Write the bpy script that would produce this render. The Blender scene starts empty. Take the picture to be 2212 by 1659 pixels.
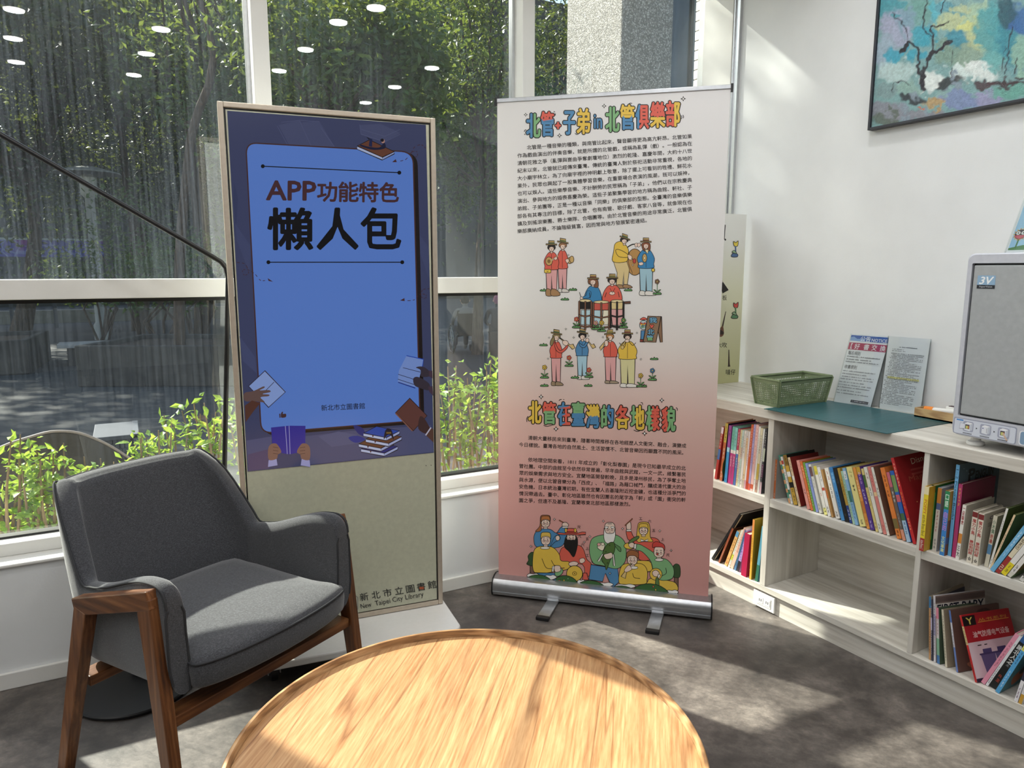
import bpy, math, random
from mathutils import Vector, Matrix
from mathutils.geometry import tessellate_polygon
R = math.radians
scene = bpy.context.scene
col = scene.collection
rnd = random.Random(7)

# ------------------------------------------------------------------ camera
F_PX, CAM_H = 1560.0, 1.4
PITCH = math.atan(245 / 1560.0)
YAW = R(62)
cam_d = bpy.data.cameras.new('camera')
cam = bpy.data.objects.new('camera', cam_d)
col.objects.link(cam)
cam_d.sensor_width = 36.0
cam_d.lens = 36.0 * F_PX / 2212.0
cam_d.clip_start = 0.02
cam_d.clip_end = 300
cam.location = (0, 0, CAM_H)
cam.rotation_euler = (R(90) - PITCH, 0, YAW - R(90))
scene.camera = cam

# ------------------------------------------------------------------ world, sun, exposure
world = bpy.data.worlds.new('sky'); scene.world = world
world.use_nodes = True
wn = world.node_tree.nodes; wl = world.node_tree.links
bg = wn['Background']
sky = wn.new('ShaderNodeTexSky')
sky.sky_type = 'NISHITA'; sky.sun_disc = False
sky.sun_elevation = R(37); sky.sun_rotation = R(-27)
sky.air_density = 1.2; sky.dust_density = 2.0
wl.new(sky.outputs[0], bg.inputs[0]); bg.inputs[1].default_value = 0.36
SUN_DIR = Vector((0.455 * 0.8, -0.89 * 0.8, -0.6)).normalized()
sun_d = bpy.data.lights.new('sun', 'SUN'); sun_d.energy = 15.0; sun_d.angle = R(0.9)
sun_d.color = (1.0, 0.92, 0.80)
sun = bpy.data.objects.new('sun', sun_d); col.objects.link(sun)
sun.location = (-6, 10, 12)
sun.rotation_euler = SUN_DIR.to_track_quat('-Z', 'Y').to_euler()
vs = scene.view_settings
vs.view_transform = 'Standard'; vs.look = 'None'; vs.gamma = 1.0; vs.use_curve_mapping = False
vs.exposure = 0.2

# ------------------------------------------------------------------ measuring helpers
_fw = Vector((math.cos(YAW), math.sin(YAW), 0)); _rt = Vector((math.sin(YAW), -math.cos(YAW), 0)); _up = Vector((0, 0, 1))
_f = _fw * math.cos(PITCH) - _up * math.sin(PITCH); _u = _up * math.cos(PITCH) + _fw * math.sin(PITCH)
CAMP = Vector((0, 0, CAM_H))
def ray(x, y): return _rt * ((x - 1106) / F_PX) + _u * (-(y - 829.5) / F_PX) + _f
def on_z(x, y, z=0.0):
    r = ray(x, y); return CAMP + r * ((z - CAM_H) / r.z)
def on_y(x, y, Y):
    r = ray(x, y); return CAMP + r * (Y / r.y)
def on_x(x, y, X):
    r = ray(x, y); return CAMP + r * (X / r.x)
def on_plane(x, y, p, n):
    r = ray(x, y); return CAMP + r * ((p - CAMP).dot(n) / r.dot(n))
def px(p):
    v = Vector(p) - CAMP; d = v.dot(_f)
    return 1106 + F_PX * v.dot(_rt) / d, 829.5 - F_PX * v.dot(_u) / d

# ------------------------------------------------------------------ colours, materials
def s2l(c): return c / 12.92 if c <= 0.04045 else ((c + 0.055) / 1.055) ** 2.4
def C(h):
    if not isinstance(h, str): return tuple(h)
    h = h.lstrip('#')
    return tuple(s2l(int(h[i:i + 2], 16) / 255) for i in (0, 2, 4))
class NT:
    def __init__(s, name):
        s.m = bpy.data.materials.new(name); s.m.use_nodes = True
        s.t = s.m.node_tree; s.n = s.t.nodes; s.b = s.n['Principled BSDF']; s.out = s.n['Material Output']
    def node(s, kind, **kw):
        nd = s.n.new('ShaderNode' + kind)
        for k, v in kw.items():
            if k in nd.inputs: nd.inputs[k].default_value = v
            else: setattr(nd, k, v)
        return nd
    def link(s, a, b): s.t.links.new(a, b)
    def set(s, **kw):
        for k, v in kw.items():
            k = k.replace('_', ' ')
            i = s.b.inputs[k]
            if k in ('Base Color', 'Emission Color') : v = (*C(v), 1)
            i.default_value = v
        return s
    def coord(s, scale=(1, 1, 1), rot=(0, 0, 0), kind='Object'):
        tc = s.node('TexCoord'); mp = s.node('Mapping'); src = tc.outputs[kind]
        if any(rot):                       # turn first, then stretch
            rt = s.node('Mapping'); rt.inputs['Rotation'].default_value = rot; s.link(src, rt.inputs[0]); src = rt.outputs[0]
        mp.inputs['Scale'].default_value = scale; s.link(src, mp.inputs[0]); return mp.outputs[0]
    def noise(s, vec, scale=5, detail=4, rough=0.55, dist=0):
        nd = s.node('TexNoise'); nd.inputs['Scale'].default_value = scale; nd.inputs['Detail'].default_value = detail
        nd.inputs['Roughness'].default_value = rough; nd.inputs['Distortion'].default_value = dist
        s.link(vec, nd.inputs['Vector']); return nd.outputs[0]
    def ramp(s, fac, stops):
        nd = s.node('ValToRGB'); cr = nd.color_ramp
        while len(cr.elements) < len(stops): cr.elements.new(0.5)
        for e, (p, c) in zip(cr.elements, stops): e.position = p; e.color = (*C(c), 1)
        s.link(fac, nd.inputs[0]); return nd.outputs[0]
    def mix(s, fac, a, b, mode='MIX'):
        nd = s.node('Mix', data_type='RGBA', blend_type=mode)
        for sock, v in ((nd.inputs[0], fac), (nd.inputs[6], a), (nd.inputs[7], b)):
            if hasattr(v, 'is_linked'): s.link(v, sock)
            elif isinstance(v, (int, float)): sock.default_value = v
            else: sock.default_value = (*C(v), 1)
        return nd.outputs[2]
    def math(s, op, a, b=0.0, clamp=False):
        nd = s.node('Math', operation=op, use_clamp=clamp)
        for sock, v in ((nd.inputs[0], a), (nd.inputs[1], b)):
            if hasattr(v, 'is_linked'): s.link(v, sock)
            else: sock.default_value = v
        return nd.outputs[0]
    def bump(s, h, strength=0.3, dist=0.01):
        nd = s.node('Bump'); nd.inputs['Strength'].default_value = strength; nd.inputs['Distance'].default_value = dist
        s.link(h, nd.inputs['Height']); s.link(nd.outputs[0], s.b.inputs['Normal'])
    def base(s, c): s.link(c, s.b.inputs['Base Color'])
_mats = {}
def M(color, rough=0.5, metal=0.0, spec=0.5, name=None):
    key = (color, rough, metal, spec)
    if key not in _mats:
        t = NT(name or 'plain_' + str(color).strip('#'))
        t.set(Base_Color=color, Roughness=rough, Metallic=metal, Specular_IOR_Level=spec)
        # faint unevenness so nothing is dead flat
        n = t.noise(t.coord(), 60, 3); t.base(t.mix(0.06, color, t.ramp(n, [(0.3, '#404040'), (0.7, '#ffffff')]), 'OVERLAY'))
        _mats[key] = t.m
    return _mats[key]

# ------------------------------------------------------------------ object helpers
_W = {}
def tag(o, label=None, cat=None, group=None, kind=None):
    if label: o['label'] = label
    if cat: o['category'] = cat
    if group: o['group'] = group
    if kind: o['kind'] = kind
    return o
def empty(name, loc=(0, 0, 0), rz=0.0, mat=None):
    o = bpy.data.objects.new(name, None); col.objects.link(o)
    o.empty_display_size = 0.05
    m = mat if mat is not None else Matrix.Translation(Vector(loc)) @ Matrix.Rotation(rz, 4, 'Z')
    o.matrix_world = m; _W[o.name] = m.copy(); return o
def wm(o): return _W.get(o.name, Matrix())
def link_mesh(name, me, parent=None, mat=None):
    if mat and not me.materials: me.materials.append(mat)
    o = bpy.data.objects.new(name, me); col.objects.link(o)
    if parent is not None:
        o.parent = parent; _W[o.name] = wm(parent).copy()
    else: _W[o.name] = Matrix()
    return o
def smooth(me, ang=40):
    me.polygons.foreach_set('use_smooth', [True] * len(me.polygons))
    try: me.set_sharp_from_angle(angle=R(ang))
    except Exception: pass
class MB:
    """collects faces (world coordinates) into one mesh"""
    def __init__(s): s.v = []; s.f = []
    def add(s, vs, fs, m=None):
        b = len(s.v)
        s.v += [tuple(m @ Vector(p)) for p in vs] if m is not None else [tuple(p) for p in vs]
        s.f += [tuple(i + b for i in f) for f in fs]; return s
    def box(s, x0, x1, y0, y1, z0, z1, m=None):
        vs = [(x0, y0, z0), (x1, y0, z0), (x1, y1, z0), (x0, y1, z0), (x0, y0, z1), (x1, y0, z1), (x1, y1, z1), (x0, y1, z1)]
        return s.add(vs, [(0, 3, 2, 1), (4, 5, 6, 7), (0, 1, 5, 4), (1, 2, 6, 5), (2, 3, 7, 6), (3, 0, 4, 7)], m)
    def prism(s, poly, z0, z1, m=None):
        n = len(poly)
        vs = [(x, y, z0) for x, y in poly] + [(x, y, z1) for x, y in poly]
        return s.add(vs, [tuple(range(n))[::-1], tuple(range(n, 2 * n))] + [(i, (i + 1) % n, n + (i + 1) % n, n + i) for i in range(n)], m)
    def bprism(s, poly, z0, z1, bev, m=None):
        """prism with softened top and bottom edge"""
        cx = sum(p[0] for p in poly) / len(poly); cy = sum(p[1] for p in poly) / len(poly)
        def shr(d):
            o = []
            n = len(poly)
            for i in range(n):
                a, b, c = Vector(poly[i - 1]), Vector(poly[i]), Vector(poly[(i + 1) % n])
                e1 = (b - a).normalized(); e2 = (c - b).normalized()
                nn = Vector((-(e1.y + e2.y), e1.x + e2.x))
                if nn.length > 1e-6: nn.normalize()
                if nn.dot(Vector((cx, cy)) - b) < 0 and False: nn = -nn
                o.append((b.x + nn.x * d, b.y + nn.y * d))
            return o
        rings = [(shr(bev), z0), (shr(bev * .3), z0 + bev * .3), (poly, z0 + bev), (poly, z1 - bev), (shr(bev * .3), z1 - bev * .3), (shr(bev), z1)]
        n = len(poly); vs = []; fs = []
        for pl, z in rings: vs += [(x, y, z) for x, y in pl]
        for k in range(len(rings) - 1):
            for i in range(n):
                j = (i + 1) % n; fs.append((k * n + i, k * n + j, (k + 1) * n + j, (k + 1) * n + i))
        fs.append(tuple(range(n))[::-1]); fs.append(tuple(range((len(rings) - 1) * n, len(rings) * n)))
        return s.add(vs, fs, m)
    def beam(s, p, q, w, h, side=None, w2=None, h2=None):
        p, q = Vector(p), Vector(q); d = (q - p).normalized()
        a = Vector(side) if side is not None else (Vector((0, 0, 1)) if abs(d.z) < .9 else Vector((1, 0, 0)))
        a = (a - d * a.dot(d)).normalized(); b = d.cross(a)
        w2 = w if w2 is None else w2; h2 = h if h2 is None else h2
        vs = [p + a * (i * w / 2) + b * (j * h / 2) for i, j in ((-1, -1), (1, -1), (1, 1), (-1, 1))] + \
             [q + a * (i * w2 / 2) + b * (j * h2 / 2) for i, j in ((-1, -1), (1, -1), (1, 1), (-1, 1))]
        return s.add(vs, [(0, 3, 2, 1), (4, 5, 6, 7), (0, 1, 5, 4), (1, 2, 6, 5), (2, 3, 7, 6), (3, 0, 4, 7)])
    def tube(s, pts, r, n=8, closed=False, cap=True):
        pts = [Vector(p) for p in pts]; L = len(pts); vs = []; fs = []
        rs = r if isinstance(r, (list, tuple)) else [r] * L
        up = Vector((0.13, 0.21, 0.97)).normalized(); pa = None
        for i in range(L):
            a = pts[(i - 1) % L] if (closed or i > 0) else pts[i]; b = pts[(i + 1) % L] if (closed or i < L - 1) else pts[i]
            d = (b - a).normalized() if (b - a).length > 1e-9 else Vector((0, 0, 1))
            x = pa if pa is not None else (up if abs(up.dot(d)) < .95 else Vector((1, 0, 0)))
            x = (x - d * x.dot(d)).normalized(); pa = x; y = d.cross(x)
            vs += [pts[i] + (x * math.cos(t) + y * math.sin(t)) * rs[i] for t in (2 * math.pi * k / n for k in range(n))]
        for i in range(L if closed else L - 1):
            j = (i + 1) % L
            fs += [(i * n + k, i * n + (k + 1) % n, j * n + (k + 1) % n, j * n + k) for k in range(n)]
        if cap and not closed: fs += [tuple(range(n))[::-1], tuple(range((L - 1) * n, L * n))]
        return s.add(vs, fs)
    def lathe(s, prof, n=24, m=None):
        vs = []; fs = []
        for r, z in prof: vs += [(r * math.cos(2 * math.pi * k / n), r * math.sin(2 * math.pi * k / n), z) for k in range(n)]
        for i in range(len(prof) - 1):
            fs += [(i * n + k, i * n + (k + 1) % n, (i + 1) * n + (k + 1) % n, (i + 1) * n + k) for k in range(n)]
        if prof[0][0] > 1e-5: fs.append(tuple(range(n))[::-1])
        if prof[-1][0] > 1e-5: fs.append(tuple(range((len(prof) - 1) * n, len(prof) * n)))
        return s.add(vs, fs, m)
    def ball(s, c, r, n=10, sc=(1, 1, 1)):
        pr = [(max(r * math.sin(math.pi * k / n), 0), -r * math.cos(math.pi * k / n)) for k in range(n + 1)]
        return s.lathe(pr, n + 2, Matrix.Translation(Vector(c)) @ Matrix.Diagonal((*sc, 1)))
    def grid(s, rows, close_u=False):
        nu = len(rows[0]); vs = [p for r in rows for p in r]; fs = []
        for i in range(len(rows) - 1):
            for k in range(nu if close_u else nu - 1):
                j = (k + 1) % nu; fs.append((i * nu + k, i * nu + j, (i + 1) * nu + j, (i + 1) * nu + k))
        return s.add(vs, fs)
    def build(s, name, mat, parent=None, sm=None, bevel=None):
        me = bpy.data.meshes.new(name)
        inv = wm(parent).inverted() if parent is not None else None
        me.from_pydata([tuple(inv @ Vector(p)) for p in s.v] if inv is not None else s.v, [], s.f)
        me.update()
        if sm: smooth(me, sm)
        o = link_mesh(name, me, parent, mat)
        if bevel:
            b = o.modifiers.new('soft_edge', 'BEVEL'); b.width = bevel; b.segments = 2; b.limit_method = 'ANGLE'; b.angle_limit = R(40)
        return o
def rrect(x0, x1, y0, y1, r, n=5):
    o = []
    for cx, cy, a in ((x1 - r, y0 + r, -90), (x1 - r, y1 - r, 0), (x0 + r, y1 - r, 90), (x0 + r, y0 + r, 180)):
        o += [(cx + r * math.cos(R(a + 90 * k / n)), cy + r * math.sin(R(a + 90 * k / n))) for k in range(n + 1)]
    return o
def circ(cx, cy, rx, ry=None, n=20, a0=0):
    ry = rx if ry is None else ry
    return [(cx + rx * math.cos(2 * math.pi * k / n + a0), cy + ry * math.sin(2 * math.pi * k / n + a0)) for k in range(n)]
def smooth_closed(pts, k=4):
    o = []; n = len(pts)
    for i in range(n):
        p0, p1, p2, p3 = (Vector(pts[(i + j) % n]) for j in (-1, 0, 1, 2))
        for t in (q / k for q in range(k)):
            o.append(tuple(0.5 * ((2 * p1) + (p2 - p0) * t + (2 * p0 - 5 * p1 + 4 * p2 - p3) * t * t + (3 * p1 - p0 - 3 * p2 + p3) * t ** 3)))
    return o
def smooth_open(pts, k=5):
    P = [Vector(p) for p in pts]; P = [2 * P[0] - P[1]] + P + [2 * P[-1] - P[-2]]; o = []
    for i in range(1, len(P) - 2):
        p0, p1, p2, p3 = P[i - 1:i + 3]
        for t in (q / k for q in range(k)):
            o.append(0.5 * ((2 * p1) + (p2 - p0) * t + (2 * p0 - 5 * p1 + 4 * p2 - p3) * t * t + (3 * p1 - p0 - 3 * p2 + p3) * t ** 3))
    o.append(P[-2]); return [tuple(v) for v in o]

# ------------------------------------------------------------------ flat print (ink lying on a surface)
_tx = {}
def text_geo(s, bold=0.0, space=1.0, shear=0.0):
    k = (s, bold, space, shear)
    if k not in _tx:
        cu = bpy.data.curves.new('t', 'FONT'); cu.body = s; cu.size = 1; cu.resolution_u = 2; cu.offset = bold; cu.space_character = space; cu.shear = shear
        o = bpy.data.objects.new('t', cu); me = o.to_mesh()
        _tx[k] = ([(v.co.x, v.co.y) for v in me.vertices], [tuple(p.vertices) for p in me.polygons])
        o.to_mesh_clear(); bpy.data.objects.remove(o); bpy.data.curves.remove(cu)
    return _tx[k]
def ink_mat(name, rough=0.5, emit=0.0):
    t = NT(name); a = t.node('Attribute'); a.attribute_name = 'ink'
    t.b.inputs['Roughness'].default_value = rough
    if emit:
        t.link(a.outputs['Color'], t.b.inputs['Emission Color']); t.b.inputs['Emission Strength'].default_value = emit
        t.set(Base_Color='#0a0a0c')
    else: t.link(a.outputs['Color'], t.b.inputs['Base Color'])
    return t.m
class Ink:
    """2-D drawing; fn maps drawing coordinates to a point, normal gives the lift between layers"""
    def __init__(s, fn, normal, lift=0.0006, step=0.00001):
        s.fn = fn; s.nm = Vector(normal).normalized(); s.d = s.d0 = lift; s.step = step; s.v = []; s.f = []; s.c = []
    def reset(s): s.d = s.d0; return s
    def _put(s, pts, faces, color, up=True):
        b = len(s.v)
        s.d += s.step
        s.v += [tuple(s.fn(*p) + s.nm * s.d) for p in pts]
        for f in faces: s.f.append(tuple(i + b for i in f)); s.c.append(C(color))
    def poly(s, pts, color, line=0, lc='#1a1614'):
        if color:
            tri = tessellate_polygon([[Vector((p[0], p[1], 0)) for p in pts]])
            s._put(pts, tri, color)
        if line: s.stroke(list(pts) + [pts[0], pts[1]], line, lc)
        return s
    def blob(s, pts, color, line=0, lc='#1a1614', k=4): return s.poly(smooth_closed(pts, k), color, line, lc)
    def ell(s, cx, cy, rx, ry, color, line=0, lc='#1a1614', n=18): return s.poly(circ(cx, cy, rx, ry, n), color, line, lc)
    def rect(s, x0, y0, x1, y1, color, line=0, lc='#1a1614'): return s.poly([(x0, y0), (x1, y0), (x1, y1), (x0, y1)], color, line, lc)
    def stroke(s, pts, w, color='#1a1614', curve=False):
        if curve: pts = smooth_open(pts, 4)
        P = [Vector((p[0], p[1])) for p in pts]; vs = []; fs = []
        for i, p in enumerate(P):
            a = P[max(i - 1, 0)]; b = P[min(i + 1, len(P) - 1)]; d = (b - a)
            if d.length < 1e-9: d = Vector((1, 0))
            d.normalize(); n = Vector((-d.y, d.x)) * (w / 2)
            if 0 < i < len(P) - 1:
                d1 = (p - a); 
                if d1.length > 1e-9:
                    c = abs(d1.normalized().dot(d)); n = n / max(c, 0.6)
            vs += [tuple(p + n), tuple(p - n)]
        for i in range(len(P) - 1): fs.append((2 * i, 2 * i + 1, 2 * i + 3, 2 * i + 2))
        s._put(vs, fs, color); return s
    def text(s, str_, x0, y0, x1, h, color, y1=None, bold=0.0, space=1.0, shear=0.0, flip=-1, vert=None):
        """text from baseline (x0,y0) to (x1,y1); h is the em height; flip=-1 when y grows downwards"""
        v, f = text_geo(str_, 0.0, space, shear)
        if not v: return s
        mx = max(p[0] for p in v); mn = min(p[0] for p in v); y1 = y0 if y1 is None else y1
        L = math.hypot(x1 - x0, y1 - y0); ex = Vector((x1 - x0, y1 - y0)) / L; ey = Vector((-ex.y, ex.x)) * (1 if flip > 0 else -1)
        sx = L / max(mx - mn, 1e-6); o = Vector((x0, y0))
        for i, (bx, by) in enumerate(s._bold(bold)):
            s._put([tuple(o + ex * ((p[0] - mn + bx * .5) * sx) + ey * ((p[1] + by * .5) * h)) for p in v], f, color, i == 0)
        return s
    @staticmethod
    def _bold(b):
        if not b: return [(0, 0)]
        return [(0, 0), (b, 0), (-b, 0), (0, b), (0, -b)] + ([(b * .7, b * .7), (-b * .7, b * .7), (b * .7, -b * .7), (-b * .7, -b * .7)] if b > .03 else [])
    def boxchar(s, ch, x0, y0, x1, y1, c1, c2=None, split=None, line=9, fat=6, lc='#15130f'):
        """one glyph stretched to a box (y grows downwards) with a thick outline; c2 beyond the split"""
        v, f = text_geo(ch); X = [p[0] for p in v]; Y = [p[1] for p in v]
        ax, bx, ay, by = min(X), max(X), min(Y), max(Y)
        P = [(x0 + (p[0] - ax) / (bx - ax) * (x1 - x0), y1 - (p[1] - ay) / (by - ay) * (y1 - y0)) for p in v]
        for k in range(10):
            a = 2 * math.pi * k / 10; s._put([(p[0] + (fat + line) * math.cos(a), p[1] + (fat + line) * math.sin(a)) for p in P], f, lc, k == 0)
        for k in range(9):
            a = 2 * math.pi * k / 8; r = 0 if k == 8 else fat
            Q = [(p[0] + r * math.cos(a), p[1] + r * math.sin(a)) for p in P]
            b = len(s.v); s.d += s.step; s.v += [tuple(s.fn(*p) + s.nm * s.d) for p in Q]
            for t in f:
                cx = sum(P[i][0] for i in t) / len(t); cy = sum(P[i][1] for i in t) / len(t); c = c1
                if c2 and split and ((split[0] == 'x' and (cx - x0) / (x1 - x0) > split[1]) or (split[0] == 'y' and (cy - y0) / (y1 - y0) > split[1])): c = c2
                s.f.append(tuple(i + b for i in t)); s.c.append(C(c))
        return s
    def vtext(s, str_, x, y, h, color, bold=0.0, gap=1.08, dx=0, w=None):
        """characters stacked downwards (y grows downwards); x is the column centre"""
        for i, ch in enumerate(str_):
            if ch == ' ': continue
            v, f = text_geo(ch); w_ = (w or h)
            if not v: continue
            cx = (max(p[0] for p in v) + min(p[0] for p in v)) / 2
            for q, (bx, by) in enumerate(s._bold(bold)):
                s._put([(x + dx * i + (p[0] + bx * .5 - cx) * w_, y + i * h * gap + h * .85 - (p[1] + by * .5) * h) for p in v], f, color, q == 0)
        return s
    def build(s, name, mat, parent):
        me = bpy.data.meshes.new(name); inv = wm(parent).inverted()
        me.from_pydata([tuple(inv @ Vector(p)) for p in s.v], [], s.f)
        at = me.attributes.new('ink', 'FLOAT_COLOR', 'FACE')
        at.data.foreach_set('color', [q for c in s.c for q in (*c, 1.0)])
        me.update(); return link_mesh(name, me, parent, mat)
INK = ink_mat('printed_ink', 0.45)
def lerp(a, b, t): return a + (b - a) * t
def sstep(t): t = max(0, min(1, t)); return t * t * (3 - 2 * t)
# ================================================================== materials of the place
def paint(name, c, c2, rough=0.6):
    t = NT(name); v = t.coord()
    n = t.noise(v, 3, 5); t.base(t.ramp(n, [(0.35, c2), (0.65, c)])); t.set(Roughness=rough)
    t.bump(t.noise(v, 140, 2), 0.05, 0.004); return t.m
WALL = paint('wall_paint', '#e3e5e6', '#dcdedf')
FRAME = paint('white_frame_paint', '#e4e3df', '#dbdad5', 0.35)
CEIL = paint('ceiling_paint', '#eeece6', '#e8e5de')
def floor_mat():
    t = NT('mottled_concrete_vinyl'); v = t.coord()
    a = t.noise(v, 3.4, 9, 0.72, 0.15); b = t.noise(t.coord((1, 2.2, 1), (0, 0, 0.9)), 26, 6, 0.72, 0.5)
    c1 = t.ramp(a, [(0.30, '#3c3938'), (0.45, '#57524f'), (0.56, '#706a66'), (0.70, '#968f88')])
    c2 = t.ramp(b, [(0.30, '#2e2a29'), (0.70, '#c2bbb2')])
    t.base(t.mix(0.42, c1, c2, 'OVERLAY'))
    t.link(t.ramp(b, [(0.3, (0.38,) * 3), (0.7, (0.55,) * 3)]), t.b.inputs['Roughness'])
    t.bump(b, 0.12, 0.003); return t.m
FLOOR = floor_mat()
def wood(name, stops, scale=(1, 14, 14), rot=(0, 0, 0), rough=0.42, dens=3.0, kind='Object', bump=0.12, wave=0.35, dist=1.1):
    t = NT(name); v = t.coord(scale, rot, kind)
    a = t.noise(v, dens, 6, 0.6, dist); w = t.node('TexWave'); w.inputs['Scale'].default_value = dens * 0.55; w.inputs['Distortion'].default_value = 7
    w.inputs['Detail'].default_value = 3; w.inputs['Detail Scale'].default_value = 1.2; w.bands_direction = 'Y'; t.link(v, w.inputs['Vector'])
    f = t.mix(wave, a, w.outputs[0]); t.base(t.ramp(f, stops)); t.set(Roughness=rough)
    t.bump(t.noise(t.coord(tuple(q * 4 for q in scale), rot, kind), dens * 2, 3), bump, 0.002); return t.m
_ash = [(0.25, '#b4aea4'), (0.42, '#cbc6bc'), (0.58, '#d9d5cc'), (0.75, '#e4e1da')]
LAMINATE = wood('pale_ash_laminate', _ash, (1.0, 20, 20), dens=2.2, rough=0.5, wave=0.0, dist=0.25)
LAMINATE_T = wood('pale_ash_laminate_top', _ash, (20, 1.0, 20), dens=2.2, rough=0.5, wave=0.0, dist=0.25)
LAMINATE_V = wood('pale_ash_laminate_upright', _ash, (9, 9, 0.5), dens=2.0, rough=0.5, wave=0.0, dist=0.25)
ALU = M('#c9cbcd', 0.32, 0.9, name='brushed_aluminium')
BLACK = M('#141416', 0.45, name='black_plastic')
WHITE_PL = M('#e9e8e4', 0.35, name='white_plastic')
GREY_PL = M('#8d9094', 0.4, name='grey_plastic')

def glass_mat(name, dirt):
    t = NT(name); t.n.remove(t.b)
    tr = t.node('BsdfTransparent'); tr.inputs[0].default_value = (0.84, 0.88, 0.88, 1)
    gl = t.node('BsdfGlossy'); gl.inputs['Roughness'].default_value = 0.0; gl.inputs[0].default_value = (1, 1, 1, 1)
    fr = t.node('Fresnel'); ge = t.node('NewGeometry'); t.link(t.math('SUBTRACT', 1.52, t.math('MULTIPLY', ge.outputs['Backfacing'], 1.52 - 1 / 1.52)), fr.inputs[0])
    m1 = t.node('MixShader'); t.link(t.math('MULTIPLY', fr.outputs[0], 1.25, True), m1.inputs[0])
    t.link(tr.outputs[0], m1.inputs[1]); t.link(gl.outputs[0], m1.inputs[2])
    # dust and dried rain runs on the outside
    du = t.node('BsdfTranslucent'); du.inputs[0].default_value = (0.62, 0.74, 0.92, 1)
    df = t.node('BsdfDiffuse'); df.inputs[0].default_value = (0.55, 0.62, 0.70, 1)
    dm = t.node('MixShader'); dm.inputs[0].default_value = 0.4; t.link(du.outputs[0], dm.inputs[1]); t.link(df.outputs[0], dm.inputs[2])
    st = t.noise(t.coord((26, 26, 0.55)), 3.0, 5, 0.7); cl = t.noise(t.coord((1, 1, 0.5)), 2.0, 3, 0.5); sp = t.noise(t.coord(), 130, 2, 0.6)
    k = t.math('MULTIPLY', t.ramp(st, [(0.40, (0,) * 3), (0.78, (1,) * 3)]), t.ramp(cl, [(0.3, (.25,) * 3), (0.7, (1,) * 3)]))
    k2 = t.math('ADD', t.math('MULTIPLY', k, dirt), t.math('MULTIPLY', t.ramp(sp, [(0.60, (0,) * 3), (0.75, (1,) * 3)]), dirt * 0.55))
    m2 = t.node('MixShader'); t.link(t.math('ADD', k2, dirt * 0.06, True), m2.inputs[0]); t.link(m1.outputs[0], m2.inputs[1]); t.link(dm.outputs[0], m2.inputs[2])
    t.link(m2.outputs[0], t.out.inputs[0]); return t.m
GLASS_UP = glass_mat('dusty_window_glass', 0.055)
GLASS_LO = glass_mat('cleaner_window_glass', 0.025)

# ================================================================== room shell
XR, YF, YG, ZC = 2.68, 2.80, 2.95, 2.86
def structure(name, mb, mat, parent=None, bevel=None):
    o = mb.build(name, mat, parent, bevel=bevel)
    if parent is None: o['kind'] = 'structure'
    return o
structure('floor', MB().box(-5, 3.0, -6, 2.98, -0.12, 0), FLOOR)
structure('ceiling', MB().box(-5, 3.0, -6, 3.05, ZC, ZC + 0.15), CEIL)
structure('wall_right', MB().box(XR, XR + 0.3, -6, 2.75, 0, ZC), WALL)
structure('wall_left', MB().box(-5.2, -5, -6, 3.05, 0, ZC), WALL)
structure('wall_back', MB().box(-5, XR, -6.2, -6, 0, ZC), WALL)
structure('wall_front', MB().box(-5, XR, YF, 3.0, 0, 0.425), WALL)
structure('baseboard_front', MB().box(-5, 2.25, YF - 0.014, YF, 0, 0.058), FRAME, bevel=0.003)
structure('trim_1', MB().box(-5, XR, YF - 0.012, 3.0, 0.425, 0.437), FRAME, bevel=0.004)      # window sill board
jam = structure('trim_2', MB().box(XR - 0.02, XR + 0.3, 2.752, 2.99, 0.437, ZC), FRAME, bevel=0.003)
structure('trim_3', MB().box(XR - 0.008, XR + 0.02, 2.712, 2.752, 0.85, ZC).box(XR - 0.016, XR - 0.008, 2.712, 2.717, 0.85, ZC).box(XR - 0.016, XR - 0.008, 2.745, 2.75, 0.85, ZC), ALU)
MULL = [-4.0, -2.85, -1.745, -0.64, 0.467, 1.574]
win = empty('window_1', (0, YG, 0.437)); win['kind'] = 'structure'
for x in MULL:
    MB().box(x, x + 0.059, 2.86, 2.985, 0.437, ZC).build('mullion', FRAME, win, bevel=0.003)
    MB().box(x - 0.012, x, 2.935, 2.968, 0.49, ZC).box(x + 0.059, x + 0.071, 2.935, 2.968, 0.49, ZC).build('gasket', ALU, win)
edges = [m for m in MULL] + [XR - 0.02 - 0.0]
for a, b in zip(MULL, edges[1:]):
    a2 = a + 0.059
    MB().box(a2, b, 2.86, 2.985, 1.305, 1.371).build('transom', FRAME, win, bevel=0.003)
    MB().box(a2, b, 2.93, 2.97, 1.290, 1.305).build('gasket', BLACK, win)
    MB().box(a2, b, 2.875, 2.985, 0.437, 0.482).build('bottom_rail', FRAME, win, bevel=0.003)
    MB().box(a2, b, 2.93, 2.97, 0.482, 0.490).build('gasket', BLACK, win)
    MB().box(a2 + .001, b - .001, 2.949, 2.952, 0.486, 1.300).build('pane', GLASS_LO, win)
    MB().box(a2 + .001, b - .001, 2.949, 2.952, 1.366, ZC - 0.002).build('pane', GLASS_UP, win)
MB().box(-5, -4.0, 2.86, 2.985, 0.437, ZC).build('end_panel', FRAME, win)

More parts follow.
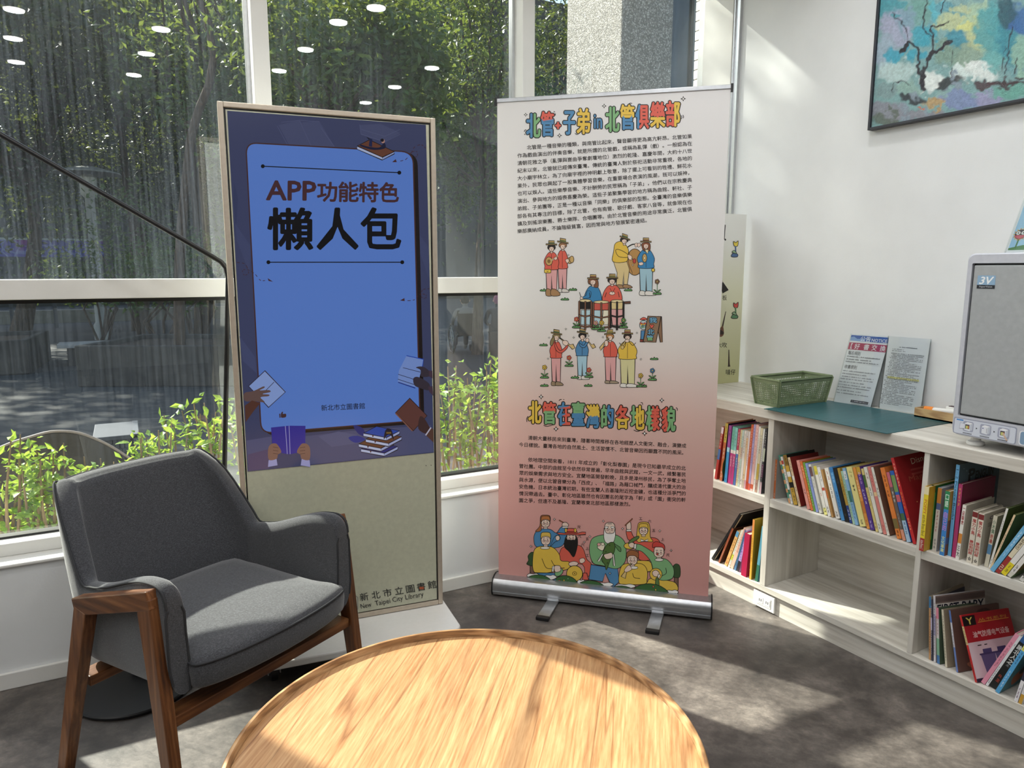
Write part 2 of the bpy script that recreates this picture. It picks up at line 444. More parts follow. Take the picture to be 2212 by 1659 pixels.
# ---- recessed ceiling downlights
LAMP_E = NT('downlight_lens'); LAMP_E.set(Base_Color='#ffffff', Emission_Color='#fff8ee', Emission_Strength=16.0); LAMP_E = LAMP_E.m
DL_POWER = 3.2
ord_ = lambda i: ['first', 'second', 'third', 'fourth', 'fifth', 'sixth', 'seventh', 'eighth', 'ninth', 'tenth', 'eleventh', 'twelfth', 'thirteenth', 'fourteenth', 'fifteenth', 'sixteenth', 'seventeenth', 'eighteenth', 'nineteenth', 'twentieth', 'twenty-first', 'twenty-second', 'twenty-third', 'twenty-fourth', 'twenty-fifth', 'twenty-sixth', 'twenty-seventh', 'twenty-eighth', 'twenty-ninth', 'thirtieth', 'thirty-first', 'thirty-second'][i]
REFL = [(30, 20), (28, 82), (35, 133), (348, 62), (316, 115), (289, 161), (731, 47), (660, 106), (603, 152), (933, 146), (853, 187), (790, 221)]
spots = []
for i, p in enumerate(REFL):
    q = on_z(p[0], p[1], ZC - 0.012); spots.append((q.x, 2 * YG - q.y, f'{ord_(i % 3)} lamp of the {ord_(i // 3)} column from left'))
for x in (-3.6, -2.6, -1.5):  # added lamps out of view, extending the grid as fill light
    for y in (1.2, 0.2, -0.8): spots.append((x, y, None))
for x in (-0.45, 0.3, 1.35, 2.2): spots.append((x, 1.75, None))  # added row out of view near the window, also fill light
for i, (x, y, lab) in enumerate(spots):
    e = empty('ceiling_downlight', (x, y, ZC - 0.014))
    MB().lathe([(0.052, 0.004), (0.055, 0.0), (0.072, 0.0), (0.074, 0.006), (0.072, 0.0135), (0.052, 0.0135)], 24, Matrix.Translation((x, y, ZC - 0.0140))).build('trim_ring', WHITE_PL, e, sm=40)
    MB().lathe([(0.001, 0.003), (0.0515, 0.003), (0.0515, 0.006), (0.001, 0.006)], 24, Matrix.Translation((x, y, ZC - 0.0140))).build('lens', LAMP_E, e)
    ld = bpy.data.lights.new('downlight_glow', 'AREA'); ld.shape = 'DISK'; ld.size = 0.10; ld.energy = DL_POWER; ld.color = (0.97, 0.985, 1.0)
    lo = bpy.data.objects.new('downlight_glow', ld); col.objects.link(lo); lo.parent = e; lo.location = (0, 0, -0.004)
    tag(e, ('recessed downlight mirrored in the glass, ' + lab) if lab else 'added round white ceiling downlight outside the picture, filling the room with light', 'ceiling light', 'ceiling downlights')
# ================================================================== outside the window
def leaf_mat(name, stops, trans=0.45):
    t = NT(name); t.n.remove(t.b)
    c = t.ramp(t.noise(t.coord(), 9, 2, 0.6), stops)
    d = t.node('BsdfPrincipled'); d.inputs['Roughness'].default_value = 0.45; t.link(c, d.inputs['Base Color'])
    tr = t.node('BsdfTranslucent'); t.link(t.mix(0.5, c, '#c9d84a', 'SCREEN'), tr.inputs[0])
    m_ = t.node('MixShader'); m_.inputs[0].default_value = trans; t.link(d.outputs[0], m_.inputs[1]); t.link(tr.outputs[0], m_.inputs[2])
    t.link(m_.outputs[0], t.out.inputs[0]); return t.m
LEAF_SH = leaf_mat('hedge_leaf', [(0.35, '#45702a'), (0.5, '#648f32'), (0.62, '#86a63e'), (0.72, '#b0a848')])
LEAF_DK = leaf_mat('dark_tree_leaf', [(0.3, '#16240f'), (0.55, '#233a18'), (0.75, '#385222')], 0.15)
LEAF_MD = leaf_mat('mid_tree_leaf', [(0.3, '#1f3516'), (0.55, '#325222'), (0.75, '#55742e')], 0.25)
def bark_mat(name, a, b):
    t = NT(name); v = t.coord((6, 6, 1.2)); n = t.noise(v, 7, 5, 0.65); t.base(t.ramp(n, [(0.3, a), (0.7, b)])); t.set(Roughness=0.9); t.bump(n, 0.6, 0.02); return t.m
BARK = bark_mat('bark', '#2d241e', '#6a5848'); TWIG = bark_mat('twig', '#5a4634', '#96805f')
def stone_mat(name, a, b, scale=4, rough=0.85, bump=0.3):
    t = NT(name); v = t.coord(); n = t.noise(v, scale, 7, 0.65); t.base(t.ramp(n, [(0.3, a), (0.7, b)])); t.set(Roughness=rough); t.bump(t.noise(v, scale * 12, 4), bump, 0.004); return t.m
def deck_mat():
    t = NT('weathered_plaza_paving'); v = t.coord((0.35, 5, 1))
    n = t.noise(v, 5, 6, 0.7); m_ = t.noise(t.coord((1, 1, 1)), .5, 3)
    t.base(t.mix(0.5, t.ramp(n, [(0.3, '#3a3a3c'), (0.55, '#565656'), (0.75, '#7d7a74')]), t.ramp(m_, [(0.35, '#6b6965'), (0.7, '#c9c2b4')]), 'MULTIPLY')); t.set(Roughness=0.8); return t.m
def pebble_mat():
    t = NT('pebble_wash'); v = t.node('TexVoronoi'); v.inputs['Scale'].default_value = 95; t.link(t.coord(), v.inputs['Vector'])
    t.base(t.mix(0.6, t.ramp(v.outputs['Color'], [(0.2, '#8b8780'), (0.6, '#b8b3aa'), (0.9, '#dedad2')]), t.ramp(v.outputs['Distance'], [(0.0, '#ffffff'), (0.7, '#6f6a64')]), 'MULTIPLY'))
    t.set(Roughness=0.8); nd = t.math('SUBTRACT', 1.0, v.outputs['Distance']); t.bump(nd, 0.7, 0.006); return t.m
CONC = stone_mat('dark_planter_concrete', '#2c2926', '#57514a', 3); PALE = stone_mat('pale_paving', '#b5a88f', '#d6cbb4', 6); PEB = pebble_mat()
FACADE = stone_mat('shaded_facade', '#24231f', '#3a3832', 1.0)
structure('plaza_paving', MB().box(-26, 26, 4.3, 46, -0.1, 0.0), deck_mat())
structure('planting_strip', MB().box(-26, 26, 3.0, 4.3, -0.1, 0.006), PALE)
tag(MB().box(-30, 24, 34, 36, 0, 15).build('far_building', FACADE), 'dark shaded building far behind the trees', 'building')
def at(x, y, Y): return on_y(x, y, Y)
# ---- planters, bench and kerb wall
def planter(name, c, sx, sy, h, rz, label):
    e = empty(name, c, rz); m_ = wm(e); t_ = .10
    w = MB()
    for q in ((-sx, sx, -sy, -sy + t_), (-sx, sx, sy - t_, sy), (-sx, -sx + t_, -sy + t_, sy - t_), (sx - t_, sx, -sy + t_, sy - t_)): w.box(*q, 0, h, m_)
    w.build('planter_wall', CONC, e, bevel=.012); MB().box(-sx + t_, sx - t_, -sy + t_, sy - t_, 0.02, h - .06, m_).build('soil', BARK, e)
    tag(e, label, 'planter'); return e
g = on_z(292, 846, 0)
planter('concrete_planter', (g.x + .62, g.y + 1.05, 0), .95, .85, .50, R(-27), 'square dark concrete planter right of the stone bench outside')
g = on_z(78, 806, 0)
planter('concrete_planter', (g.x - 1.35, g.y + .9, 0), 1.35, .9, .47, R(-4), 'long dark concrete planter left of the stone bench outside')
g0 = on_z(129, 790, 0); be = empty('stone_bench', (g0.x + .45, g0.y, 0))
MB().box(g0.x, g0.x + 1.0, g0.y - .2, g0.y + .25, .27, .33).build('seat_slab', stone_mat('bench_stone', '#8d8984', '#b9b5af', 5), be, bevel=.008)
for q in (.12, .74): MB().box(g0.x + q, g0.x + q + .14, g0.y - .14, g0.y + .2, 0, .27).build('leg', CONC, be)
tag(be, 'low grey stone bench between the two concrete planters outside', 'bench')
kb = MB().box(-12, 9, 23.0, 23.5, 0, .34).build('kerb_wall', stone_mat('kerb_stone', '#6b6459', '#8f877a', 3)); tag(kb, 'low pale kerb wall running behind the planters outside', 'wall')
# ---- hoarding with purple print
def hoard_mat():
    t = NT('hoarding_print'); v = t.coord((1, 1, 1)); n = t.noise(v, .9, 2); w = t.node('TexVoronoi', feature='DISTANCE_TO_EDGE'); w.inputs['Scale'].default_value = 3; t.link(v, w.inputs['Vector'])
    c = t.ramp(n, [(0.35, '#4046a8'), (0.5, '#5a54b8'), (0.62, '#b0489a'), (0.75, '#c85a8a')]); k = t.ramp(w.outputs[0], [(0.03, (1,) * 3), (0.06, (0,) * 3)])
    t.base(t.mix(t.math('MULTIPLY', k, 0.45), c, '#a9b6e8')); t.set(Roughness=0.6); return t.m
a, b = at(-30, 517, 21), at(225, 556, 21)
hb = empty('printed_hoarding', (a.x, 21, 0)); MB().box(a.x, b.x, 20.97, 21.0, b.z, a.z).build('print_panel', hoard_mat(), hb)
MB().box(a.x, b.x, 20.96, 21.02, a.z, a.z + .05).build('top_rail', M('#b9c4cc', .5), hb)
for q in (a.x + .3, (a.x + b.x) / 2, b.x - .2): MB().box(q, q + .08, 21.0, 21.08, 0, a.z).build('post', M('#4a4a4c', .6), hb)
tag(hb, 'purple and blue printed hoarding behind the trees', 'hoarding')
# ---- street lamp
p = at(205, 560, 17); sl = empty('street_lamp', (p.x, 17, 0)); LMP = M('#8c8a84', .6, name='lamp_post_paint')
tp = at(200, 345, 17).z
MB().lathe([(.13, 0), (.13, .3), (.09, .36), (.085, tp - .75)], 14, Matrix.Translation((p.x, 17, 0))).build('post', LMP, sl, sm=40)
MB().lathe([(.085, 0), (.15, .08), (.16, .40), (.10, .46)], 14, Matrix.Translation((p.x, 17, tp - .75))).build('lantern', M('#a9a79e', .4), sl, sm=40)
MB().lathe([(.02, .12), (.20, .10), (.58, 0), (.60, -.03), (.55, -.02), (.10, .02)], 24, Matrix.Translation((p.x, 17, tp - .25))).build('lamp_cap', LMP, sl, sm=40)
tag(sl, 'grey street lamp with a flat mushroom cap outside the left pane', 'street lamp')
# ---- leaves
def leaf_quads(mb, c, L_, rng, droop=0.3, bias=None):
    d = Vector((rng.gauss(0, 1), rng.gauss(0, 1), rng.gauss(-droop, .7))).normalized()
    if bias is not None: d = (d + bias).normalized()
    s_ = d.cross(Vector((rng.gauss(0, 1), rng.gauss(0, 1), rng.gauss(0, 1)))).normalized(); up = s_.cross(d) * (L_ * .10)
    w = L_ * .24; c = Vector(c)
    b = len(mb.v); mb.v += [tuple(c), tuple(c + d * L_ * .45 + s_ * w + up), tuple(c + d * L_), tuple(c + d * L_ * .45 - s_ * w + up), tuple(c + d * L_ * .45 - up * .6)]
    mb.f += [(b, b + 1, b + 4), (b, b + 4, b + 3), (b + 1, b + 2, b + 4), (b + 4, b + 2, b + 3)]
def leaf_cloud(mb, c, r, n, L_, rng, clusters=18):
    cs = []
    for k in range(clusters):
        while True:
            q = Vector((rng.uniform(-1, 1), rng.uniform(-1, 1), rng.uniform(-1, 1)))
            if .25 < q.length < 1: break
        cs.append(Vector((c[0] + q.x * r[0], c[1] + q.y * r[1], c[2] + q.z * r[2])))
    for i in range(n):
        k = cs[rng.randrange(clusters)]; s_ = .26
        leaf_quads(mb, (k.x + rng.gauss(0, r[0] * s_), k.y + rng.gauss(0, r[1] * s_), k.z + rng.gauss(0, r[2] * s_)), L_ * rng.uniform(.6, 1.2), rng)
    return cs
def tree(name, base, bend, crowns, n, L_, mat, label, tr=.16, seed=1):
    rng = random.Random(seed); e = empty(name, base); f = MB(); tk = MB()
    top = Vector(crowns[0][0]); pts = [Vector(base)] + [Vector(q) for q in bend] + [top]
    tk.tube(smooth_open([tuple(q) for q in pts], 4), [lerp(tr, tr * .35, i / (4 * (len(pts) - 1))) for i in range(4 * (len(pts) - 1) + 1)], 9)
    for c, r, *more in crowns:
        cs = leaf_cloud(f, c, r, more[0] if more else int(n), L_, rng)
        for k in cs[:7]: tk.tube([pts[-2].lerp(top, .3), (Vector(c) + k) / 2 + Vector((0, 0, -.1)), k], [tr * .3, tr * .18, .012], 5)
    tk.build('trunk', BARK, e, sm=60); o = f.build('foliage', mat, e); o['kind'] = 'stuff'
    tag(e, label, 'tree', 'trees outside the windows'); return e
def crown(x, y, Y, rx, ry, rz): q = at(x, y, Y); return ((q.x, q.y, q.z), (rx, ry, rz))
def gp(x, Y): q = at(x, 700, Y); return (q.x, Y, 0)
tree('broadleaf_tree', gp(40, 19), [at(60, 640, 19), at(75, 480, 19)], [crown(40, 260, 19, 2.8, 2, 2.2), crown(180, 60, 19, 2.8, 2, 2.0), crown(-80, 60, 19, 3, 2, 2.2)], 4200, .17, LEAF_DK, 'large dark broadleaf tree behind the far left pane', .22, 1)
tree('broadleaf_tree', gp(380, 10), [at(388, 560, 10), at(412, 300, 9.5), at(445, 30, 9)], [((-.55, 8.2, 6.6), (.80, .6, .80), 6000), ((-1.3, 8.3, 7.2), (.55, .5, .5), 3000), crown(500, 60, 10, .9, .8, 1.3), crown(430, 150, 11, .8, .6, .8)], 2200, .11, LEAF_MD, 'slender tree with a leaning trunk left of the first mullion', .075, 2)
tree('broadleaf_tree', gp(640, 9), [at(650, 560, 9), at(690, 380, 9)], [crown(740, 190, 8.5, .9, .8, .75), crown(640, 60, 8.5, .9, .8, .8), crown(880, 130, 8.2, .6, .6, .8)], 2300, .12, LEAF_MD, 'large-leaved tree standing behind the display kiosk', .10, 3)
tree('broadleaf_tree', gp(300, 21), [at(310, 600, 21), at(300, 420, 21)], [crown(330, 150, 21, 3.0, 2, 3.0), crown(270, 380, 20, 2.4, 1.6, 1.4), crown(460, 330, 21, 2.0, 1.5, 2.0)], 4200, .17, LEAF_DK, 'dark broadleaf tree behind the street lamp', .2, 4)
tree('broadleaf_tree', gp(1030, 11), [at(1035, 600, 11), at(1040, 480, 11)], [crown(1060, 230, 11, .8, .8, 1.6), crown(1000, 330, 12, .9, .8, .9), crown(1040, 40, 11, 1.0, .8, 1.0)], 3000, .10, LEAF_MD, 'small-leaved yellow green tree between kiosk and banner', .1, 5)
tree('broadleaf_tree', gp(1200, 11), [at(1200, 600, 11), at(1195, 420, 11)], [crown(1200, 120, 11, .9, .8, 2.0), crown(1150, 350, 12, 1.0, .8, 1.2)], 4500, .10, LEAF_DK, 'dense dark tree beside the pebble-faced column', .14, 6)
tree('broadleaf_tree', gp(800, 24), [at(810, 600, 24), at(800, 450, 24)], [crown(760, 300, 24, 4.0, 2, 3.4), crown(960, 200, 24, 4.0, 2, 4.0), crown(620, 120, 24, 4.0, 2, 4.0)], 4500, .20, LEAF_DK, 'tall dark tree far behind the kiosk', .25, 8)
# shading canopy over the plaza
for i, (x, y, z, lb) in enumerate(((-5.5, 13.0, 5.0, 'shade tree whose crown darkens the left pane'), (-2.2, 14.0, 5.3, 'shade tree standing behind the long planter'), (1.2, 14.0, 5.2, 'shade tree above the square planter'), (4.6, 15.0, 5.4, 'shade tree behind the wheelchair'), (-4.0, 18.5, 6.0, 'rear shade tree beside the purple hoarding'), (.2, 18.5, 6.2, 'rear shade tree behind the stone bench'), (4.2, 19.5, 6.2, 'rear shade tree left of the pebble column'))):
    tree('shade_tree', (x, y + .6, 0), [(x + .1, y + .6, 2.0), (x, y + .3, 3.6)], [((x, y, z), (2.0, 2.4, .75)), ((x + .3, y + .5, z + .7), (1.7, 1.8, .5))], 2600, .22, LEAF_DK, lb, .15, 60 + i)
# bushes in the planters
for (x, y, Y, r, sd, lb) in ((300, 520, 14, (1.0, .7, .75), 11, 'loose green bush in front of the street lamp post'), (420, 560, 13, (.8, .6, .6), 12, 'low green bush beside the kiosk reflection'), (210, 590, 16, (.9, .6, .5), 13, 'small green bush below the purple hoarding'), (350, 600, 12.0, (.6, .5, .4), 14, 'bare-stemmed bush growing in the right planter')):
    c, r = crown(x, y, Y, *r); e = empty('leafy_bush', (c[0], c[1], 0)); f = MB(); rng = random.Random(sd); leaf_cloud(f, c, r, 900, .11, rng, 12); o = f.build('foliage', LEAF_MD, e); o['kind'] = 'stuff'
    tk = MB()
    for k in range(7): tk.tube([(c[0] + rng.uniform(-.1, .1), c[1], .0 if Y > 15 else .1), (c[0] + rng.uniform(-.3, .3), c[1], c[2] * .5), (c[0] + rng.uniform(-.8, .8) * r[0], c[1], c[2])], [.025, .02, .008], 5)
    tk.build('stem', BARK, e); tag(e, lb, 'bush', 'bushes on the plaza')
# ---- hedge right outside the glass: every stem carries leaves one can tell apart
def leaf_mesh():
    me = bpy.data.meshes.new('leaf'); v = []; L_ = 1.0
    for t, w in ((0, .0), (.2, .17), (.45, .25), (.75, .16), (1, 0)):
        z = -.35 * t * t
        v += [(t, -w, z + .3 * w), (t, 0, z), (t, w, z + .3 * w)]
    f = []
    for i in range(4): f += [(3 * i, 3 * i + 1, 3 * i + 4, 3 * i + 3), (3 * i + 1, 3 * i + 2, 3 * i + 5, 3 * i + 4)]
    me.from_pydata(v, [], f); me.update(); smooth(me, 180); me.materials.append(LEAF_SH); return me
LEAFM = leaf_mesh()
def shrub(x, ytop, Y, rx, n, big, seed, label):
    rng = random.Random(seed); tp = at(x, ytop, Y); e = empty('hedge_shrub', (tp.x, Y, 0.006)); h = tp.z
    st_ = MB(); tips = []
    for k in range(9):
        a = rng.uniform(0, 6.28); q = Vector((tp.x + math.cos(a) * rx * rng.uniform(.2, .9), Y + math.sin(a) * .13 * rng.uniform(.2, 1), h * rng.uniform(.78, 1.0)))
        b0_ = Vector((tp.x + rng.uniform(-.05, .05), Y + rng.uniform(-.03, .03), .0)); md_ = b0_.lerp(q, .55) + Vector((rng.uniform(-.04, .04), rng.uniform(-.03, .03), .03))
        pts = smooth_open([tuple(b0_), tuple(md_), tuple(q)], 6); st_.tube(pts, [lerp(.010, .0028, i / 12) for i in range(13)], 5); tips += [Vector(p_) for p_ in pts[4:]]
    st_.build('stem', TWIG, e, sm=60)
    f = MB(); inv = wm(e).inverted()
    for i in range(int(n * .7)):
        p_ = rng.choice(tips); leaf_quads(f, p_ + Vector((rng.gauss(0, .022), rng.gauss(0, .02), rng.gauss(0, .018))), rng.uniform(.034, .058), rng, .25, Vector((0, 0, .2)))
    o = f.build('foliage', LEAF_SH, e); o['kind'] = 'stuff'
    for i in range(big):
        p_ = rng.choice(tips) + Vector((rng.gauss(0, .02), -abs(rng.gauss(0, .03)), rng.gauss(.01, .015)))
        o = bpy.data.objects.new('leaf', LEAFM); col.objects.link(o); o.parent = e; s_ = rng.uniform(.046, .070)
        o.matrix_local = inv @ Matrix.Translation(p_) @ Matrix.Rotation(rng.uniform(0, 6.28), 4, 'Z') @ Matrix.Rotation(rng.uniform(-.5, .7), 4, 'Y') @ Matrix.Rotation(rng.uniform(-.6, .6), 4, 'X') @ Matrix.Scale(s_, 4)
    tag(e, label, 'shrub', 'hedge outside the window'); return e
for i, a in enumerate(((8, 930, 3.42, .15, 330, 34, 'leafy hedge shrub at the left picture edge outside'), (95, 955, 3.52, .13, 260, 30, 'hedge shrub with yellowish leaves left of the armchair back'), (190, 950, 3.46, .11, 150, 26, 'sparse hedge shrub with bare twigs behind the armchair back'),
        (275, 935, 3.50, .11, 190, 26, 'hedge shrub before the grey woven box outside'), (355, 890, 3.55, .13, 280, 30, 'hedge shrub rising above the armchair top corner'), (435, 838, 3.58, .13, 300, 34, 'tallest hedge shrub left of the kiosk'),
        (520, 880, 3.6, .13, 220, 16, 'hedge shrub seen through the gap beside the lamp pole'), (955, 790, 3.45, .13, 330, 34, 'hedge shrub against the right side of the kiosk'), (1012, 775, 3.40, .13, 360, 36, 'hedge shrub midway between kiosk and banner'), (1075, 765, 3.48, .15, 380, 34, 'hedge shrub against the left side of the banner'))):
    shrub(*a[:6], 40 + i, a[6])
# ---- black arched panel and grey woven box behind the hedge
ap = empty('arched_panel', at(140, 1000, 4.5).xy.to_3d()); Yp = 4.5
arc = [at(x, y, Yp) for x, y in ((-30, 985), (20, 963), (60, 950), (110, 937), (160, 938), (200, 950), (245, 972), (300, 1008))]; arc = [Vector(q) for q in smooth_open([tuple(q) for q in arc], 4)]
mb = MB(); mb.grid([[q + Vector((0, 0, 0)) for q in arc], [Vector((q.x, q.y + .05, q.z * .5)) for q in arc], [Vector((q.x, q.y + .02, 0.0)) for q in arc]]); mb.grid([[q + Vector((0, .035, 0)) for q in arc], [Vector((q.x, q.y + .085, q.z * .5)) for q in arc], [Vector((q.x, q.y + .055, 0)) for q in arc]])
mb.build('panel', BLACK, ap, sm=60); MB().tube([q + Vector((0, .018, .006)) for q in arc], .009, 8).build('rim', M('#8d8076', .6), ap, sm=60)
tag(ap, 'black arched panel with a pale rim behind the hedge', 'panel')
c0, c1 = at(212, 946, 5.0), at(301, 1010, 5.0); wb = empty('woven_box', (c0.x, 5.0, 0)); GB = M('#3f444e', .75, name='grey_woven_plastic')
MB().box(c0.x, c1.x, 5.0, 5.4, 0, c0.z - .02).build('body', GB, wb)
mm = MB(); 
for r_ in range(9):
    for k in range(8):
        x = lerp(c0.x, c1.x, (k + .5 * (r_ % 2)) / 8.2); z = lerp(.12, c0.z - .03, r_ / 8); w_ = (c1.x - c0.x) / 8.6
        mm.box(x, x + w_ * .9, 4.985, 5.0, z - .017, z + .012)
o = mm.build('weave', GB, wb, bevel=.004); MB().box(c1.x - .02, c1.x + .012, 4.97, 5.42, 0, c0.z + .01).build('corner_post', M('#4c525c', .5), wb); MB().box(c0.x - .03, c1.x + .012, 4.97, 5.42, c0.z - .02, c0.z + .008).build('lid', GB, wb, bevel=.005)
tag(wb, 'grey woven plastic box behind the hedge', 'box')
# ---- pebble-faced column, dark pane and tiled wall right of the third pane
tag(MB().box(3.65, 4.17, 5.0, 5.82, 0, 6.5).build('pebble_column', PEB, bevel=.01), 'square pebble-faced column outside the third pane', 'column')
tw = empty('tiled_wall', (3.4, 3.5, 0)); MB().box(3.41, 3.75, 3.02, 3.855, 0, 6.5).build('backing', M('#8d857a', .8), tw)
TL = NT('white_glazed_tile'); TL.base(TL.ramp(TL.noise(TL.coord(), 3, 3), [(0.3, '#cfc9c0'), (0.7, '#e6e1d8')])); TL.set(Roughness=0.35); TL = TL.m
tm = bpy.data.meshes.new('tile'); q = MB().box(-.011, 0, -.118, 0, 0, .052); tm.from_pydata(q.v, [], q.f); tm.materials.append(TL)
for r_ in range(44):
    for k in range(6):
        o = bpy.data.objects.new('tile', tm); col.objects.link(o); o.parent = tw; o.matrix_local = wm(tw).inverted() @ Matrix.Translation((3.41, 3.853 - .126 * k, 1.5 + r_ * .060))
tag(tw, 'white tiled outer wall at the far right of the window', 'wall')
dp = empty('dark_glazing', (5.2, 6.3, 0)); MB().box(4.17, 8.0, 6.3, 6.35, 0, 7.5).build('pane', M('#2a3033', .12), dp); MB().box(4.17, 4.2, 6.26, 6.3, 0, 7.5).box(4.9, 4.95, 6.26, 6.3, 0, 7.5).box(5.5, 5.55, 6.26, 6.3, 0, 7.5).build('frame', M('#5f625f', .5), dp)
tag(dp, 'dark glazed strip between the pebble column and tiled wall', 'window')
# ---- two people resting on the plaza
def figure(name, V, E_, rad, mat, parent, root=0, lv=2):
    me = bpy.data.meshes.new(name); inv = wm(parent).inverted(); me.from_pydata([tuple(inv @ Vector(p_)) for p_ in V], E_, []); me.materials.append(mat)
    o = link_mesh(name, me, parent); bpy.context.view_layer.objects.active = o
    md_ = o.modifiers.new('skin', 'SKIN'); md_.use_smooth_shade = True
    if not me.skin_vertices: 
        import bmesh
        bm = bmesh.new(); bm.from_mesh(me); bm.verts.layers.skin.verify(); bm.to_mesh(me); bm.free()
    for i, r_ in enumerate(rad): me.skin_vertices[0].data[i].radius = r_ if isinstance(r_, tuple) else (r_, r_); me.skin_vertices[0].data[i].use_root = (i == root)
    s_ = o.modifiers.new('round', 'SUBSURF'); s_.levels = 1; s_.render_levels = lv; return o
def seated(name, c, rz, shirt, trousers, hair, skin, label, chair, k=.80):
    e = empty(name, c, rz); m_ = wm(e)
    P = lambda x, y, z: m_ @ Vector((x * k, y * k, z * k))          # x forwards, y left, z up
    V = [P(-.05, 0, .50), P(-.06, 0, .68), P(-.03, 0, .88), P(0, 0, .97), P(.01, 0, 1.03), P(.03, 0, 1.13), P(.03, 0, 1.22),
         P(-.02, .19, .92), P(.03, .27, .70), P(.24, .22, .62), P(-.02, -.19, .92), P(.03, -.27, .70), P(.24, -.22, .62),
         P(.02, .11, .50), P(.42, .12, .52), P(.45, .12, .12), P(.57, .12, .05), P(.02, -.11, .50), P(.42, -.12, .52), P(.45, -.12, .12), P(.57, -.12, .05), P(.33, .21, .61), P(.33, -.21, .61)]
    E_ = [(0, 1), (1, 2), (2, 3), (3, 4), (4, 5), (5, 6), (2, 7), (7, 8), (8, 9), (9, 21), (2, 10), (10, 11), (11, 12), (12, 22), (0, 13), (13, 14), (14, 15), (15, 16), (0, 17), (17, 18), (18, 19), (19, 20)]
    rad = [(.15, .12), (.15, .11), (.15, .10), .06, .05, (.085, .075), (.07, .06), .06, .045, .036, .06, .045, .036, .08, .06, .042, .04, .08, .06, .042, .04, .035, .035]
    figure('body', V, E_, [tuple(q * k for q in r_) if isinstance(r_, tuple) else r_ * k for r_ in rad], shirt, e)
    figure('trousers', [V[0], V[13], V[14], V[15], V[17], V[18], V[19]], [(0, 1), (1, 2), (2, 3), (0, 4), (4, 5), (5, 6)], [.14 * k, .09 * k, .072 * k, .055 * k, .09 * k, .072 * k, .055 * k], trousers, e)
    hm = MB(); hm.ball(P(.02, 0, 1.15), .10 * k, 10, (1, .95, 1.12)); hm.build('hair', hair, e, sm=80)
    fc = MB(); fc.ball(P(.045, 0, 1.12), .088 * k, 10, (1, .9, 1.15)); 
    for s_ in (-1, 1): fc.ball(P(.02, s_ * .092, 1.12), .02 * k, 6); fc.ball(P(.36, s_ * .20, .60), .035 * k, 7, (1.4, .8, .8))
    fc.ball(P(.14, 0, 1.11), .018 * k, 6); fc.build('face_and_hands', skin, e, sm=80)
    tag(e, label, 'person')
    if chair:
        w = empty(chair[0], c, rz); 
        MB().box(-.12 * k, .40 * k, -.22 * k, .22 * k, .40 * k, .44 * k, m_).build('seat', BLACK, w); MB().box(-.22 * k, -.18 * k, -.22 * k, .22 * k, .44 * k, .86 * k, m_).build('backrest', BLACK, w)
        for s_ in (-1, 1):
            wh = MB(); wh.tube([m_ @ Vector((.0 + .30 * k * math.cos(a), s_ * .30 * k, .31 * k + .30 * k * math.sin(a))) for a in [6.2832 * q / 28 for q in range(28)]], .018 * k, 6, closed=True); o = wh.build('wheel', M('#3b3b3d', .5), w, sm=80)
            rm = MB(); rm.tube([m_ @ Vector((.26 * k * math.cos(a), s_ * .325 * k, .31 * k + .26 * k * math.sin(a))) for a in [6.2832 * q / 28 for q in range(28)]], .009 * k, 6, closed=True); rm.build('push_rim', ALU, o, sm=80)
            sp_ = MB(); 
            for q in range(8): sp_.tube([m_ @ Vector((0, s_ * .30 * k, .31 * k)), m_ @ Vector((.29 * k * math.cos(q * .785), s_ * .30 * k, .31 * k + .29 * k * math.sin(q * .785)))], .004 * k, 4)
            sp_.build('spokes', ALU, o); MB().tube([m_ @ Vector((-.2 * k, s_ * .21 * k, .86 * k)), m_ @ Vector((-.2 * k, s_ * .21 * k, .92 * k)), m_ @ Vector((-.30 * k, s_ * .21 * k, .92 * k))], .012 * k, 6).build('handle', BLACK, w)
            MB().tube([m_ @ Vector((-.2 * k, s_ * .21 * k, .44 * k)), m_ @ Vector((.0, s_ * .27 * k, .31 * k))], .014 * k, 6).build('frame_tube', ALU, w)
            MB().lathe([(.02 * k, -.015), (.08 * k, -.012), (.08 * k, .012), (.02 * k, .015)], 14, m_ @ Matrix.Translation((.42 * k, s_ * .22 * k, .08 * k)) @ Matrix.Rotation(R(90), 4, 'X')).build('front_caster', BLACK, w, sm=40)
        tag(w, chair[1], 'wheelchair')
g = on_z(1006, 763, 0); dv = Vector((g.x, g.y, 0)).normalized(); rz_ = math.atan2(dv.y, dv.x) + .25
seated('person', (g.x, g.y, 0), rz_, M('#8d8a86', .85), M('#2e3038', .85), M('#1d1a18', .8), M('#c49a80', .6), 'person in a grey shirt seated in a wheelchair, seen from behind', ('wheelchair', 'black wheelchair on the plaza between kiosk and banner'))
g = on_z(1076, 765, 0)
seated('person', (g.x, g.y, 0), rz_ - .3, M('#2b2d36', .85), M('#1f2026', .85), M('#a05a78', .8), M('#c49a80', .6), 'person in dark clothes and pink cap seated beside the banner edge', None)
st2 = empty('plaza_stool', (g.x, g.y, 0)); MB().lathe([(.16, 0), (.16, .36), (.15, .37), (.001, .37)], 16, Matrix.Translation((g.x, g.y, 0))).build('stool_drum', CONC, st2, sm=40); MB().lathe([(.17, .37), (.17, .385), (.001, .39)], 16, Matrix.Translation((g.x, g.y, 0))).build('seat', CONC, st2, sm=40); tag(st2, 'round stone stool under the person in dark clothes', 'stool')
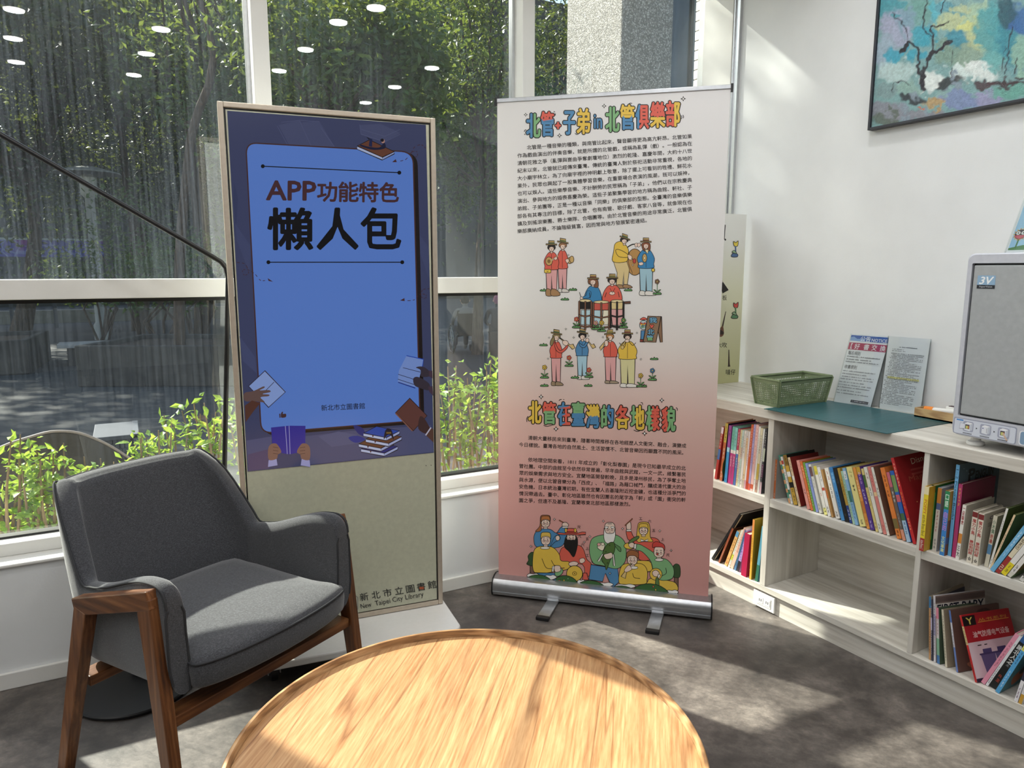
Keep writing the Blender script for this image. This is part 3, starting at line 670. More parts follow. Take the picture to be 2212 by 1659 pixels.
# ================================================================== round coffee table
def wood_table():
    t = NT('honey_oak_veneer'); v = t.coord((7, 0.45, 7), (0, 0, R(39)))
    a = t.noise(v, 2.6, 7, 0.6, 0.35); b = t.noise(t.coord((60, 3, 60), (0, 0, R(39))), 3, 4, 0.6, 0.2); c = t.noise(t.coord((5, .3, 5), (0, 0, R(39))), 2.0, 2, .5, .3)
    k1 = t.ramp(a, [(0.28, '#96714e'), (0.45, '#a98159'), (0.60, '#b48d64'), (0.75, '#c19c74')])
    k2 = t.mix(0.5, k1, t.ramp(b, [(0.3, '#6b4524'), (0.7, '#ffffff')]), 'SOFT_LIGHT')
    line = t.ramp(c, [(0.485, '#ffffff'), (0.5, '#8a6a4c'), (0.515, '#ffffff')])
    t.base(t.mix(0.55, k2, line, 'MULTIPLY')); t.set(Roughness=0.33, Specular_IOR_Level=0.4); t.bump(b, 0.05, 0.001); return t.m
OAK = wood_table()
OAK_RIM = wood('honey_oak_rim', [(0.25, '#7a583a'), (0.5, '#a67d54'), (0.75, '#c09a70')], (3, 3, 30), rough=0.35)
TX, TY, TR, TZ = 0.549, 1.224, 0.479, 0.45
tb = empty('coffee_table', (TX, TY, 0))
m = Matrix.Translation((TX, TY, 0))
MB().lathe([(0.001, TZ - 0.034), (TR - 0.012, TZ - 0.034), (TR - 0.012, TZ - 0.018), (0.001, TZ - 0.018)], 96, m).build('table_top', OAK, tb, sm=40)
MB().lathe([(TR - 0.0115, TZ - 0.036), (TR - 0.002, TZ - 0.036), (TR, TZ - 0.032), (TR, TZ - 0.003), (TR - 0.003, TZ), (TR - 0.009, TZ), (TR - 0.0115, TZ - 0.004), (TR - 0.0115, TZ - 0.036)], 96, m).build('rim', OAK_RIM, tb, sm=50)
for k in range(4):
    a = R(40 + 90 * k); p = Vector((TX + .27 * math.cos(a), TY + .27 * math.sin(a), TZ - .036)); q = Vector((TX + .36 * math.cos(a), TY + .36 * math.sin(a), 0))
    MB().tube([q, p], [.013, .02], 14).build('leg', OAK_RIM, tb, sm=50)
MB().lathe([(0.25, TZ - .06), (0.29, TZ - .06), (0.29, TZ - .035), (0.25, TZ - .035), (0.25, TZ - .06)], 40, m).build('underframe', OAK_RIM, tb, sm=40)
tag(tb, 'round honey oak coffee table with a raised tray rim in the foreground', 'table')

# ================================================================== armchair
def fabric_mat():
    t = NT('charcoal_wool'); v = t.coord()
    a = t.noise(v, 420, 2, 0.7); b = t.noise(t.coord((1, 1, 6)), 160, 3, 0.6)
    k = t.mix(0.5, a, b); t.base(t.ramp(k, [(0.30, '#27282a'), (0.5, '#3d3e42'), (0.72, '#626367')]))
    t.set(Roughness=0.95, Sheen_Weight=0.35, Sheen_Roughness=0.5, Specular_IOR_Level=0.2); t.bump(a, 0.35, 0.0015); return t.m
FABRIC = fabric_mat(); PIPING = M('#2c2d30', 0.85, name='dark_piping')
WALNUT = wood('walnut_stain', [(0.25, '#3a2012'), (0.5, '#683f22'), (0.8, '#8f603a')], (22, 22, 1.2), rough=0.36, dens=2.4, wave=0.12, dist=0.5)
WALNUT_X = wood('walnut_stain_rail', [(0.25, '#3a2012'), (0.5, '#683f22'), (0.8, '#8f603a')], (1.2, 22, 22), rough=0.36, dens=2.4, wave=0.12, dist=0.5)
WALNUT_Y = wood('walnut_stain_bar', [(0.25, '#3a2012'), (0.5, '#683f22'), (0.8, '#8f603a')], (22, 1.2, 22), rough=0.36, dens=2.4, wave=0.12, dist=0.5)
CYAW = R(-59.4)
ch = empty('armchair', (0.16, 2.234, 0), CYAW)      # local x = forwards, y = towards the far arm, z = up
CM = wm(ch)
def L(f, w, z): return CM @ Vector((f, w, z))
def shell():
    """one upholstered shell: near arm, back, far arm; a closed cross-section swept along a U"""
    path = []   # (f, w, nf, nw, top, lean, low)
    FR = [(.270, .592), (.268, .612), (.260, .630), (.244, .641), (.222, .645)]
    def arm(t): return lerp(0.645, 0.560, sstep(t * 1.05))
    for f, tp in FR: path.append((f, -0.262, 0, -1, tp, 0.0, .355))      # rounded near arm front -> junction
    for i in range(1, 9):
        t = i / 8; f = lerp(0.222, -0.13, t)
        path.append((f, -0.262 + .012 * t, 0, -1, arm(t), 0.0, .355 - .03 * t))
    for i in range(1, 16):  # round the back
        a = math.pi * i / 16; f = -0.13 - 0.085 * math.sin(a); w = -0.25 * math.cos(a) if True else 0
        w = -0.25 * (abs(math.cos(a)) ** 0.75) * (1 if math.cos(a) > 0 else -1)
        k = sstep((math.sin(a) - 0.05) / 0.5)
        path.append((f, w, -math.sin(a), -math.cos(a), lerp(0.560, 0.793, k), k, .325))
    for i in range(8):
        t = i / 8; f = lerp(-0.13, 0.222, t)
        path.append((f, 0.25 + .012 * t, 0, 1, arm(1 - t), 0.0, .325 + .03 * t))
    for f, tp in FR[::-1]: path.append((f, 0.262, 0, 1, tp, 0.0, .355))
    rows = []; crest = []; outer = []
    for f, w, nf, nw, top, k, low in path:
        n = Vector((nf, nw)).normalized(); th = 0.05 + 0.01 * k
        def P(off, z):
            lean = k * max(0, z - 0.42) * 0.36
            spread = 1.0 - 0.10 * k * max(0, (z - .55) / .24)
            return L(f + n.x * off - lean, (w * spread) + n.y * off, z)
        h = top - low
        sec = [P(0, low), P(-.004, low + h * .3), P(0, low + h * .65), P(0.0, top - .028), P(0.006, top - .010), P(th * .32, top), P(th * .68, top), P(th - .006, top - .010),
               P(th, top - .03), P(th, low + h * .6), P(th, low + h * .3), P(th - .006, low + .03), P(th - .022, low)]
        rows.append(sec); crest.append(P(th - .003, top - .005)); outer.append(sec)
    fine = [smooth_closed([tuple(q) for q in r], 2) for r in rows]; cols = [smooth_open([r[i] for r in fine], 3) for i in range(len(fine[0]))]; fine = [[c[j] for c in cols] for j in range(len(cols[0]))]
    mb = MB(); mb.grid(fine, True)
    n = len(fine[0]); R_ = len(fine); mb.f.append(tuple(range(n))); mb.f.append(tuple(range((R_ - 1) * n, R_ * n))[::-1])
    return mb, crest, rows
mb, crest, rows = shell()
sh = mb.build('upholstered_shell', FABRIC, ch, sm=60)
MB().tube(smooth_open(crest, 3), 0.0034, 6).build('piping', PIPING, sh, sm=80)
for r in (rows[0], rows[-1]):
    MB().tube([r[i] for i in (7, 8, 9, 10, 11)], 0.0033, 6).build('piping', PIPING, sh, sm=80)
    MB().tube([r[i] for i in (4, 3, 2, 1, 0)], 0.0033, 6).build('piping', PIPING, sh, sm=80)
# seat cushion with a bowed front
def seat_ring(sc, z, crown=0):
    P = []
    side = 0.245 * sc
    pts = [(-.20, -.19), (-.12, -.235), (.05, -.24), (.20, -.245), (.272, -.262), (.305, -.245), (.330, -.15), (.340, 0), (.330, .15), (.305, .245), (.272, .262), (.20, .245), (.05, .24), (-.12, .235), (-.20, .19)]
    pts = smooth_closed(pts, 3)
    return [L(0.06 + (f - 0.06) * sc, w * sc, z) for f, w in pts]
rings = [seat_ring(.90, .352), seat_ring(.965, .356), seat_ring(.99, .366), seat_ring(1.0, .40), seat_ring(.997, .420), seat_ring(.985, .432), seat_ring(.93, .441), seat_ring(.75, .449), seat_ring(.4, .452), seat_ring(.02, .453)]
mb = MB(); mb.grid(rings, True); n = len(rings[0]); mb.f.append(tuple(range(n))[::-1]); mb.f.append(tuple(range(9 * n, 10 * n)))
st = mb.build('seat', FABRIC, ch, sm=60)
MB().tube(seat_ring(.998, .426), 0.0036, 6, closed=True).build('piping', PIPING, st, sm=80)
# wooden side frames: tapered legs mitred into a rising arm bar
wood_bm = {}
for s in (-1, 1):
    side = CM.to_3x3() @ Vector((0, 1, 0))
    wf, wb = 0.318 * s, 0.330 * s
    A = Vector((.232, wf, .612)); B = Vector((-.075, wb, .520))
    Ff = Vector((.285, wf * 1.03, 0)); Fb = Vector((-.185, wb * 1.10, 0)) if s < 0 else Vector((-.172, .200, 0))
    MB().beam(CM @ (A + Vector((-.018, 0, 0))), CM @ Ff, .036, .058, side, .030, .036).build('leg', WALNUT, ch, bevel=.003)
    MB().beam(CM @ (B + Vector((.020, 0, 0))), CM @ Fb, .036, .054, side, .030, .036).build('leg', WALNUT, ch, bevel=.003)
    MB().beam(CM @ (A + Vector((.008, 0, .0005))), CM @ (B + Vector((-.010, 0, .0005))), .0365, .048, side).build('arm_rail', WALNUT_X, ch, bevel=.003)
MB().beam(L(.235, -.305, .285), L(.235, .305, .285), .03, .06, (0, 0, 1)).build('front_stretcher', WALNUT_Y, ch, bevel=.003)
MB().beam(L(-.13, -.315, .285), L(-.13, .315, .285), .03, .06, (0, 0, 1)).build('rear_stretcher', WALNUT_Y, ch, bevel=.003)
tag(ch, 'charcoal grey upholstered armchair with dark walnut frame by the window', 'armchair')

# ================================================================== arc floor lamp behind the armchair
fl = empty('floor_lamp', (-0.05, 2.60, 0))
MB().lathe([(0.001, 0), (0.185, 0), (0.19, 0.004), (0.19, 0.010), (0.186, 0.014), (0.001, 0.016)], 48, Matrix.Translation((-.065, 2.60, 0))).build('base', BLACK, fl, sm=40)
MB().lathe([(.03, .014), (.03, .05), (.026, .056), (.012, .058)], 20, Matrix.Translation((-.05, 2.68, 0))).build('collar', BLACK, fl, sm=40)
pole = [(-.05, 2.68, .05), (-.05, 2.68, .12), (-.02, 2.68, .17), (.05, 2.68, .20), (.20, 2.68, .245), (.25, 2.68, .28), (.268, 2.68, .34), (.272, 2.68, .45)]
b0 = on_y(484, 1060, 2.68); b1 = on_y(493, 600, 2.68); b2 = on_y(462, 556, 2.68); b3 = on_y(0, 290, 2.68); d = (b3 - b2)
pts = pole[:-1] + [tuple(b0), tuple(b1), tuple(on_y(488, 578, 2.68)), tuple(on_y(477, 565, 2.68)), tuple(b2), tuple(b2 + d * 2.0)]
MB().tube(pts, 0.0085, 10).build('pole', BLACK, fl, sm=60)
e = b2 + d * 2.0
MB().lathe([(.02, .0), (.03, -.02), (.11, -.10), (.115, -.105), (.105, -.10), (.02, -.015)], 28, Matrix.Translation(e)).build('lamp_shade', BLACK, fl, sm=50)
tag(fl, 'black arc floor lamp with a slanting arm and round base behind the armchair', 'floor lamp')
# ================================================================== advertising kiosk (screen cabinet on a wheeled plate)
K0, K1 = Vector((0.303, 2.577, 0)), Vector((1.019, 2.500, 0))
kd = (K1 - K0).normalized(); kn = Vector((kd.y, -kd.x, 0))          # kn faces the room
KW = (K1 - K0).length; KZ0, KZ1 = 0.102, 1.935
ks = empty('display_kiosk', (K0 + K1) / 2)
km = Matrix(((kd.x, -kn.x, 0, K0.x), (kd.y, -kn.y, 0, K0.y), (0, 0, 1, 0), (0, 0, 0, 1)))   # x across, y backwards, z up
def KP(px_, py_): return on_plane(px_, py_, K0, kn)
CREAM = M('#b8b9a3', 0.32, name='kiosk_cream_panel'); RIMALU = M('#c6b9a8', 0.38, 0.45, name='champagne_aluminium')
KBACK = M('#f0efec', 0.5, name='kiosk_white_back')
MB().box(.02, KW - .02, .004, .050, KZ0 + .015, KZ1 - .015, km).build('cabinet', KBACK, ks)
fr = [MB().box(0, .018, -.006, .055, KZ0, KZ1, km), MB().box(KW - .018, KW, -.006, .055, KZ0, KZ1, km), MB().box(.018, KW - .018, -.006, .055, KZ1 - .018, KZ1, km), MB().box(.018, KW - .018, -.006, .055, KZ0, KZ0 + .018, km)]
for f_ in fr: f_.build('frame_rail', RIMALU, ks, bevel=.003)
MB().box(.019, KW - .019, .0015, .004, KZ0 + .019, KZ1 - .019, km).build('shadow_gap', BLACK, ks)
MB().box(.024, KW - .024, -.002, .0015, KZ0 + .022, KZ1 - .024, km).build('front_panel', CREAM, ks)
SCR = ink_mat('lit_screen', 0.18, 0.52)
cx_ = lambda ox, oy, sc: (lambda x, y: KP(ox + x / sc, oy + y / sc) + kn * 0.003)
# --- screen picture, in photograph crop coordinates: 460 + x/3.318, 200 + y/3.318 (lower crop adds 1592.6 to y)
ik = Ink(cx_(460, 200, 3.318), kn, 0.0004)
LO = 1592.6
ik.poly([(102, 132), (1524, 232), (1582, 986 + LO), (248, 1122 + LO)], '#43496c')
for k, (q, c) in enumerate([([(470, 235), (620, 200), (770, 385), (550, 385)], '#4d5376'), ([(640, 215), (760, 205), (870, 390), (700, 390)], '#4d5376'), ([(1050, 235), (1200, 225), (1340, 290), (1230, 355), (1060, 300)], '#4d5376'),
    ([(150, 640), (180, 760), (165, 980), (145, 760)], '#3c4366'), ([(160, 940), (270, 1100), (262, 1290), (170, 1060)], '#484f74'), ([(1480, 1020), (1545, 1110), (1545, 1330), (1485, 1160)], '#484f74'),
    ([(190, 150 + LO), (300, 300 + LO), (315, 420 + LO), (215, 330 + LO)], '#4a5177'), ([(240, 900 + LO), (420, 870 + LO), (420, 1000 + LO), (250, 1060 + LO)], '#575a80'), ([(650, 870 + LO), (1000, 830 + LO), (1560, 790 + LO), (1580, 980 + LO), (640, 1076 + LO)], '#54587c'),
    ([(755, 870 + LO), (900, 835 + LO), (1030, 860 + LO), (1030, 920 + LO), (850, 945 + LO)], '#5d6186'), ([(250, 1000 + LO), (400, 960 + LO), (400, 1100 + LO), (255, 1118 + LO)], '#5b4f72')]):
    ik.poly(q, c)
for pts in ([(460, 240), (530, 370), (545, 385)], [(620, 205), (705, 390)], [(490, 215), (620, 200), (760, 210)], [(770, 250), (870, 390)], [(1050, 230), (1060, 300), (1230, 355), (1340, 300)], [(1060, 265), (1230, 315), (1340, 265)]):
    ik.stroke(pts, 3, '#5c6286')
def bez(p, c, q, n=6): return [tuple((1 - t) ** 2 * a_ + 2 * t * (1 - t) * b_ + t * t * c_ for a_, b_, c_ in zip(p, c, q)) for t in [i / n for i in range(n + 1)]]
def card(d):
    return bez((244 - d, 440), (242 - d, 366 - d), (312, 369 - d)) + bez((1350, 427 - d), (1426 + d, 434 - d), (1430 + d, 510)) + bez((1476 + d, 690 + LO), (1478 + d, 752 + LO + d), (1420, 757 + LO + d)) + bez((430, 836 + LO + d), (350 - d, 846 + LO + d), (346 - d, 770 + LO))
ik.poly([(x + 28, y + (16 if i > 13 else 12)) for i, (x, y) in enumerate(card(8))], '#211a18')
ik.poly(card(9), '#4a2f2b')
ik.poly(card(0), '#6189dc')
# dumb-bell rules
for (x0, y0, x1, y1) in ((357, 529, 1334, 575), (397, 1216, 1355, 1216)):
    ik.stroke([(x0, y0), (x1, y1)], 7, '#121216'); ik.ell(x0, y0, 14, 14, '#121216'); ik.ell(x1, y1, 14, 14, '#121216')
ik.text('APP', 384, 768, 735, 195, '#4c2f33', y1=772, bold=.05)
for ch_, xa, xb in (('功', 748, 886), ('能', 900, 1040), ('特', 1046, 1182), ('色', 1192, 1328)):
    ik.text(ch_, xa, 768 + (xa - 748) * .012, xb, 152, '#4c2f33', y1=768 + (xb - 748) * .012, bold=.05)
for ch_, xa, xb in (('懶', 396, 712), ('人', 748, 1036), ('包', 1062, 1342)):
    ik.text(ch_, xa, 1098, xb, 318, '#100f12', bold=.045)
ik.text('新北市立圖書館', 776, 684 + LO, 1088, 46, '#16161c', y1=668 + LO, bold=.012)
# plane trails
def trail(pts, n=13):
    P = smooth_open(pts, 12); L_ = len(P)
    for i in range(n):
        a = int(i * (L_ - 1) / n); b = max(a + 1, int((i + .55) * (L_ - 1) / n)); ik.stroke(P[a:b + 1], 4.5, '#4c2f33')
trail([(1524, 400), (1490, 375), (1440, 395), (1420, 450), (1460, 460), (1460, 425), (1420, 430), (1380, 480), (1320, 495)])
ik.poly([(1282, 500), (1308, 478), (1316, 500)], '#4c2f33')
trail([(170, 1216), (230, 1230), (255, 1290), (225, 1308), (212, 1275), (250, 1270), (300, 1300), (340, 1345), (390, 1345)])
ik.poly([(430, 1356), (392, 1330), (398, 1350)], '#4c2f33')
trail([(1550, 1405), (1500, 1415), (1490, 1460), (1520, 1475), (1525, 1450), (1480, 1445), (1440, 1485), (1375, 1492)])
ik.poly([(1338, 1490), (1370, 1472), (1372, 1494)], '#4c2f33')
# reader lying on a book
ik.poly([(1032, 385), (1120, 340), (1298, 425), (1212, 465)], '#6d4333', 4); ik.poly([(1032, 385), (1212, 465), (1212, 485), (1032, 408)], '#b9c4e8', 4); ik.poly([(1212, 465), (1298, 425), (1298, 440), (1212, 485)], '#9aa8d8', 4)
ik.blob([(1060, 375), (1115, 390), (1190, 395), (1225, 360), (1232, 400), (1150, 412), (1060, 388)], '#1b1f3c'); ik.poly([(1115, 385), (1122, 330), (1140, 335), (1138, 392)], '#1f2750'); ik.poly([(1098, 318), (1125, 332), (1115, 338)], '#14151f')
ik.ell(1217, 350, 13, 15, '#b98b7d'); ik.ell(1211, 343, 13, 12, '#191522')
# left: hand with an open book
ik.poly([(255, 510 + LO), (372, 400 + LO), (518, 552 + LO), (398, 662 + LO)], '#8fa9e4', 5, '#3b3340'); ik.stroke([(438, 480 + LO), (330, 590 + LO)], 4, '#3b3340')
ik.blob([(225, 560 + LO), (290, 545 + LO), (360, 512 + LO), (368, 522 + LO), (335, 540 + LO), (400, 538 + LO), (410, 552 + LO), (350, 566 + LO), (400, 570 + LO), (396, 582 + LO), (340, 590 + LO), (370, 625 + LO), (300, 618 + LO), (228, 615 + LO)], '#6b5450', 0)
ik.poly([(228, 650 + LO), (280, 612 + LO), (340, 630 + LO), (290, 690 + LO), (234, 768 + LO)], '#5b3a30')
# right: hand with books
ik.poly([(1385, 292 + LO), (1506, 318 + LO), (1490, 400 + LO), (1460, 520 + LO), (1322, 480 + LO), (1330, 400 + LO)], '#7f9bdc'); ik.stroke([(1385, 292 + LO), (1506, 318 + LO), (1500, 370 + LO)], 6, '#2b4bb2'); ik.stroke([(1325, 482 + LO), (1448, 524 + LO)], 7, '#24388c'); ik.stroke([(1360, 378 + LO), (1485, 410 + LO)], 4, '#30304a'); ik.stroke([(1325, 425 + LO), (1450, 465 + LO)], 4, '#30304a'); ik.stroke([(1322, 460 + LO), (1450, 502 + LO)], 4, '#30304a')
ik.blob([(1452, 376 + LO), (1500, 370 + LO), (1545, 400 + LO), (1545, 440 + LO), (1490, 440 + LO), (1485, 395 + LO)], '#3d3540'); ik.blob([(1434, 455 + LO), (1470, 445 + LO), (1545, 490 + LO), (1548, 540 + LO), (1470, 520 + LO), (1440, 500 + LO)], '#3d3540')
ik.poly([(1545, 400 + LO), (1570, 400 + LO), (1572, 455 + LO), (1545, 440 + LO)], '#4c3a48'); ik.poly([(1540, 515 + LO), (1572, 510 + LO), (1576, 580 + LO), (1548, 550 + LO)], '#4c3a48')
# right: brown book and hand
ik.poly([(1306, 700 + LO), (1408, 596 + LO), (1532, 722 + LO), (1434, 830 + LO)], '#66403a', 4, '#2a1c1c'); ik.stroke([(1306, 704 + LO), (1428, 832 + LO)], 8, '#8a5d4f')
ik.blob([(1480, 730 + LO), (1510, 738 + LO), (1548, 800 + LO), (1560, 820 + LO), (1525, 850 + LO), (1470, 815 + LO)], '#45302f'); ik.poly([(1560, 808 + LO), (1578, 820 + LO), (1580, 915 + LO), (1522, 860 + LO)], '#5b3f36'); ik.stroke([(1560, 806 + LO), (1522, 862 + LO)], 9, '#c8c5d8')
# thumb
ik.poly([(474, 708 + LO), (482, 706 + LO), (484, 736 + LO), (476, 736 + LO)], '#4a3236'); ik.blob([(486, 710 + LO), (494, 694 + LO), (502, 695 + LO), (500, 708 + LO), (522, 708 + LO), (522, 730 + LO), (500, 736 + LO), (487, 732 + LO)], '#4a3236')
# purple book in two hands
ik.poly([(415, 806 + LO), (520, 795 + LO), (545, 793 + LO), (662, 794 + LO), (660, 975 + LO), (560, 996 + LO), (530, 996 + LO), (430, 975 + LO)], '#34309a'); ik.stroke([(518, 795 + LO), (532, 996 + LO)], 4, '#b0aee2'); ik.stroke([(545, 793 + LO), (552, 996 + LO)], 4, '#b0aee2')
for s_, x in ((1, 440), (-1, 650)):
    X = lambda q: x + s_ * q
    ik.poly([(X(-42), 1040 + LO), (X(15), 1030 + LO), (X(22), 1076 + LO), (X(-46), 1088 + LO)], '#a9a8d8'); ik.blob([(X(-45), 960 + LO), (X(-25), 925 + LO), (X(10), 920 + LO), (X(30), 940 + LO), (X(45), 965 + LO), (X(48), 985 + LO), (X(25), 1000 + LO), (X(15), 1030 + LO), (X(-40), 1036 + LO)], '#8d6a5c')
    for q in (945, 968, 990): ik.stroke([(X(-10), q + LO), (X(28), q + 6 + LO)], 3, '#4d3730')
# leaves and pile of books
ik.blob([(1005, 790 + LO), (1070, 810 + LO), (1095, 870 + LO), (1040, 850 + LO)], '#27307a'); ik.blob([(970, 880 + LO), (1030, 865 + LO), (1090, 890 + LO), (1020, 915 + LO)], '#2c3a92')
for (a, b, w_, c1) in ((1060, 950, 262, '#26307e'), (1044, 915, 250, '#6b4533'), (1094, 880, 256, '#6b4533'), (1077, 838, 258, '#2d4fb0')):
    b += LO; q = w_
    ik.poly([(a, b + 8), (a + q * .36, b - 40), (a + q, b - 8), (a + q * .63, b + 40)], c1, 3); ik.poly([(a, b + 8), (a + q * .63, b + 40), (a + q * .63, b + 62), (a, b + 30)], '#c4cdee', 4, '#20202c'); ik.poly([(a + q * .63, b + 40), (a + q, b - 8), (a + q, b + 14), (a + q * .63, b + 62)], '#a9b4e0', 4, '#20202c'); ik.ell(a + q * .26, b + 29, 5, 6, '#5a2520')
ik.blob([(1222, 890 + LO), (1232, 830 + LO), (1255, 812 + LO), (1280, 830 + LO), (1294, 895 + LO), (1270, 860 + LO), (1245, 862 + LO)], '#1a1a2c'); ik.rect(1240, 838 + LO, 1275, 850 + LO, '#7d6434')
sc_ = ik.build('screen', SCR, ks)
tag(sc_, 'lit blue notice screen with large Chinese heading')
# lettering on the cream panel and the library badge
ik = Ink(cx_(480, 1150, 4.096), kn, 0.0006)
for k, (c, x, y) in enumerate((('新', 1222, 602), ('北', 1326, 584), ('市', 1428, 566), ('立', 1530, 548), ('圖', 1630, 530), ('書', 1726, 512), ('館', 1822, 494))):
    ik.text(c, x, y, x + 74, 76, '#17181c', y1=y - 12, bold=-.004)
ik.rect(1742, 478, 1782, 500, '#a8532e')
ik.text('New', 1228, 672, 1322, 62, '#17181c', y1=652); ik.text('Taipei', 1354, 646, 1488, 62, '#17181c', y1=620); ik.text('City', 1508, 614, 1600, 62, '#17181c', y1=596); ik.text('Library', 1622, 592, 1782, 62, '#17181c', y1=562)
bd = [(1075, 590), (1090, 560), (1165, 548), (1196, 570), (1198, 676), (1180, 690), (1090, 698), (1072, 684)]
ik.poly(bd, '#c3c4ae', 9, '#8c8b84'); ik.poly([(1080, 610), (1100, 604), (1104, 688), (1082, 690)], '#6b3f86'); ik.poly([(1104, 605), (1124, 600), (1128, 686), (1108, 688)], '#2f6b4e'); ik.poly([(1128, 600), (1146, 594), (1184, 676), (1160, 682)], '#e0573a')
ik.build('library_lettering', INK, ks)
for q in ((1526, 1080), (1562, 1077)):
    p = KP(460 + q[0] / 3.318, 680 + q[1] / 3.318)
    MB().lathe([(.001, 0), (.0016, 0), (.0016, .003), (.001, .003)], 10, Matrix.Translation(p + kn * .0005) @ kn.to_track_quat('Z', 'Y').to_matrix().to_4x4()).build('sensor_hole', BLACK, ks)
# wheeled plate
plm = km
poly = rrect(-.012, KW + .012, -.215, .235, .03)
MB().prism(poly, .072, .100, plm).build('base_plate', M('#e3e2de', 0.3, name='white_steel'), ks, bevel=.006)
for x, y in ((.07, -.14), (KW - .07, -.14), (.07, .17), (KW - .07, .17)):
    c = km @ Vector((x, y, 0))
    w = MB(); w.lathe([(.012, -.012), (.033, -.012), (.036, -.008), (.036, .008), (.033, .012), (.012, .012)], 20, Matrix.Translation(c + Vector((0, 0, .036))) @ Matrix.Rotation(R(90), 4, 'Y') )
    cs = w.build('caster', BLACK, ks, sm=40)
    MB().box(c.x - .022, c.x - .018, c.y - .02, c.y + .02, .03, .073).box(c.x + .018, c.x + .022, c.y - .02, c.y + .02, .03, .073).box(c.x - .022, c.x + .022, c.y - .02, c.y + .02, .068, .073).build('caster_fork', ALU, cs)
    MB().lathe([(.001, -.0135), (.011, -.0135), (.011, .0135), (.001, .0135)], 14, Matrix.Translation(c + Vector((0, 0, .036))) @ Matrix.Rotation(R(90), 4, 'Y')).build('caster_hub', ALU, cs)
tag(ks, 'tall cream display kiosk with a lit blue screen on a white wheeled plate', 'display kiosk')
# ================================================================== roll-up banner
B0, B1 = Vector((1.333, 2.635, 0)), Vector((2.005, 2.017, 0))
bd = (B1 - B0).normalized(); bn = Vector((bd.y, -bd.x, 0))           # bn faces the room
bc = (B0 + B1) / 2
bo = B0 - bn * 0.05                                                   # a point of the canvas plane
ba = empty('rollup_banner', bc)
def BP(x, y): return on_plane(x, y, bo, bn)
us = [(BP(x, y) - bo).dot(bd) for x, y in ((1071, 226), (1080, 1258))], [(BP(x, y) - bo).dot(bd) for x, y in ((1563, 182), (1543, 1310))]
u0, u1 = sum(us[0]) / 2, sum(us[1]) / 2
zt = (BP(1071, 226).z + BP(1563, 182).z) / 2
bmx = Matrix(((bd.x, -bn.x, 0, bo.x), (bd.y, -bn.y, 0, bo.y), (0, 0, 1, 0), (0, 0, 0, 1)))
def canvas_mat():
    t = NT('banner_canvas'); t.n.remove(t.b)
    sp = t.node('SeparateXYZ'); t.link(t.node('TexCoord').outputs['Object'], sp.inputs[0])
    k = t.math('DIVIDE', sp.outputs[2], 2.05)
    c = t.ramp(k, [(0.05, '#d99f98'), (0.25, '#dfaaa2'), (0.40, '#e5c3b8'), (0.53, '#e9e0da'), (0.62, '#eceae7'), (1.0, '#edebea')])
    d = t.node('BsdfPrincipled'); d.inputs['Roughness'].default_value = 0.55; t.link(c, d.inputs['Base Color'])
    tr = t.node('BsdfTranslucent'); t.link(c, tr.inputs[0])
    m_ = t.node('MixShader'); m_.inputs[0].default_value = 0.13; t.link(d.outputs[0], m_.inputs[1]); t.link(tr.outputs[0], m_.inputs[2])
    t.link(m_.outputs[0], t.out.inputs[0]); return t.m
cv = MB().box(u0, u1, 0, .0012, .075, zt, bmx).build('canvas', canvas_mat(), ba)
prof = [(-.050, .012), (-.056, .03), (-.056, .048), (-.050, .066), (-.040, .078), (-.012, .085), (.012, .085), (.040, .078), (.050, .060), (.050, .012)]
bw0, bw1 = u0 - .012, u1 + .012
mb = MB(); n = len(prof)
mb.add([(bw0, y, z) for y, z in prof] + [(bw1, y, z) for y, z in prof], [tuple(range(n)), tuple(range(n, 2 * n))[::-1]] + [(i, n + i, n + (i + 1) % n, (i + 1) % n) for i in range(n)], bmx)
BALU = M('#b4b6b9', 0.28, 0.85, name='satin_base_aluminium')
cas = mb.build('base_cassette', BALU, ba, sm=35)
MB().box(bw0, bw1, -.0575, -.0545, .0265, .0285, bmx).build('groove', GREY_PL, cas)
for a, b in ((bw0 - .006, bw0), (bw1, bw1 + .006)):
    mb = MB(); pr = [(y * 1.04, .010 + (z - .012) * 1.05) for y, z in prof]
    mb.add([(a, y, z) for y, z in pr] + [(b, y, z) for y, z in pr], [tuple(range(n)), tuple(range(n, 2 * n))[::-1]] + [(i, n + i, n + (i + 1) % n, (i + 1) % n) for i in range(n)], bmx)
    mb.build('end_cap', BLACK, ba)
for (ax, ay, ex, ey) in ((1192, 1300, 1172, 1338), (1430, 1328, 1410, 1367)):
    e = on_z(ex, ey, 0.008); uf = (e - bo).dot(bd); vf = -(e - bo).dot(bn)
    fm = bmx @ Matrix.Translation((uf + .012, 0, 0)) @ Matrix.Rotation(R(-4), 4, 'Z')
    ft = MB().box(-.025, .025, vf + .02, .10, 0.003, 0.012, fm).build('foot', BALU, ba, bevel=.002)
    MB().box(-.027, .027, vf, vf + .022, 0.0, 0.015, fm).build('foot_cap', BLACK, ft, bevel=.003)
MB().box(u0 - .004, u1 + .004, -.004, .006, zt - .006, zt + .010, bmx).build('top_rail', BALU, ba, bevel=.002)
for a in (u0 - .009, u1 + .0): MB().box(a, a + .009, -.007, .009, zt - .016, zt + .012, bmx).build('rail_cap', BLACK, ba)
um = (u0 + u1) / 2
MB().tube([bmx @ Vector((um, .022, .08)), bmx @ Vector((um, .022, 1.0)), bmx @ Vector((um, .014, zt - .002))], .008, 10).build('support_pole', BALU, ba, sm=60)
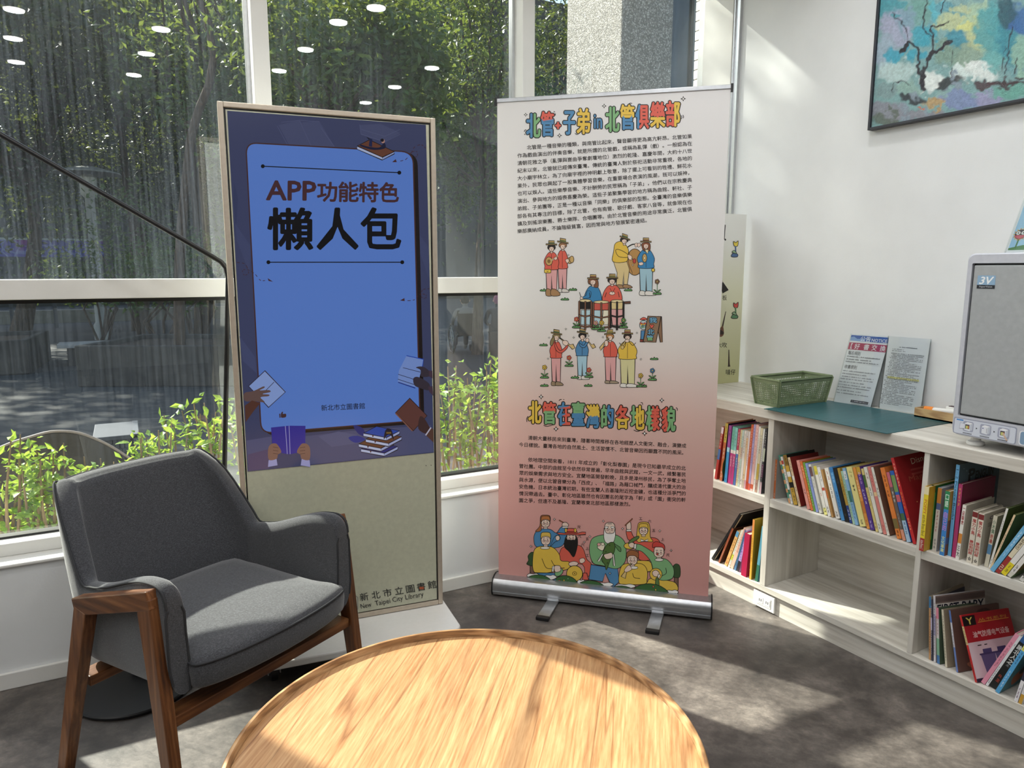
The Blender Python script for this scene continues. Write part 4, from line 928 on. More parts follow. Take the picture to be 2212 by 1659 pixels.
# ---------------------------------------------------------------- print on the canvas
S = 4.337
fnB = lambda x, y: BP(1060 + x / S, 170 + y / S)
ik = Ink(fnB, bn, 0.0004, 0.00001)
RED, YEL, GRN, BLU, INKC = '#d9604f', '#e2bd4a', '#7eb07a', '#4f87b3', '#1c1815'
for a in (('北', 338, 330, 462, 548, BLU, GRN, ('x', .55)), ('管', 474, 312, 588, 536, RED, BLU, ('y', .33)), ('+', 610, 412, 652, 466, RED), ('子', 684, 306, 788, 520, BLU), ('弟', 810, 282, 928, 514, YEL),
          ('北', 1080, 268, 1202, 494, GRN, GRN, None), ('管', 1218, 246, 1342, 474, YEL, BLU, ('y', .5)), ('俱', 1360, 246, 1478, 464, BLU, RED, ('x', .3)), ('樂', 1500, 222, 1630, 456, RED, YEL, ('y', .6)), ('部', 1645, 212, 1770, 444, RED, YEL, ('x', .6))):
    ik.reset(); ik.boxchar(*a)
ik.boxchar('in', 970, 338, 1042, 464, BLU, line=8, fat=3)
def spark(x, y, r, c='#f0efe9'):
    ik.poly([(x, y - r), (x + r * .3, y - r * .3), (x + r, y), (x + r * .3, y + r * .3), (x, y + r), (x - r * .3, y + r * .3), (x - r, y), (x - r * .3, y - r * .3)], INKC); ik.poly([(x, y - r * .45), (x + r * .35, y), (x, y + r * .45), (x - r * .35, y)], c)
for x, y, r in ((328, 338, 20), (645, 532, 24), (1063, 256, 24), (1804, 188, 26)): spark(x, y, r)
for p in ([(590, 305), (603, 315)], [(606, 325), (606, 345)], [(316, 500), (318, 485), (335, 478)], [(316, 515), (322, 528)], [(790, 512), (805, 522), (820, 518)], [(935, 385), (946, 400), (942, 425)], [(1285, 245), (1305, 230), (1325, 232)], [(1785, 345), (1792, 360), (1785, 378)], [(1800, 340), (1808, 358), (1802, 370)]):
    ik.stroke(p, 6, INKC, True)
body = ['北管是一種音樂的種類，與南管比起來，聲音顯得更為高亢軒昂。北管如果', '作為戲曲演出的伴奏音樂，就是所謂的北管戲，或稱為亂彈（戲）。一般認為在', '清朝花雅之爭（亂彈與崑曲爭奪劇壇地位）激烈的乾隆、嘉慶年間，大約十八世',
        '紀末以來，北管就已經傳來臺灣。傳統的臺灣人對於祭祀活動非常重視，各地的', '大小廟宇林立，為了向廟宇裡的神明獻上敬意，除了擺上可看到的牲禮、鮮花水', '果外，民眾也興起了一股集體學習音樂，在重要場合表演的風潮，既可以娛神，',
        '也可以娛人。這些樂學音樂、不計酬勞的民眾稱為「子弟」，他們以在宗教慶典', '演出、參與地方的婚喪喜慶為榮。這些子弟聚集學習的地方稱為曲館、軒社、子', '弟館、子弟團等，正是一種以音樂「同樂」的俱樂部的型態。全臺灣的音樂俱樂',
        '部各有其專注的目標，除了北管，也有南管、歌仔戲、客家八音等，就像現在也', '擴及到搖滾樂團、爵士樂隊、合唱團等。由於北管音樂的用途非常廣泛，北管俱', '樂部廣納成員，不論階級貧富，因而常與地方發展緊密連結。']
tx = Ink(fnB, bn, 0.0004, 0.00001)
def para(lines, yl0, yl1, yr0, yr1, xl, xr, indent, last, h, tail=()):
    n_ = len(lines)
    for i, s in enumerate(lines):
        t = i / max(n_ - 1, 1); a = lerp(yl0, yl1, t); b = lerp(yr0, yr1, t); x0 = indent if i == 0 else xl; x1 = last if (i == n_ - 1 and last) else xr
        if s[-1] in '，。' and x1 == xr: x1 -= 26
        g = lambda x: a + (b - a) * (x - xl) / (xr - xl)
        tx.reset(); tx.text(s, x0, g(x0), x1, h, '#221d1b', y1=g(x1), bold=.024)
para(body, 668, 1448, 556, 1306, 252, 1886, 340, 1462, 45)
Y4 = 2905.8; Y5 = 3990.0; Y3 = 1387.9
p2 = ['清朝大量移民來到臺灣，隨著時間推移在各地經歷人文衝突、融合，演變成', '今日樣貌。臺灣各地的自然風土、生活習慣不、北管音樂因而顯露不同的風采。']
p3 = ['依地理空間來看，1811 年成立的「彰化梨春園」是現今已知最早成立的北', '管社團。中部的曲館至今依然非常普遍，早年曲館與武館，一文一武，維繫著民', '眾的娛樂需求與地方安全。宜蘭地區開發較晚，且多是漳州移民，為了爭奪土地', '與水源，便以北管音樂分為「西皮」、「福路」為藉口械鬥，釀成清代重大的治', '安危機。日本統治臺灣初期，有些宜蘭人去基隆附近挖金礦，也這種分派爭鬥的', '情況帶過去。臺中、彰化地區雖然也有因團名的尾字為「軒」或「園」衝突的軒', '園之爭，但遠不及基隆、宜蘭等東北部地區那樣激烈。']
para(p2, 470 + Y4, 538 + Y4, 550 + Y4, 616 + Y4, 265, 1830, 350, None, 44)
para(p3, 674 + Y4, 1060 + Y4, 760 + Y4, 1116 + Y4, 266, 1826, 350, 1306, 44)
tx.build('lettering', INK, cv)
o4 = lambda *a: (a[0], a[1], a[2] + Y4, a[3], a[4] + Y4) + tuple(a[5:])
for a in (('北', 358, 118, 470, 320, YEL), ('管', 490, 126, 606, 326, RED, GRN, ('y', .42)), ('在', 634, 128, 742, 338, BLU, RED, ('x', .52)), ('臺', 764, 128, 876, 342, GRN, BLU, ('y', .5)), ('灣', 900, 150, 1016, 362, YEL, BLU, ('y', .5)),
          ('的', 1040, 156, 1146, 358, GRN, BLU, ('x', .48)), ('各', 1176, 158, 1294, 370, RED, YEL, ('y', .55)), ('地', 1316, 160, 1436, 378, GRN, YEL, ('x', .35)), ('樣', 1460, 164, 1580, 388, GRN, RED, ('x', .45)), ('貌', 1606, 172, 1726, 396, RED, GRN, ('x', .45))):
    ik.reset(); ik.boxchar(*o4(*a))
for x, y, r in ((472, 74, 26), (1603, 107, 26), (612, 375, 27), (1442, 417, 27)): spark(x, y + Y4, r)
for p in ([(640, 112), (650, 100), (665, 98)], [(680, 98), (690, 102)], [(340, 310), (336, 280), (350, 255)], [(1405, 128), (1420, 130), (1424, 150)], [(1735, 175), (1748, 185), (1748, 205)], [(495, 340), (520, 350), (560, 344), (580, 338)], [(1340, 385), (1370, 398), (1400, 392)]):
    ik.stroke([(x, y + Y4) for x, y in p], 6, INKC, True)
# ---- musicians with straw hats
SKIN = '#ecd3c2'; LWD = 5
def hat(x, y, w, band, tilt=0):
    ik.poly([(x - w * .55, y + 30 - tilt), (x - w * .5, y - 2 - tilt), (x + w * .5, y - 2 + tilt), (x + w * .55, y + 30 + tilt)], '#c2a468', LWD); ik.poly([(x - w * .55, y + 30 - tilt), (x - w * .54, y + 15 - tilt), (x + w * .54, y + 15 + tilt), (x + w * .55, y + 30 + tilt)], band, 3)
    ik.poly([(x - w, y + 38 - tilt * 2), (x - w, y + 28 - tilt * 2), (x + w, y + 28 + tilt * 2), (x + w, y + 38 + tilt * 2)], '#c9ab6e', LWD)
def face(x, y, rx, ry, hair, long=0, side=0):
    if long: ik.blob([(x - rx * 1.5, y - ry * .8), (x + rx * 1.5, y - ry * .8), (x + rx * (1.9 if long > 1 else 1.6), y + ry * 1.5), (x + rx * .6, y + ry * 1.7), (x - rx * .8, y + ry * (1.7 if long == 1 else .8)), (x - rx * 1.6, y + ry * .5)], hair, LWD)
    else: ik.blob([(x - rx * 1.25, y - ry), (x + rx * 1.25, y - ry), (x + rx * 1.3, y + ry * .2), (x - rx * 1.3, y + ry * .2)], hair, LWD)
    ik.rect(x - rx * .45, y + ry * .6, x + rx * .45, y + ry * 1.5, SKIN, 4); ik.ell(x, y, rx, ry, SKIN, LWD)
    ik.blob([(x - rx, y - ry * .3), (x - rx * .9, y - ry), (x + rx * .9, y - ry), (x + rx, y - ry * .3), (x, y - ry * .55)], hair)
    d = side * rx * .3
    for q in (-.38, .38): ik.ell(x + q * rx + d, y, 3.2, 3.2, INKC, n=8)
    ik.stroke([(x + d, y + 2), (x + d + 3 * (side or 1), y + 9), (x + d - 1, y + 10)], 3); ik.stroke([(x - 6 + d, y + ry * .55), (x + 6 + d, y + ry * .55)], 3.5)
def body_(tor, topc, legs, legc, shoes, shoec):
    for q in legs: ik.poly(q, legc, LWD)
    for q in shoes: ik.blob(q, shoec, LWD, k=3)
    ik.blob(tor, topc, LWD)
def legsq(x0, x1, y0, y1, gap=8): m_ = (x0 + x1) / 2; return [[(x0, y0), (x1, y0), (x1 - 6, y1), (m_ + gap / 2, y1), (m_, y0 + 60), (m_ - gap / 2, y1), (x0 + 8, y1)]]
def shoe(x0, x1, y0, y1): return [(x0, y0), ((x0 + x1) / 2, y0 - 2), (x1, (y0 + y1) / 2), (x1, y1), (x0, y1)]
def stroke3(pts, w=LWD): ik.stroke([(x, y + Y3) for x, y in pts], w, INKC, True)
def grass(x, y, w=40):
    y += Y3; ik.blob([(x - w, y), (x - w * .7, y - 16), (x - w * .3, y - 10), (x, y - 24), (x + w * .35, y - 12), (x + w * .7, y - 18), (x + w, y)], '#5f9a58', LWD, k=3)
def flower(x, y, c, h=60):
    grass(x, y, 38); ik.stroke([(x, y + Y3 - 12), (x, y + Y3 - h)], 6, '#3d6b3a'); ik.blob([(x - 8, y + Y3 - 18), (x - 34, y + Y3 - 44), (x - 12, y + Y3 - 38)], '#5f9a58', 4); ik.blob([(x + 8, y + Y3 - 18), (x + 34, y + Y3 - 44), (x + 12, y + Y3 - 38)], '#5f9a58', 4)
    for k in range(5): ik.ell(x + 13 * math.cos(k * 1.256), y + Y3 - h - 10 + 13 * math.sin(k * 1.256), 10, 10, c, 4, n=10)
    ik.ell(x, y + Y3 - h - 10, 7, 7, '#e8d27a', 3, n=10)
def sh3(pts): return [(x, y + Y3) for x, y in pts]
def standing(x, y0, topc, pants, shoec, band, hair, w=62, hgt=(265, 455, 500), side=0, long=0, tor=None):
    y = y0 + Y3; a, b, c = (q + y for q in hgt)
    body_(tor and sh3(tor) or [(x - w * .55, y + 118), (x, y + 104), (x + w * .6, y + 120), (x + w * 1.1, y + 190), (x + w, y + 240), (x + w * .92, a), (x - w * .9, a), (x - w, y + 235), (x - w * 1.12, y + 185)], topc,
          legsq(x - w * .85, x + w * .88, a - 4, b), pants, [shoe(x - w * .8, x + w * .15, b - 2, c), shoe(x - w * .05, x + w * 1.2, b, c)], shoec)
    ik.stroke([(x, y + 125), (x, a - 5)], 3.5); face(x + side * 4, y + 72, 23, 29, hair, long, side); hat(x + side * 5, y, 52, band, 4 * side)
ik.reset()
for p in ((500, 602), (770, 595), (695, 686), (1288, 600), (495, 1114), (1532, 1244), (503, 1494), (914, 1494), (790, 1418)): grass(p[0], p[1], 36)
standing(672, 112, RED, '#dfa6a4', '#ded9d0', '#7a8a4c', '#9a6e48', side=1, hgt=(278, 470, 500), w=48)
ik.ell(742, 315 + Y3, 22, 30, '#c4a060', LWD); ik.ell(760, 305 + Y3, 20, 32, '#d0ac6c', LWD); ik.blob(sh3([(700, 310), (725, 300), (735, 322), (715, 340)]), SKIN, 4)
standing(570, 132, RED, '#dfa6a4', '#a8825a', '#6d7a50', '#2a211d', hgt=(268, 455, 512))
ik.ell(546, 322 + Y3, 33, 40, '#c4a060', LWD); ik.ell(546, 322 + Y3, 12, 14, '#8d6c38', 3); ik.stroke(sh3([(565, 318), (632, 270)]), 12, '#d8c8a0'); ik.stroke(sh3([(565, 318), (632, 270)]), 3); ik.blob(sh3([(592, 292), (618, 280), (624, 300), (604, 312)]), SKIN, 4)
ik.poly(rrect(503, 565, 398 + Y3, 432 + Y3, 8, 2), '#e2c24c', LWD); stroke3([(524, 412), (533, 420), (542, 412)], 4)
ik.reset(); ik.ell(1350, 330 + Y3, 78, 124, '#b58a50', LWD + 1, n=28); stroke3([(1300, 240), (1290, 330), (1330, 440)], 4); stroke3([(1270, 200), (1330, 165), (1410, 170)], 12); ik.stroke(sh3([(1275, 205), (1335, 172), (1405, 178)]), 6, '#e7e3da', True)
for q in (1350, 1375): ik.blob(sh3([(q, 160), (q + 22, 152), (q + 30, 175), (q + 6, 190)]), SKIN, 4)
body_(sh3([(1165, 160), (1215, 136), (1262, 165), (1290, 215), (1286, 270), (1270, 326), (1145, 326), (1152, 230)]), YEL, [sh3([(1150, 326), (1276, 326), (1300, 400), (1280, 545), (1245, 545), (1248, 420), (1235, 545), (1175, 545), (1185, 430)])], '#d8c28c', [sh3(q) for q in (shoe(1185, 1262, 545, 575), shoe(1245, 1320, 543, 572))], '#a3805c')
face(1252, 132 + Y3, 24, 27, '#231d1a', side=1); hat(1258, 72 + Y3, 48, '#5f7a48', 8); ik.blob(sh3([(1170, 220), (1210, 215), (1285, 258), (1282, 285), (1200, 278)]), YEL, LWD); ik.blob(sh3([(1285, 262), (1318, 272), (1325, 305), (1295, 305)]), SKIN, 4); ik.stroke(sh3([(1318, 292), (1340, 315)]), 5); ik.ell(1346, 320 + Y3, 15, 22, '#b8443a', 4)
standing(1455, 106, '#3a83b4', '#9fc3d0', '#e6e2da', '#8b5a3c', '#8a5136', w=72, hgt=(280, 498, 535), long=1)
ik.ell(1442, 292 + Y3, 22, 40, '#c4a060', LWD); ik.ell(1442, 292 + Y3, 8, 14, '#e8d8a8', 3); ik.blob(sh3([(1385, 340), (1420, 330), (1430, 352), (1400, 362)]), SKIN, 4); ik.poly(sh3([(1445, 215), (1480, 212), (1472, 252), (1455, 235)]), '#e6d9a8', 4); ik.ell(1522, 405 + Y3, 16, 16, '#e2c24c', LWD); flower(1560, 632, '#8d6a52', 110)
for (x, y0, c, hr, lg, sd) in ((958, 450, '#3a83b4', '#84563a', 2, -1), (1138, 444, RED, '#2a211d', 0, 0)):
    y = y0 + Y3; w = 75 if x < 1000 else 85
    ik.blob([(x - w * .55, y + 118), (x, y + 100), (x + w * .6, y + 115), (x + w * 1.05, y + 190), (x + w * .9, y + 258), (x - w * .9, y + 258), (x - w * 1.02, y + 190)], c, LWD); face(x, y + 66, 26, 30, hr, lg, sd); hat(x + 2, y, 54, '#8b5a3c' if x < 1000 else '#8a8a48')
ik.blob(sh3([(905, 600), (940, 610), (930, 660), (870, 672), (865, 655), (895, 640)]), '#3a83b4', 4); ik.stroke(sh3([(832, 612), (848, 665)]), 6); ik.stroke(sh3([(926, 615), (932, 668)]), 6); ik.ell(852, 668 + Y3, 14, 13, SKIN, 4)
stroke3([(1085, 615), (1070, 660)]); stroke3([(1195, 610), (1205, 660)]); ik.ell(1138, 622 + Y3, 26, 16, SKIN, 4); ik.stroke(sh3([(1118, 575), (1140, 620), (1165, 575)]), 4)
ik.poly(sh3([(850, 780), (935, 780), (930, 915), (845, 915)]), '#b9d6de', 4); ik.poly(sh3([(970, 750), (1040, 750), (1030, 910), (960, 910)]), '#b9d6de', 4); ik.poly(sh3([(1060, 745), (1115, 745), (1100, 915), (1040, 915)]), '#e6e0c8', 4); ik.poly(sh3([(1125, 750), (1245, 750), (1230, 920), (1140, 920)]), '#dfa6a4', 4)
def drum(x0, x1, y0, y1, legc, side, top):
    ik.poly(sh3([(x0 + 12, y0 + 14), (x1 - 12, y0 + 14), (x1 - 16, y0 + 80), (x0 + 16, y0 + 80)]), side, 4); ik.ell((x0 + x1) / 2, y0 + 4 + Y3, (x1 - x0) / 2 - 8, 14, top, LWD)
    for x in (x0 + 6, (x0 + x1) / 2, x1 - 6): ik.poly(sh3([(x - 7, y0 + 8), (x + 7, y0 + 8), (x + 7, y1 + (18 if x0 + 9 < x < x1 - 9 else 0)), (x - 7, y1 + (18 if x0 + 9 < x < x1 - 9 else 0))]), legc, 4)
    for yy in (y0 + 132, y1 - 30): ik.poly(sh3([(x0, yy), ((x0 + x1) / 2, yy + 14), (x1, yy), (x1, yy + 12), ((x0 + x1) / 2, yy + 26), (x0, yy + 12)]), legc, 4)
drum(824, 950, 688, 948, '#8a5f46', '#1a1715', '#e0d0a0'); drum(956, 1116, 700, 958, '#8a5f46', '#c85a4c', '#e0d0a0'); drum(1118, 1250, 692, 950, '#201c1a', '#d8c48c', '#e0d0a0')
ik.poly(sh3([(1252, 702), (1310, 696), (1312, 716), (1256, 720)]), '#6b4434', 4)
flower(804, 945, RED, 70); flower(985, 960, '#e4a9a0', 50); flower(1040, 978, YEL, 70); flower(1245, 945, '#5f9a58', 60)
ik.reset()
# signboard and gumball machine
ik.ell(1432, 920 + Y3, 38, 44, '#b9cdd2', LWD); ik.blob(sh3([(1400, 870), (1432, 848), (1470, 868)]), RED, LWD)
for k in range(14): ik.ell(1405 + (k * 23) % 58, 905 + Y3 + (k * 11) % 44, 9, 9, (RED, YEL, BLU, GRN)[k % 4], 2, n=8)
ik.poly(sh3([(1408, 972), (1450, 972), (1440, 1060), (1405, 1060)]), BLU, LWD); ik.poly(sh3([(1400, 1055), (1445, 1055), (1445, 1078), (1398, 1078)]), '#8d3f35', LWD)
ik.poly(sh3([(1570, 838), (1600, 840), (1610, 1080), (1590, 1082), (1565, 960), (1552, 1060)]), '#8a6a50', LWD); ik.poly(sh3([(1472, 836), (1596, 840), (1548, 1082), (1428, 1076)]), '#8f7258', LWD + 1)
ik.boxchar('我', 1486, 850 + Y3, 1556, 898 + Y3, '#6fa5c4', line=5, fat=2); ik.boxchar('北', 1470, 960 + Y3, 1530, 1008 + Y3, '#6fa5c4', line=5, fat=2); ik.boxchar('管', 1462, 1016 + Y3, 1520, 1064 + Y3, '#6fa5c4', GRN, ('y', .4), line=5, fat=2)
ik.blob(sh3([(1508, 950), (1490, 925), (1498, 912), (1509, 922), (1520, 912), (1528, 926)]), RED, 4)
# wind players
ik.reset(); standing(612, 966, RED, '#dfa6a4', '#9a8468', '#5f7a48', '#8a7a52', w=52, side=1, hgt=(262, 488, 520)); ik.blob(sh3([(585, 1030), (600, 1050), (578, 1110), (558, 1105), (560, 1070)]), '#8a7a52', LWD)
ik.blob(sh3([(600, 1080), (650, 1160), (720, 1105), (715, 1140), (660, 1182), (610, 1150)]), RED, LWD); ik.poly(sh3([(650, 1040), (745, 1105), (772, 1098), (790, 1135), (765, 1148), (738, 1118), (648, 1046)]), '#d8bc7c', LWD); ik.blob(sh3([(675, 1070), (710, 1065), (728, 1090), (712, 1112), (680, 1100)]), SKIN, 4)
ik.reset(); standing(856, 958, BLU, '#a9cddc', '#e6e2da', '#4a5a48', '#1f1a18', w=54, side=1, hgt=(250, 440, 470)); ik.blob(sh3([(830, 1085), (870, 1110), (912, 1050), (918, 1075), (880, 1130), (840, 1120)]), BLU, LWD); ik.poly(sh3([(890, 1040), (945, 1105), (965, 1095), (984, 1128), (955, 1140), (936, 1112)]), '#d8bc7c', LWD); ik.ell(905, 1062 + Y3, 16, 20, SKIN, 4)
ik.reset(); standing(1122, 966, RED, '#dfa6a4', '#a3927a', '#a8a050', '#b8834e', w=60, side=-1, hgt=(252, 478, 500)); ik.poly(sh3([(1108, 1045), (1058, 1105), (1062, 1120), (1030, 1158), (1020, 1130), (1045, 1100), (1100, 1038)]), '#d8bc7c', LWD); ik.blob(sh3([(1068, 1072), (1095, 1068), (1100, 1105), (1075, 1120)]), SKIN, 4)
standing(1282, 966, YEL, '#d6d09c', '#e6e2da', '#9a5a4a', '#3a2a22', w=80, hgt=(272, 506, 536)); stroke3([(1205, 1085), (1250, 1130), (1268, 1075)]); stroke3([(1360, 1085), (1330, 1110), (1292, 1070)]); ik.poly(sh3([(1272, 1048), (1280, 1054), (1245, 1112), (1232, 1104)]), '#d8bc7c', 4); ik.ell(1234, 1128 + Y3, 15, 18, '#d8bc7c', 4); ik.ell(1278, 1068 + Y3, 20, 15, SKIN, 4)
flower(735, 1306, RED, 70); flower(505, 1416, YEL, 90); flower(920, 1410, RED, 60); flower(1405, 1498, YEL, 95); flower(1515, 1436, BLU, 80); grass(1440, 1498, 22)
for x, y in ((730, 264), (548, 1038), (705, 955), (778, 1035), (915, 1020), (1052, 1032), (1370, 992), (538, 1234), (1408, 1238), (1332, 358)): spark(x, y + Y3, 12)
ik.reset()
# ---- band behind the bushes
def s5(pts): return [(x, y + Y5) for x, y in pts]
def sc5(pts, w=LWD): ik.stroke(s5(pts), w, INKC, True)
def head5(x, y, rx, ry, hair=None, cap=None):
    y += Y5; ik.rect(x - rx * .45, y + ry * .5, x + rx * .45, y + ry * 1.35, SKIN, 4)
    for q in (-1, 1): ik.ell(x + q * rx, y + 6, 7, 10, SKIN, 4, n=10)
    ik.poly(rrect(x - rx, x + rx, y - ry, y + ry, rx * .8, 4), SKIN, LWD)
    if hair: ik.blob([(x - rx * 1.05, y - ry * .1), (x - rx * 1.0, y - ry * 1.1), (x, y - ry * 1.3), (x + rx * 1.0, y - ry * 1.1), (x + rx * 1.05, y - ry * .1), (x + rx * .6, y - ry * .5), (x - rx * .6, y - ry * .5)], hair, LWD)
    for q in (-.42, .42): ik.ell(x + q * rx, y + 2, 4, 5, INKC, n=8); ik.stroke([(x + q * rx - 10, y - 14), (x + q * rx + 10, y - 14)], 5); ik.ell(x + q * rx, y + 16, 9, 9, '#e9beb0', 3, n=12)
    ik.stroke([(x - 3, y + 4), (x - 6, y + 16), (x + 3, y + 17)], 3.5); ik.stroke([(x - 7, y + ry * .68), (x + 7, y + ry * .68)], 4)
for x, y0, y1 in ((385, 450, 640), (1735, 560, 800)):
    ik.rect(x - 16, y0 + 110 + Y5, x + 22, y1 + Y5, '#7a5a4a', LWD); ik.blob(s5([(x - 45, y0 + 110), (x - 30, y0 + 70), (x - 35, y0 + 30), (x, y0 - 5), (x + 38, y0 + 20), (x + 34, y0 + 120)]), '#37532f', LWD)
ik.blob(s5([(405, 330), (420, 260), (480, 228), (560, 232), (615, 265), (660, 210), (720, 205), (700, 330), (640, 400), (440, 400)]), BLU, LWD); ik.blob(s5([(468, 110), (510, 98), (555, 108), (550, 170), (480, 190), (470, 245), (420, 250), (460, 200)]), '#a8683c', LWD); head5(514, 165, 38, 46, '#b5713e')
ik.stroke(s5([(640, 145), (720, 190)]), 12, '#7a4a34'); ik.blob(s5([(672, 175), (705, 165), (730, 190), (715, 208), (676, 208)]), SKIN, LWD); ik.rect(672, 203 + Y5, 722, 220 + Y5, '#e6e2da', 4)
ik.blob(s5([(650, 440), (690, 395), (820, 380), (870, 420), (900, 510), (945, 560), (930, 655), (880, 680), (860, 560), (650, 545)]), RED, LWD); ik.poly(s5([(866, 640), (900, 640), (918, 705), (860, 705)]), RED, LWD)
ik.blob(s5([(705, 300), (755, 280), (805, 300), (815, 360), (800, 440), (775, 490), (735, 440), (690, 390)]), '#14110f', LWD); head5(755, 305, 40, 42); ik.blob(s5([(718, 335), (755, 330), (795, 335), (805, 400), (775, 480), (730, 420)]), '#14110f')
ik.poly(s5([(615, 265), (640, 262), (700, 268), (810, 268), (860, 255), (890, 258), (890, 280), (812, 284), (700, 282), (640, 280)]), RED, LWD); ik.blob(s5([(705, 270), (715, 230), (755, 222), (795, 232), (805, 272)]), RED, LWD); ik.rect(710, 250 + Y5, 800, 264 + Y5, '#b23b32', 3); ik.ell(705, 240 + Y5, 11, 20, YEL, 4); ik.ell(792, 240 + Y5, 11, 20, YEL, 4)
ik.blob(s5([(430, 400), (570, 395), (640, 460), (660, 525), (735, 535), (730, 600), (580, 630), (415, 640), (395, 500)]), YEL, LWD); sc5([(480, 505), (520, 590), (585, 600)]); sc5([(568, 520), (590, 560), (610, 572)]); head5(516, 325, 42, 52, '#d9b554')
ik.ell(510, 405 + Y5, 44, 12, '#e9e4da', 4); ik.poly(s5([(412, 638), (610, 640), (600, 672), (410, 662)]), BLU, LWD); ik.blob(s5([(610, 600), (660, 590), (678, 630), (640, 668), (604, 660)]), GRN, LWD)
ik.poly(s5([(578, 578), (598, 572), (590, 628), (572, 626)]), '#e6e2da', 4); ik.blob(s5([(598, 575), (650, 575), (655, 620), (605, 630)]), SKIN, LWD); ik.stroke(s5([(650, 595), (692, 592)]), 8, '#7a4a34'); ik.blob(s5([(735, 545), (780, 530), (820, 545), (800, 572), (742, 572)]), SKIN, LWD)
ik.blob(s5([(600, 300), (640, 285), (648, 325), (600, 350), (560, 390)]), BLU, 4); ik.ell(628, 312 + Y5, 20, 24, SKIN, 4)
ik.ell(786, 645 + Y5, 75, 74, YEL, LWD + 1, n=30); ik.ell(786, 645 + Y5, 20, 17, None or '#d9b344', 4); ik.ell(786, 645 + Y5, 5, 5, INKC, n=8)
ik.blob(s5([(835, 510), (870, 500), (885, 525), (860, 548), (836, 540)]), SKIN, 4); ik.blob(s5([(945, 520), (985, 492), (1000, 510), (968, 552)]), SKIN, 4)
# old man in the centre
ik.poly(s5([(940, 560), (1190, 600), (1205, 720), (1140, 780), (1075, 640), (1048, 720), (920, 700)]), BLU, LWD)
ik.blob(s5([(925, 430), (950, 320), (1050, 282), (1170, 282), (1250, 340), (1270, 440), (1255, 540), (1180, 600), (1050, 570), (960, 545)]), GRN, LWD)
head5(1116, 220, 48, 55); ik.blob(s5([(1066, 220), (1060, 300), (1075, 350), (1110, 365), (1150, 350), (1168, 290), (1165, 230), (1150, 265), (1085, 265)]), '#efece6', LWD); ik.ell(1085, 212 + Y5, 17, 9, '#efece6', 3); ik.ell(1142, 212 + Y5, 17, 9, '#efece6', 3)
for q in (-10, 4, 18): sc5([(1095, 172 + q * .6), (1135, 172 + q * .6)], 3)
ik.blob(s5([(1085, 380), (1130, 350), (1165, 368), (1158, 440), (1120, 520), (1085, 610), (1068, 560), (1040, 520), (1050, 450)]), '#4f6e33', LWD)
for q in ((1115, 380), (1080, 440), (1048, 530), (1095, 545)): ik.ell(q[0], q[1] + Y5, 7, 7, '#2c3f1f', n=8)
ik.blob(s5([(1000, 400), (1030, 355), (1070, 370), (1050, 430)]), '#efe3cc', LWD); ik.ell(1014, 372 + Y5, 16, 15, '#e4a9a0', 4); ik.ell(1050, 368 + Y5, 15, 14, '#efe3cc', 4); ik.blob(s5([(1160, 370), (1215, 400), (1218, 440), (1190, 420)]), '#5c8a52', LWD)
ik.blob(s5([(1060, 470), (1100, 455), (1135, 450), (1140, 495), (1085, 510)]), SKIN, LWD); ik.poly(s5([(1045, 460), (1058, 462), (1020, 532), (1000, 528)]), '#e6e2da', 4); ik.poly(s5([(1142, 465), (1155, 462), (1168, 572), (1150, 572)]), '#e6e2da', 4)
# woman with golden hair, drummer in green, horn player in yellow
ik.blob(s5([(1270, 240), (1310, 240), (1340, 300), (1400, 310), (1540, 310), (1590, 370), (1560, 480), (1480, 520), (1390, 510), (1380, 400), (1320, 340), (1285, 320)]), RED, LWD); ik.blob(s5([(1378, 200), (1400, 165), (1470, 165), (1492, 210), (1495, 300), (1520, 345), (1440, 345), (1370, 340)]), '#e0b84e', LWD); head5(1432, 235, 38, 46, '#e0b84e'); ik.poly(s5([(1405, 320), (1440, 335), (1475, 320), (1470, 345), (1440, 340), (1408, 346)]), '#efece6', 4)
ik.blob(s5([(1272, 190), (1290, 160), (1312, 170), (1312, 230), (1278, 232)]), SKIN, LWD); ik.stroke(s5([(1258, 195), (1330, 128)]), 12, '#7a4a34'); ik.poly(s5([(1272, 232), (1315, 232), (1318, 250), (1274, 250)]), '#e6e2da', 4)
ik.poly(s5([(1370, 520), (1480, 525), (1505, 545), (1520, 620), (1380, 640)]), YEL, LWD); ik.blob(s5([(1470, 720), (1500, 690), (1600, 700), (1730, 730), (1735, 810), (1480, 760)]), YEL, LWD)
ik.ell(1300, 385 + Y5, 52, 30, YEL, LWD); ik.blob(s5([(1290, 362), (1320, 320), (1380, 292), (1388, 312), (1340, 345)]), '#5c7a42', LWD); ik.blob(s5([(1292, 370), (1325, 352), (1352, 372), (1345, 400), (1308, 400)]), SKIN, LWD)
ik.blob(s5([(1355, 375), (1400, 372), (1500, 430), (1580, 490), (1660, 520), (1715, 600), (1700, 690), (1590, 705), (1530, 640), (1500, 530), (1420, 440), (1358, 420)]), GRN, LWD); ik.poly(s5([(1345, 368), (1368, 365), (1362, 412), (1340, 410)]), '#e6e2da', 4)
head5(1576, 440, 46, 52); ik.blob(s5([(1518, 400), (1520, 360), (1560, 345), (1625, 375), (1628, 430), (1610, 400), (1545, 395)]), '#c8443c', LWD); ik.ell(1578, 515 + Y5, 40, 14, '#e9e4da', 4); ik.ell(1562, 462 + Y5, 9, 11, '#c8443c', 4); sc5([(1640, 590), (1645, 640), (1605, 665)])
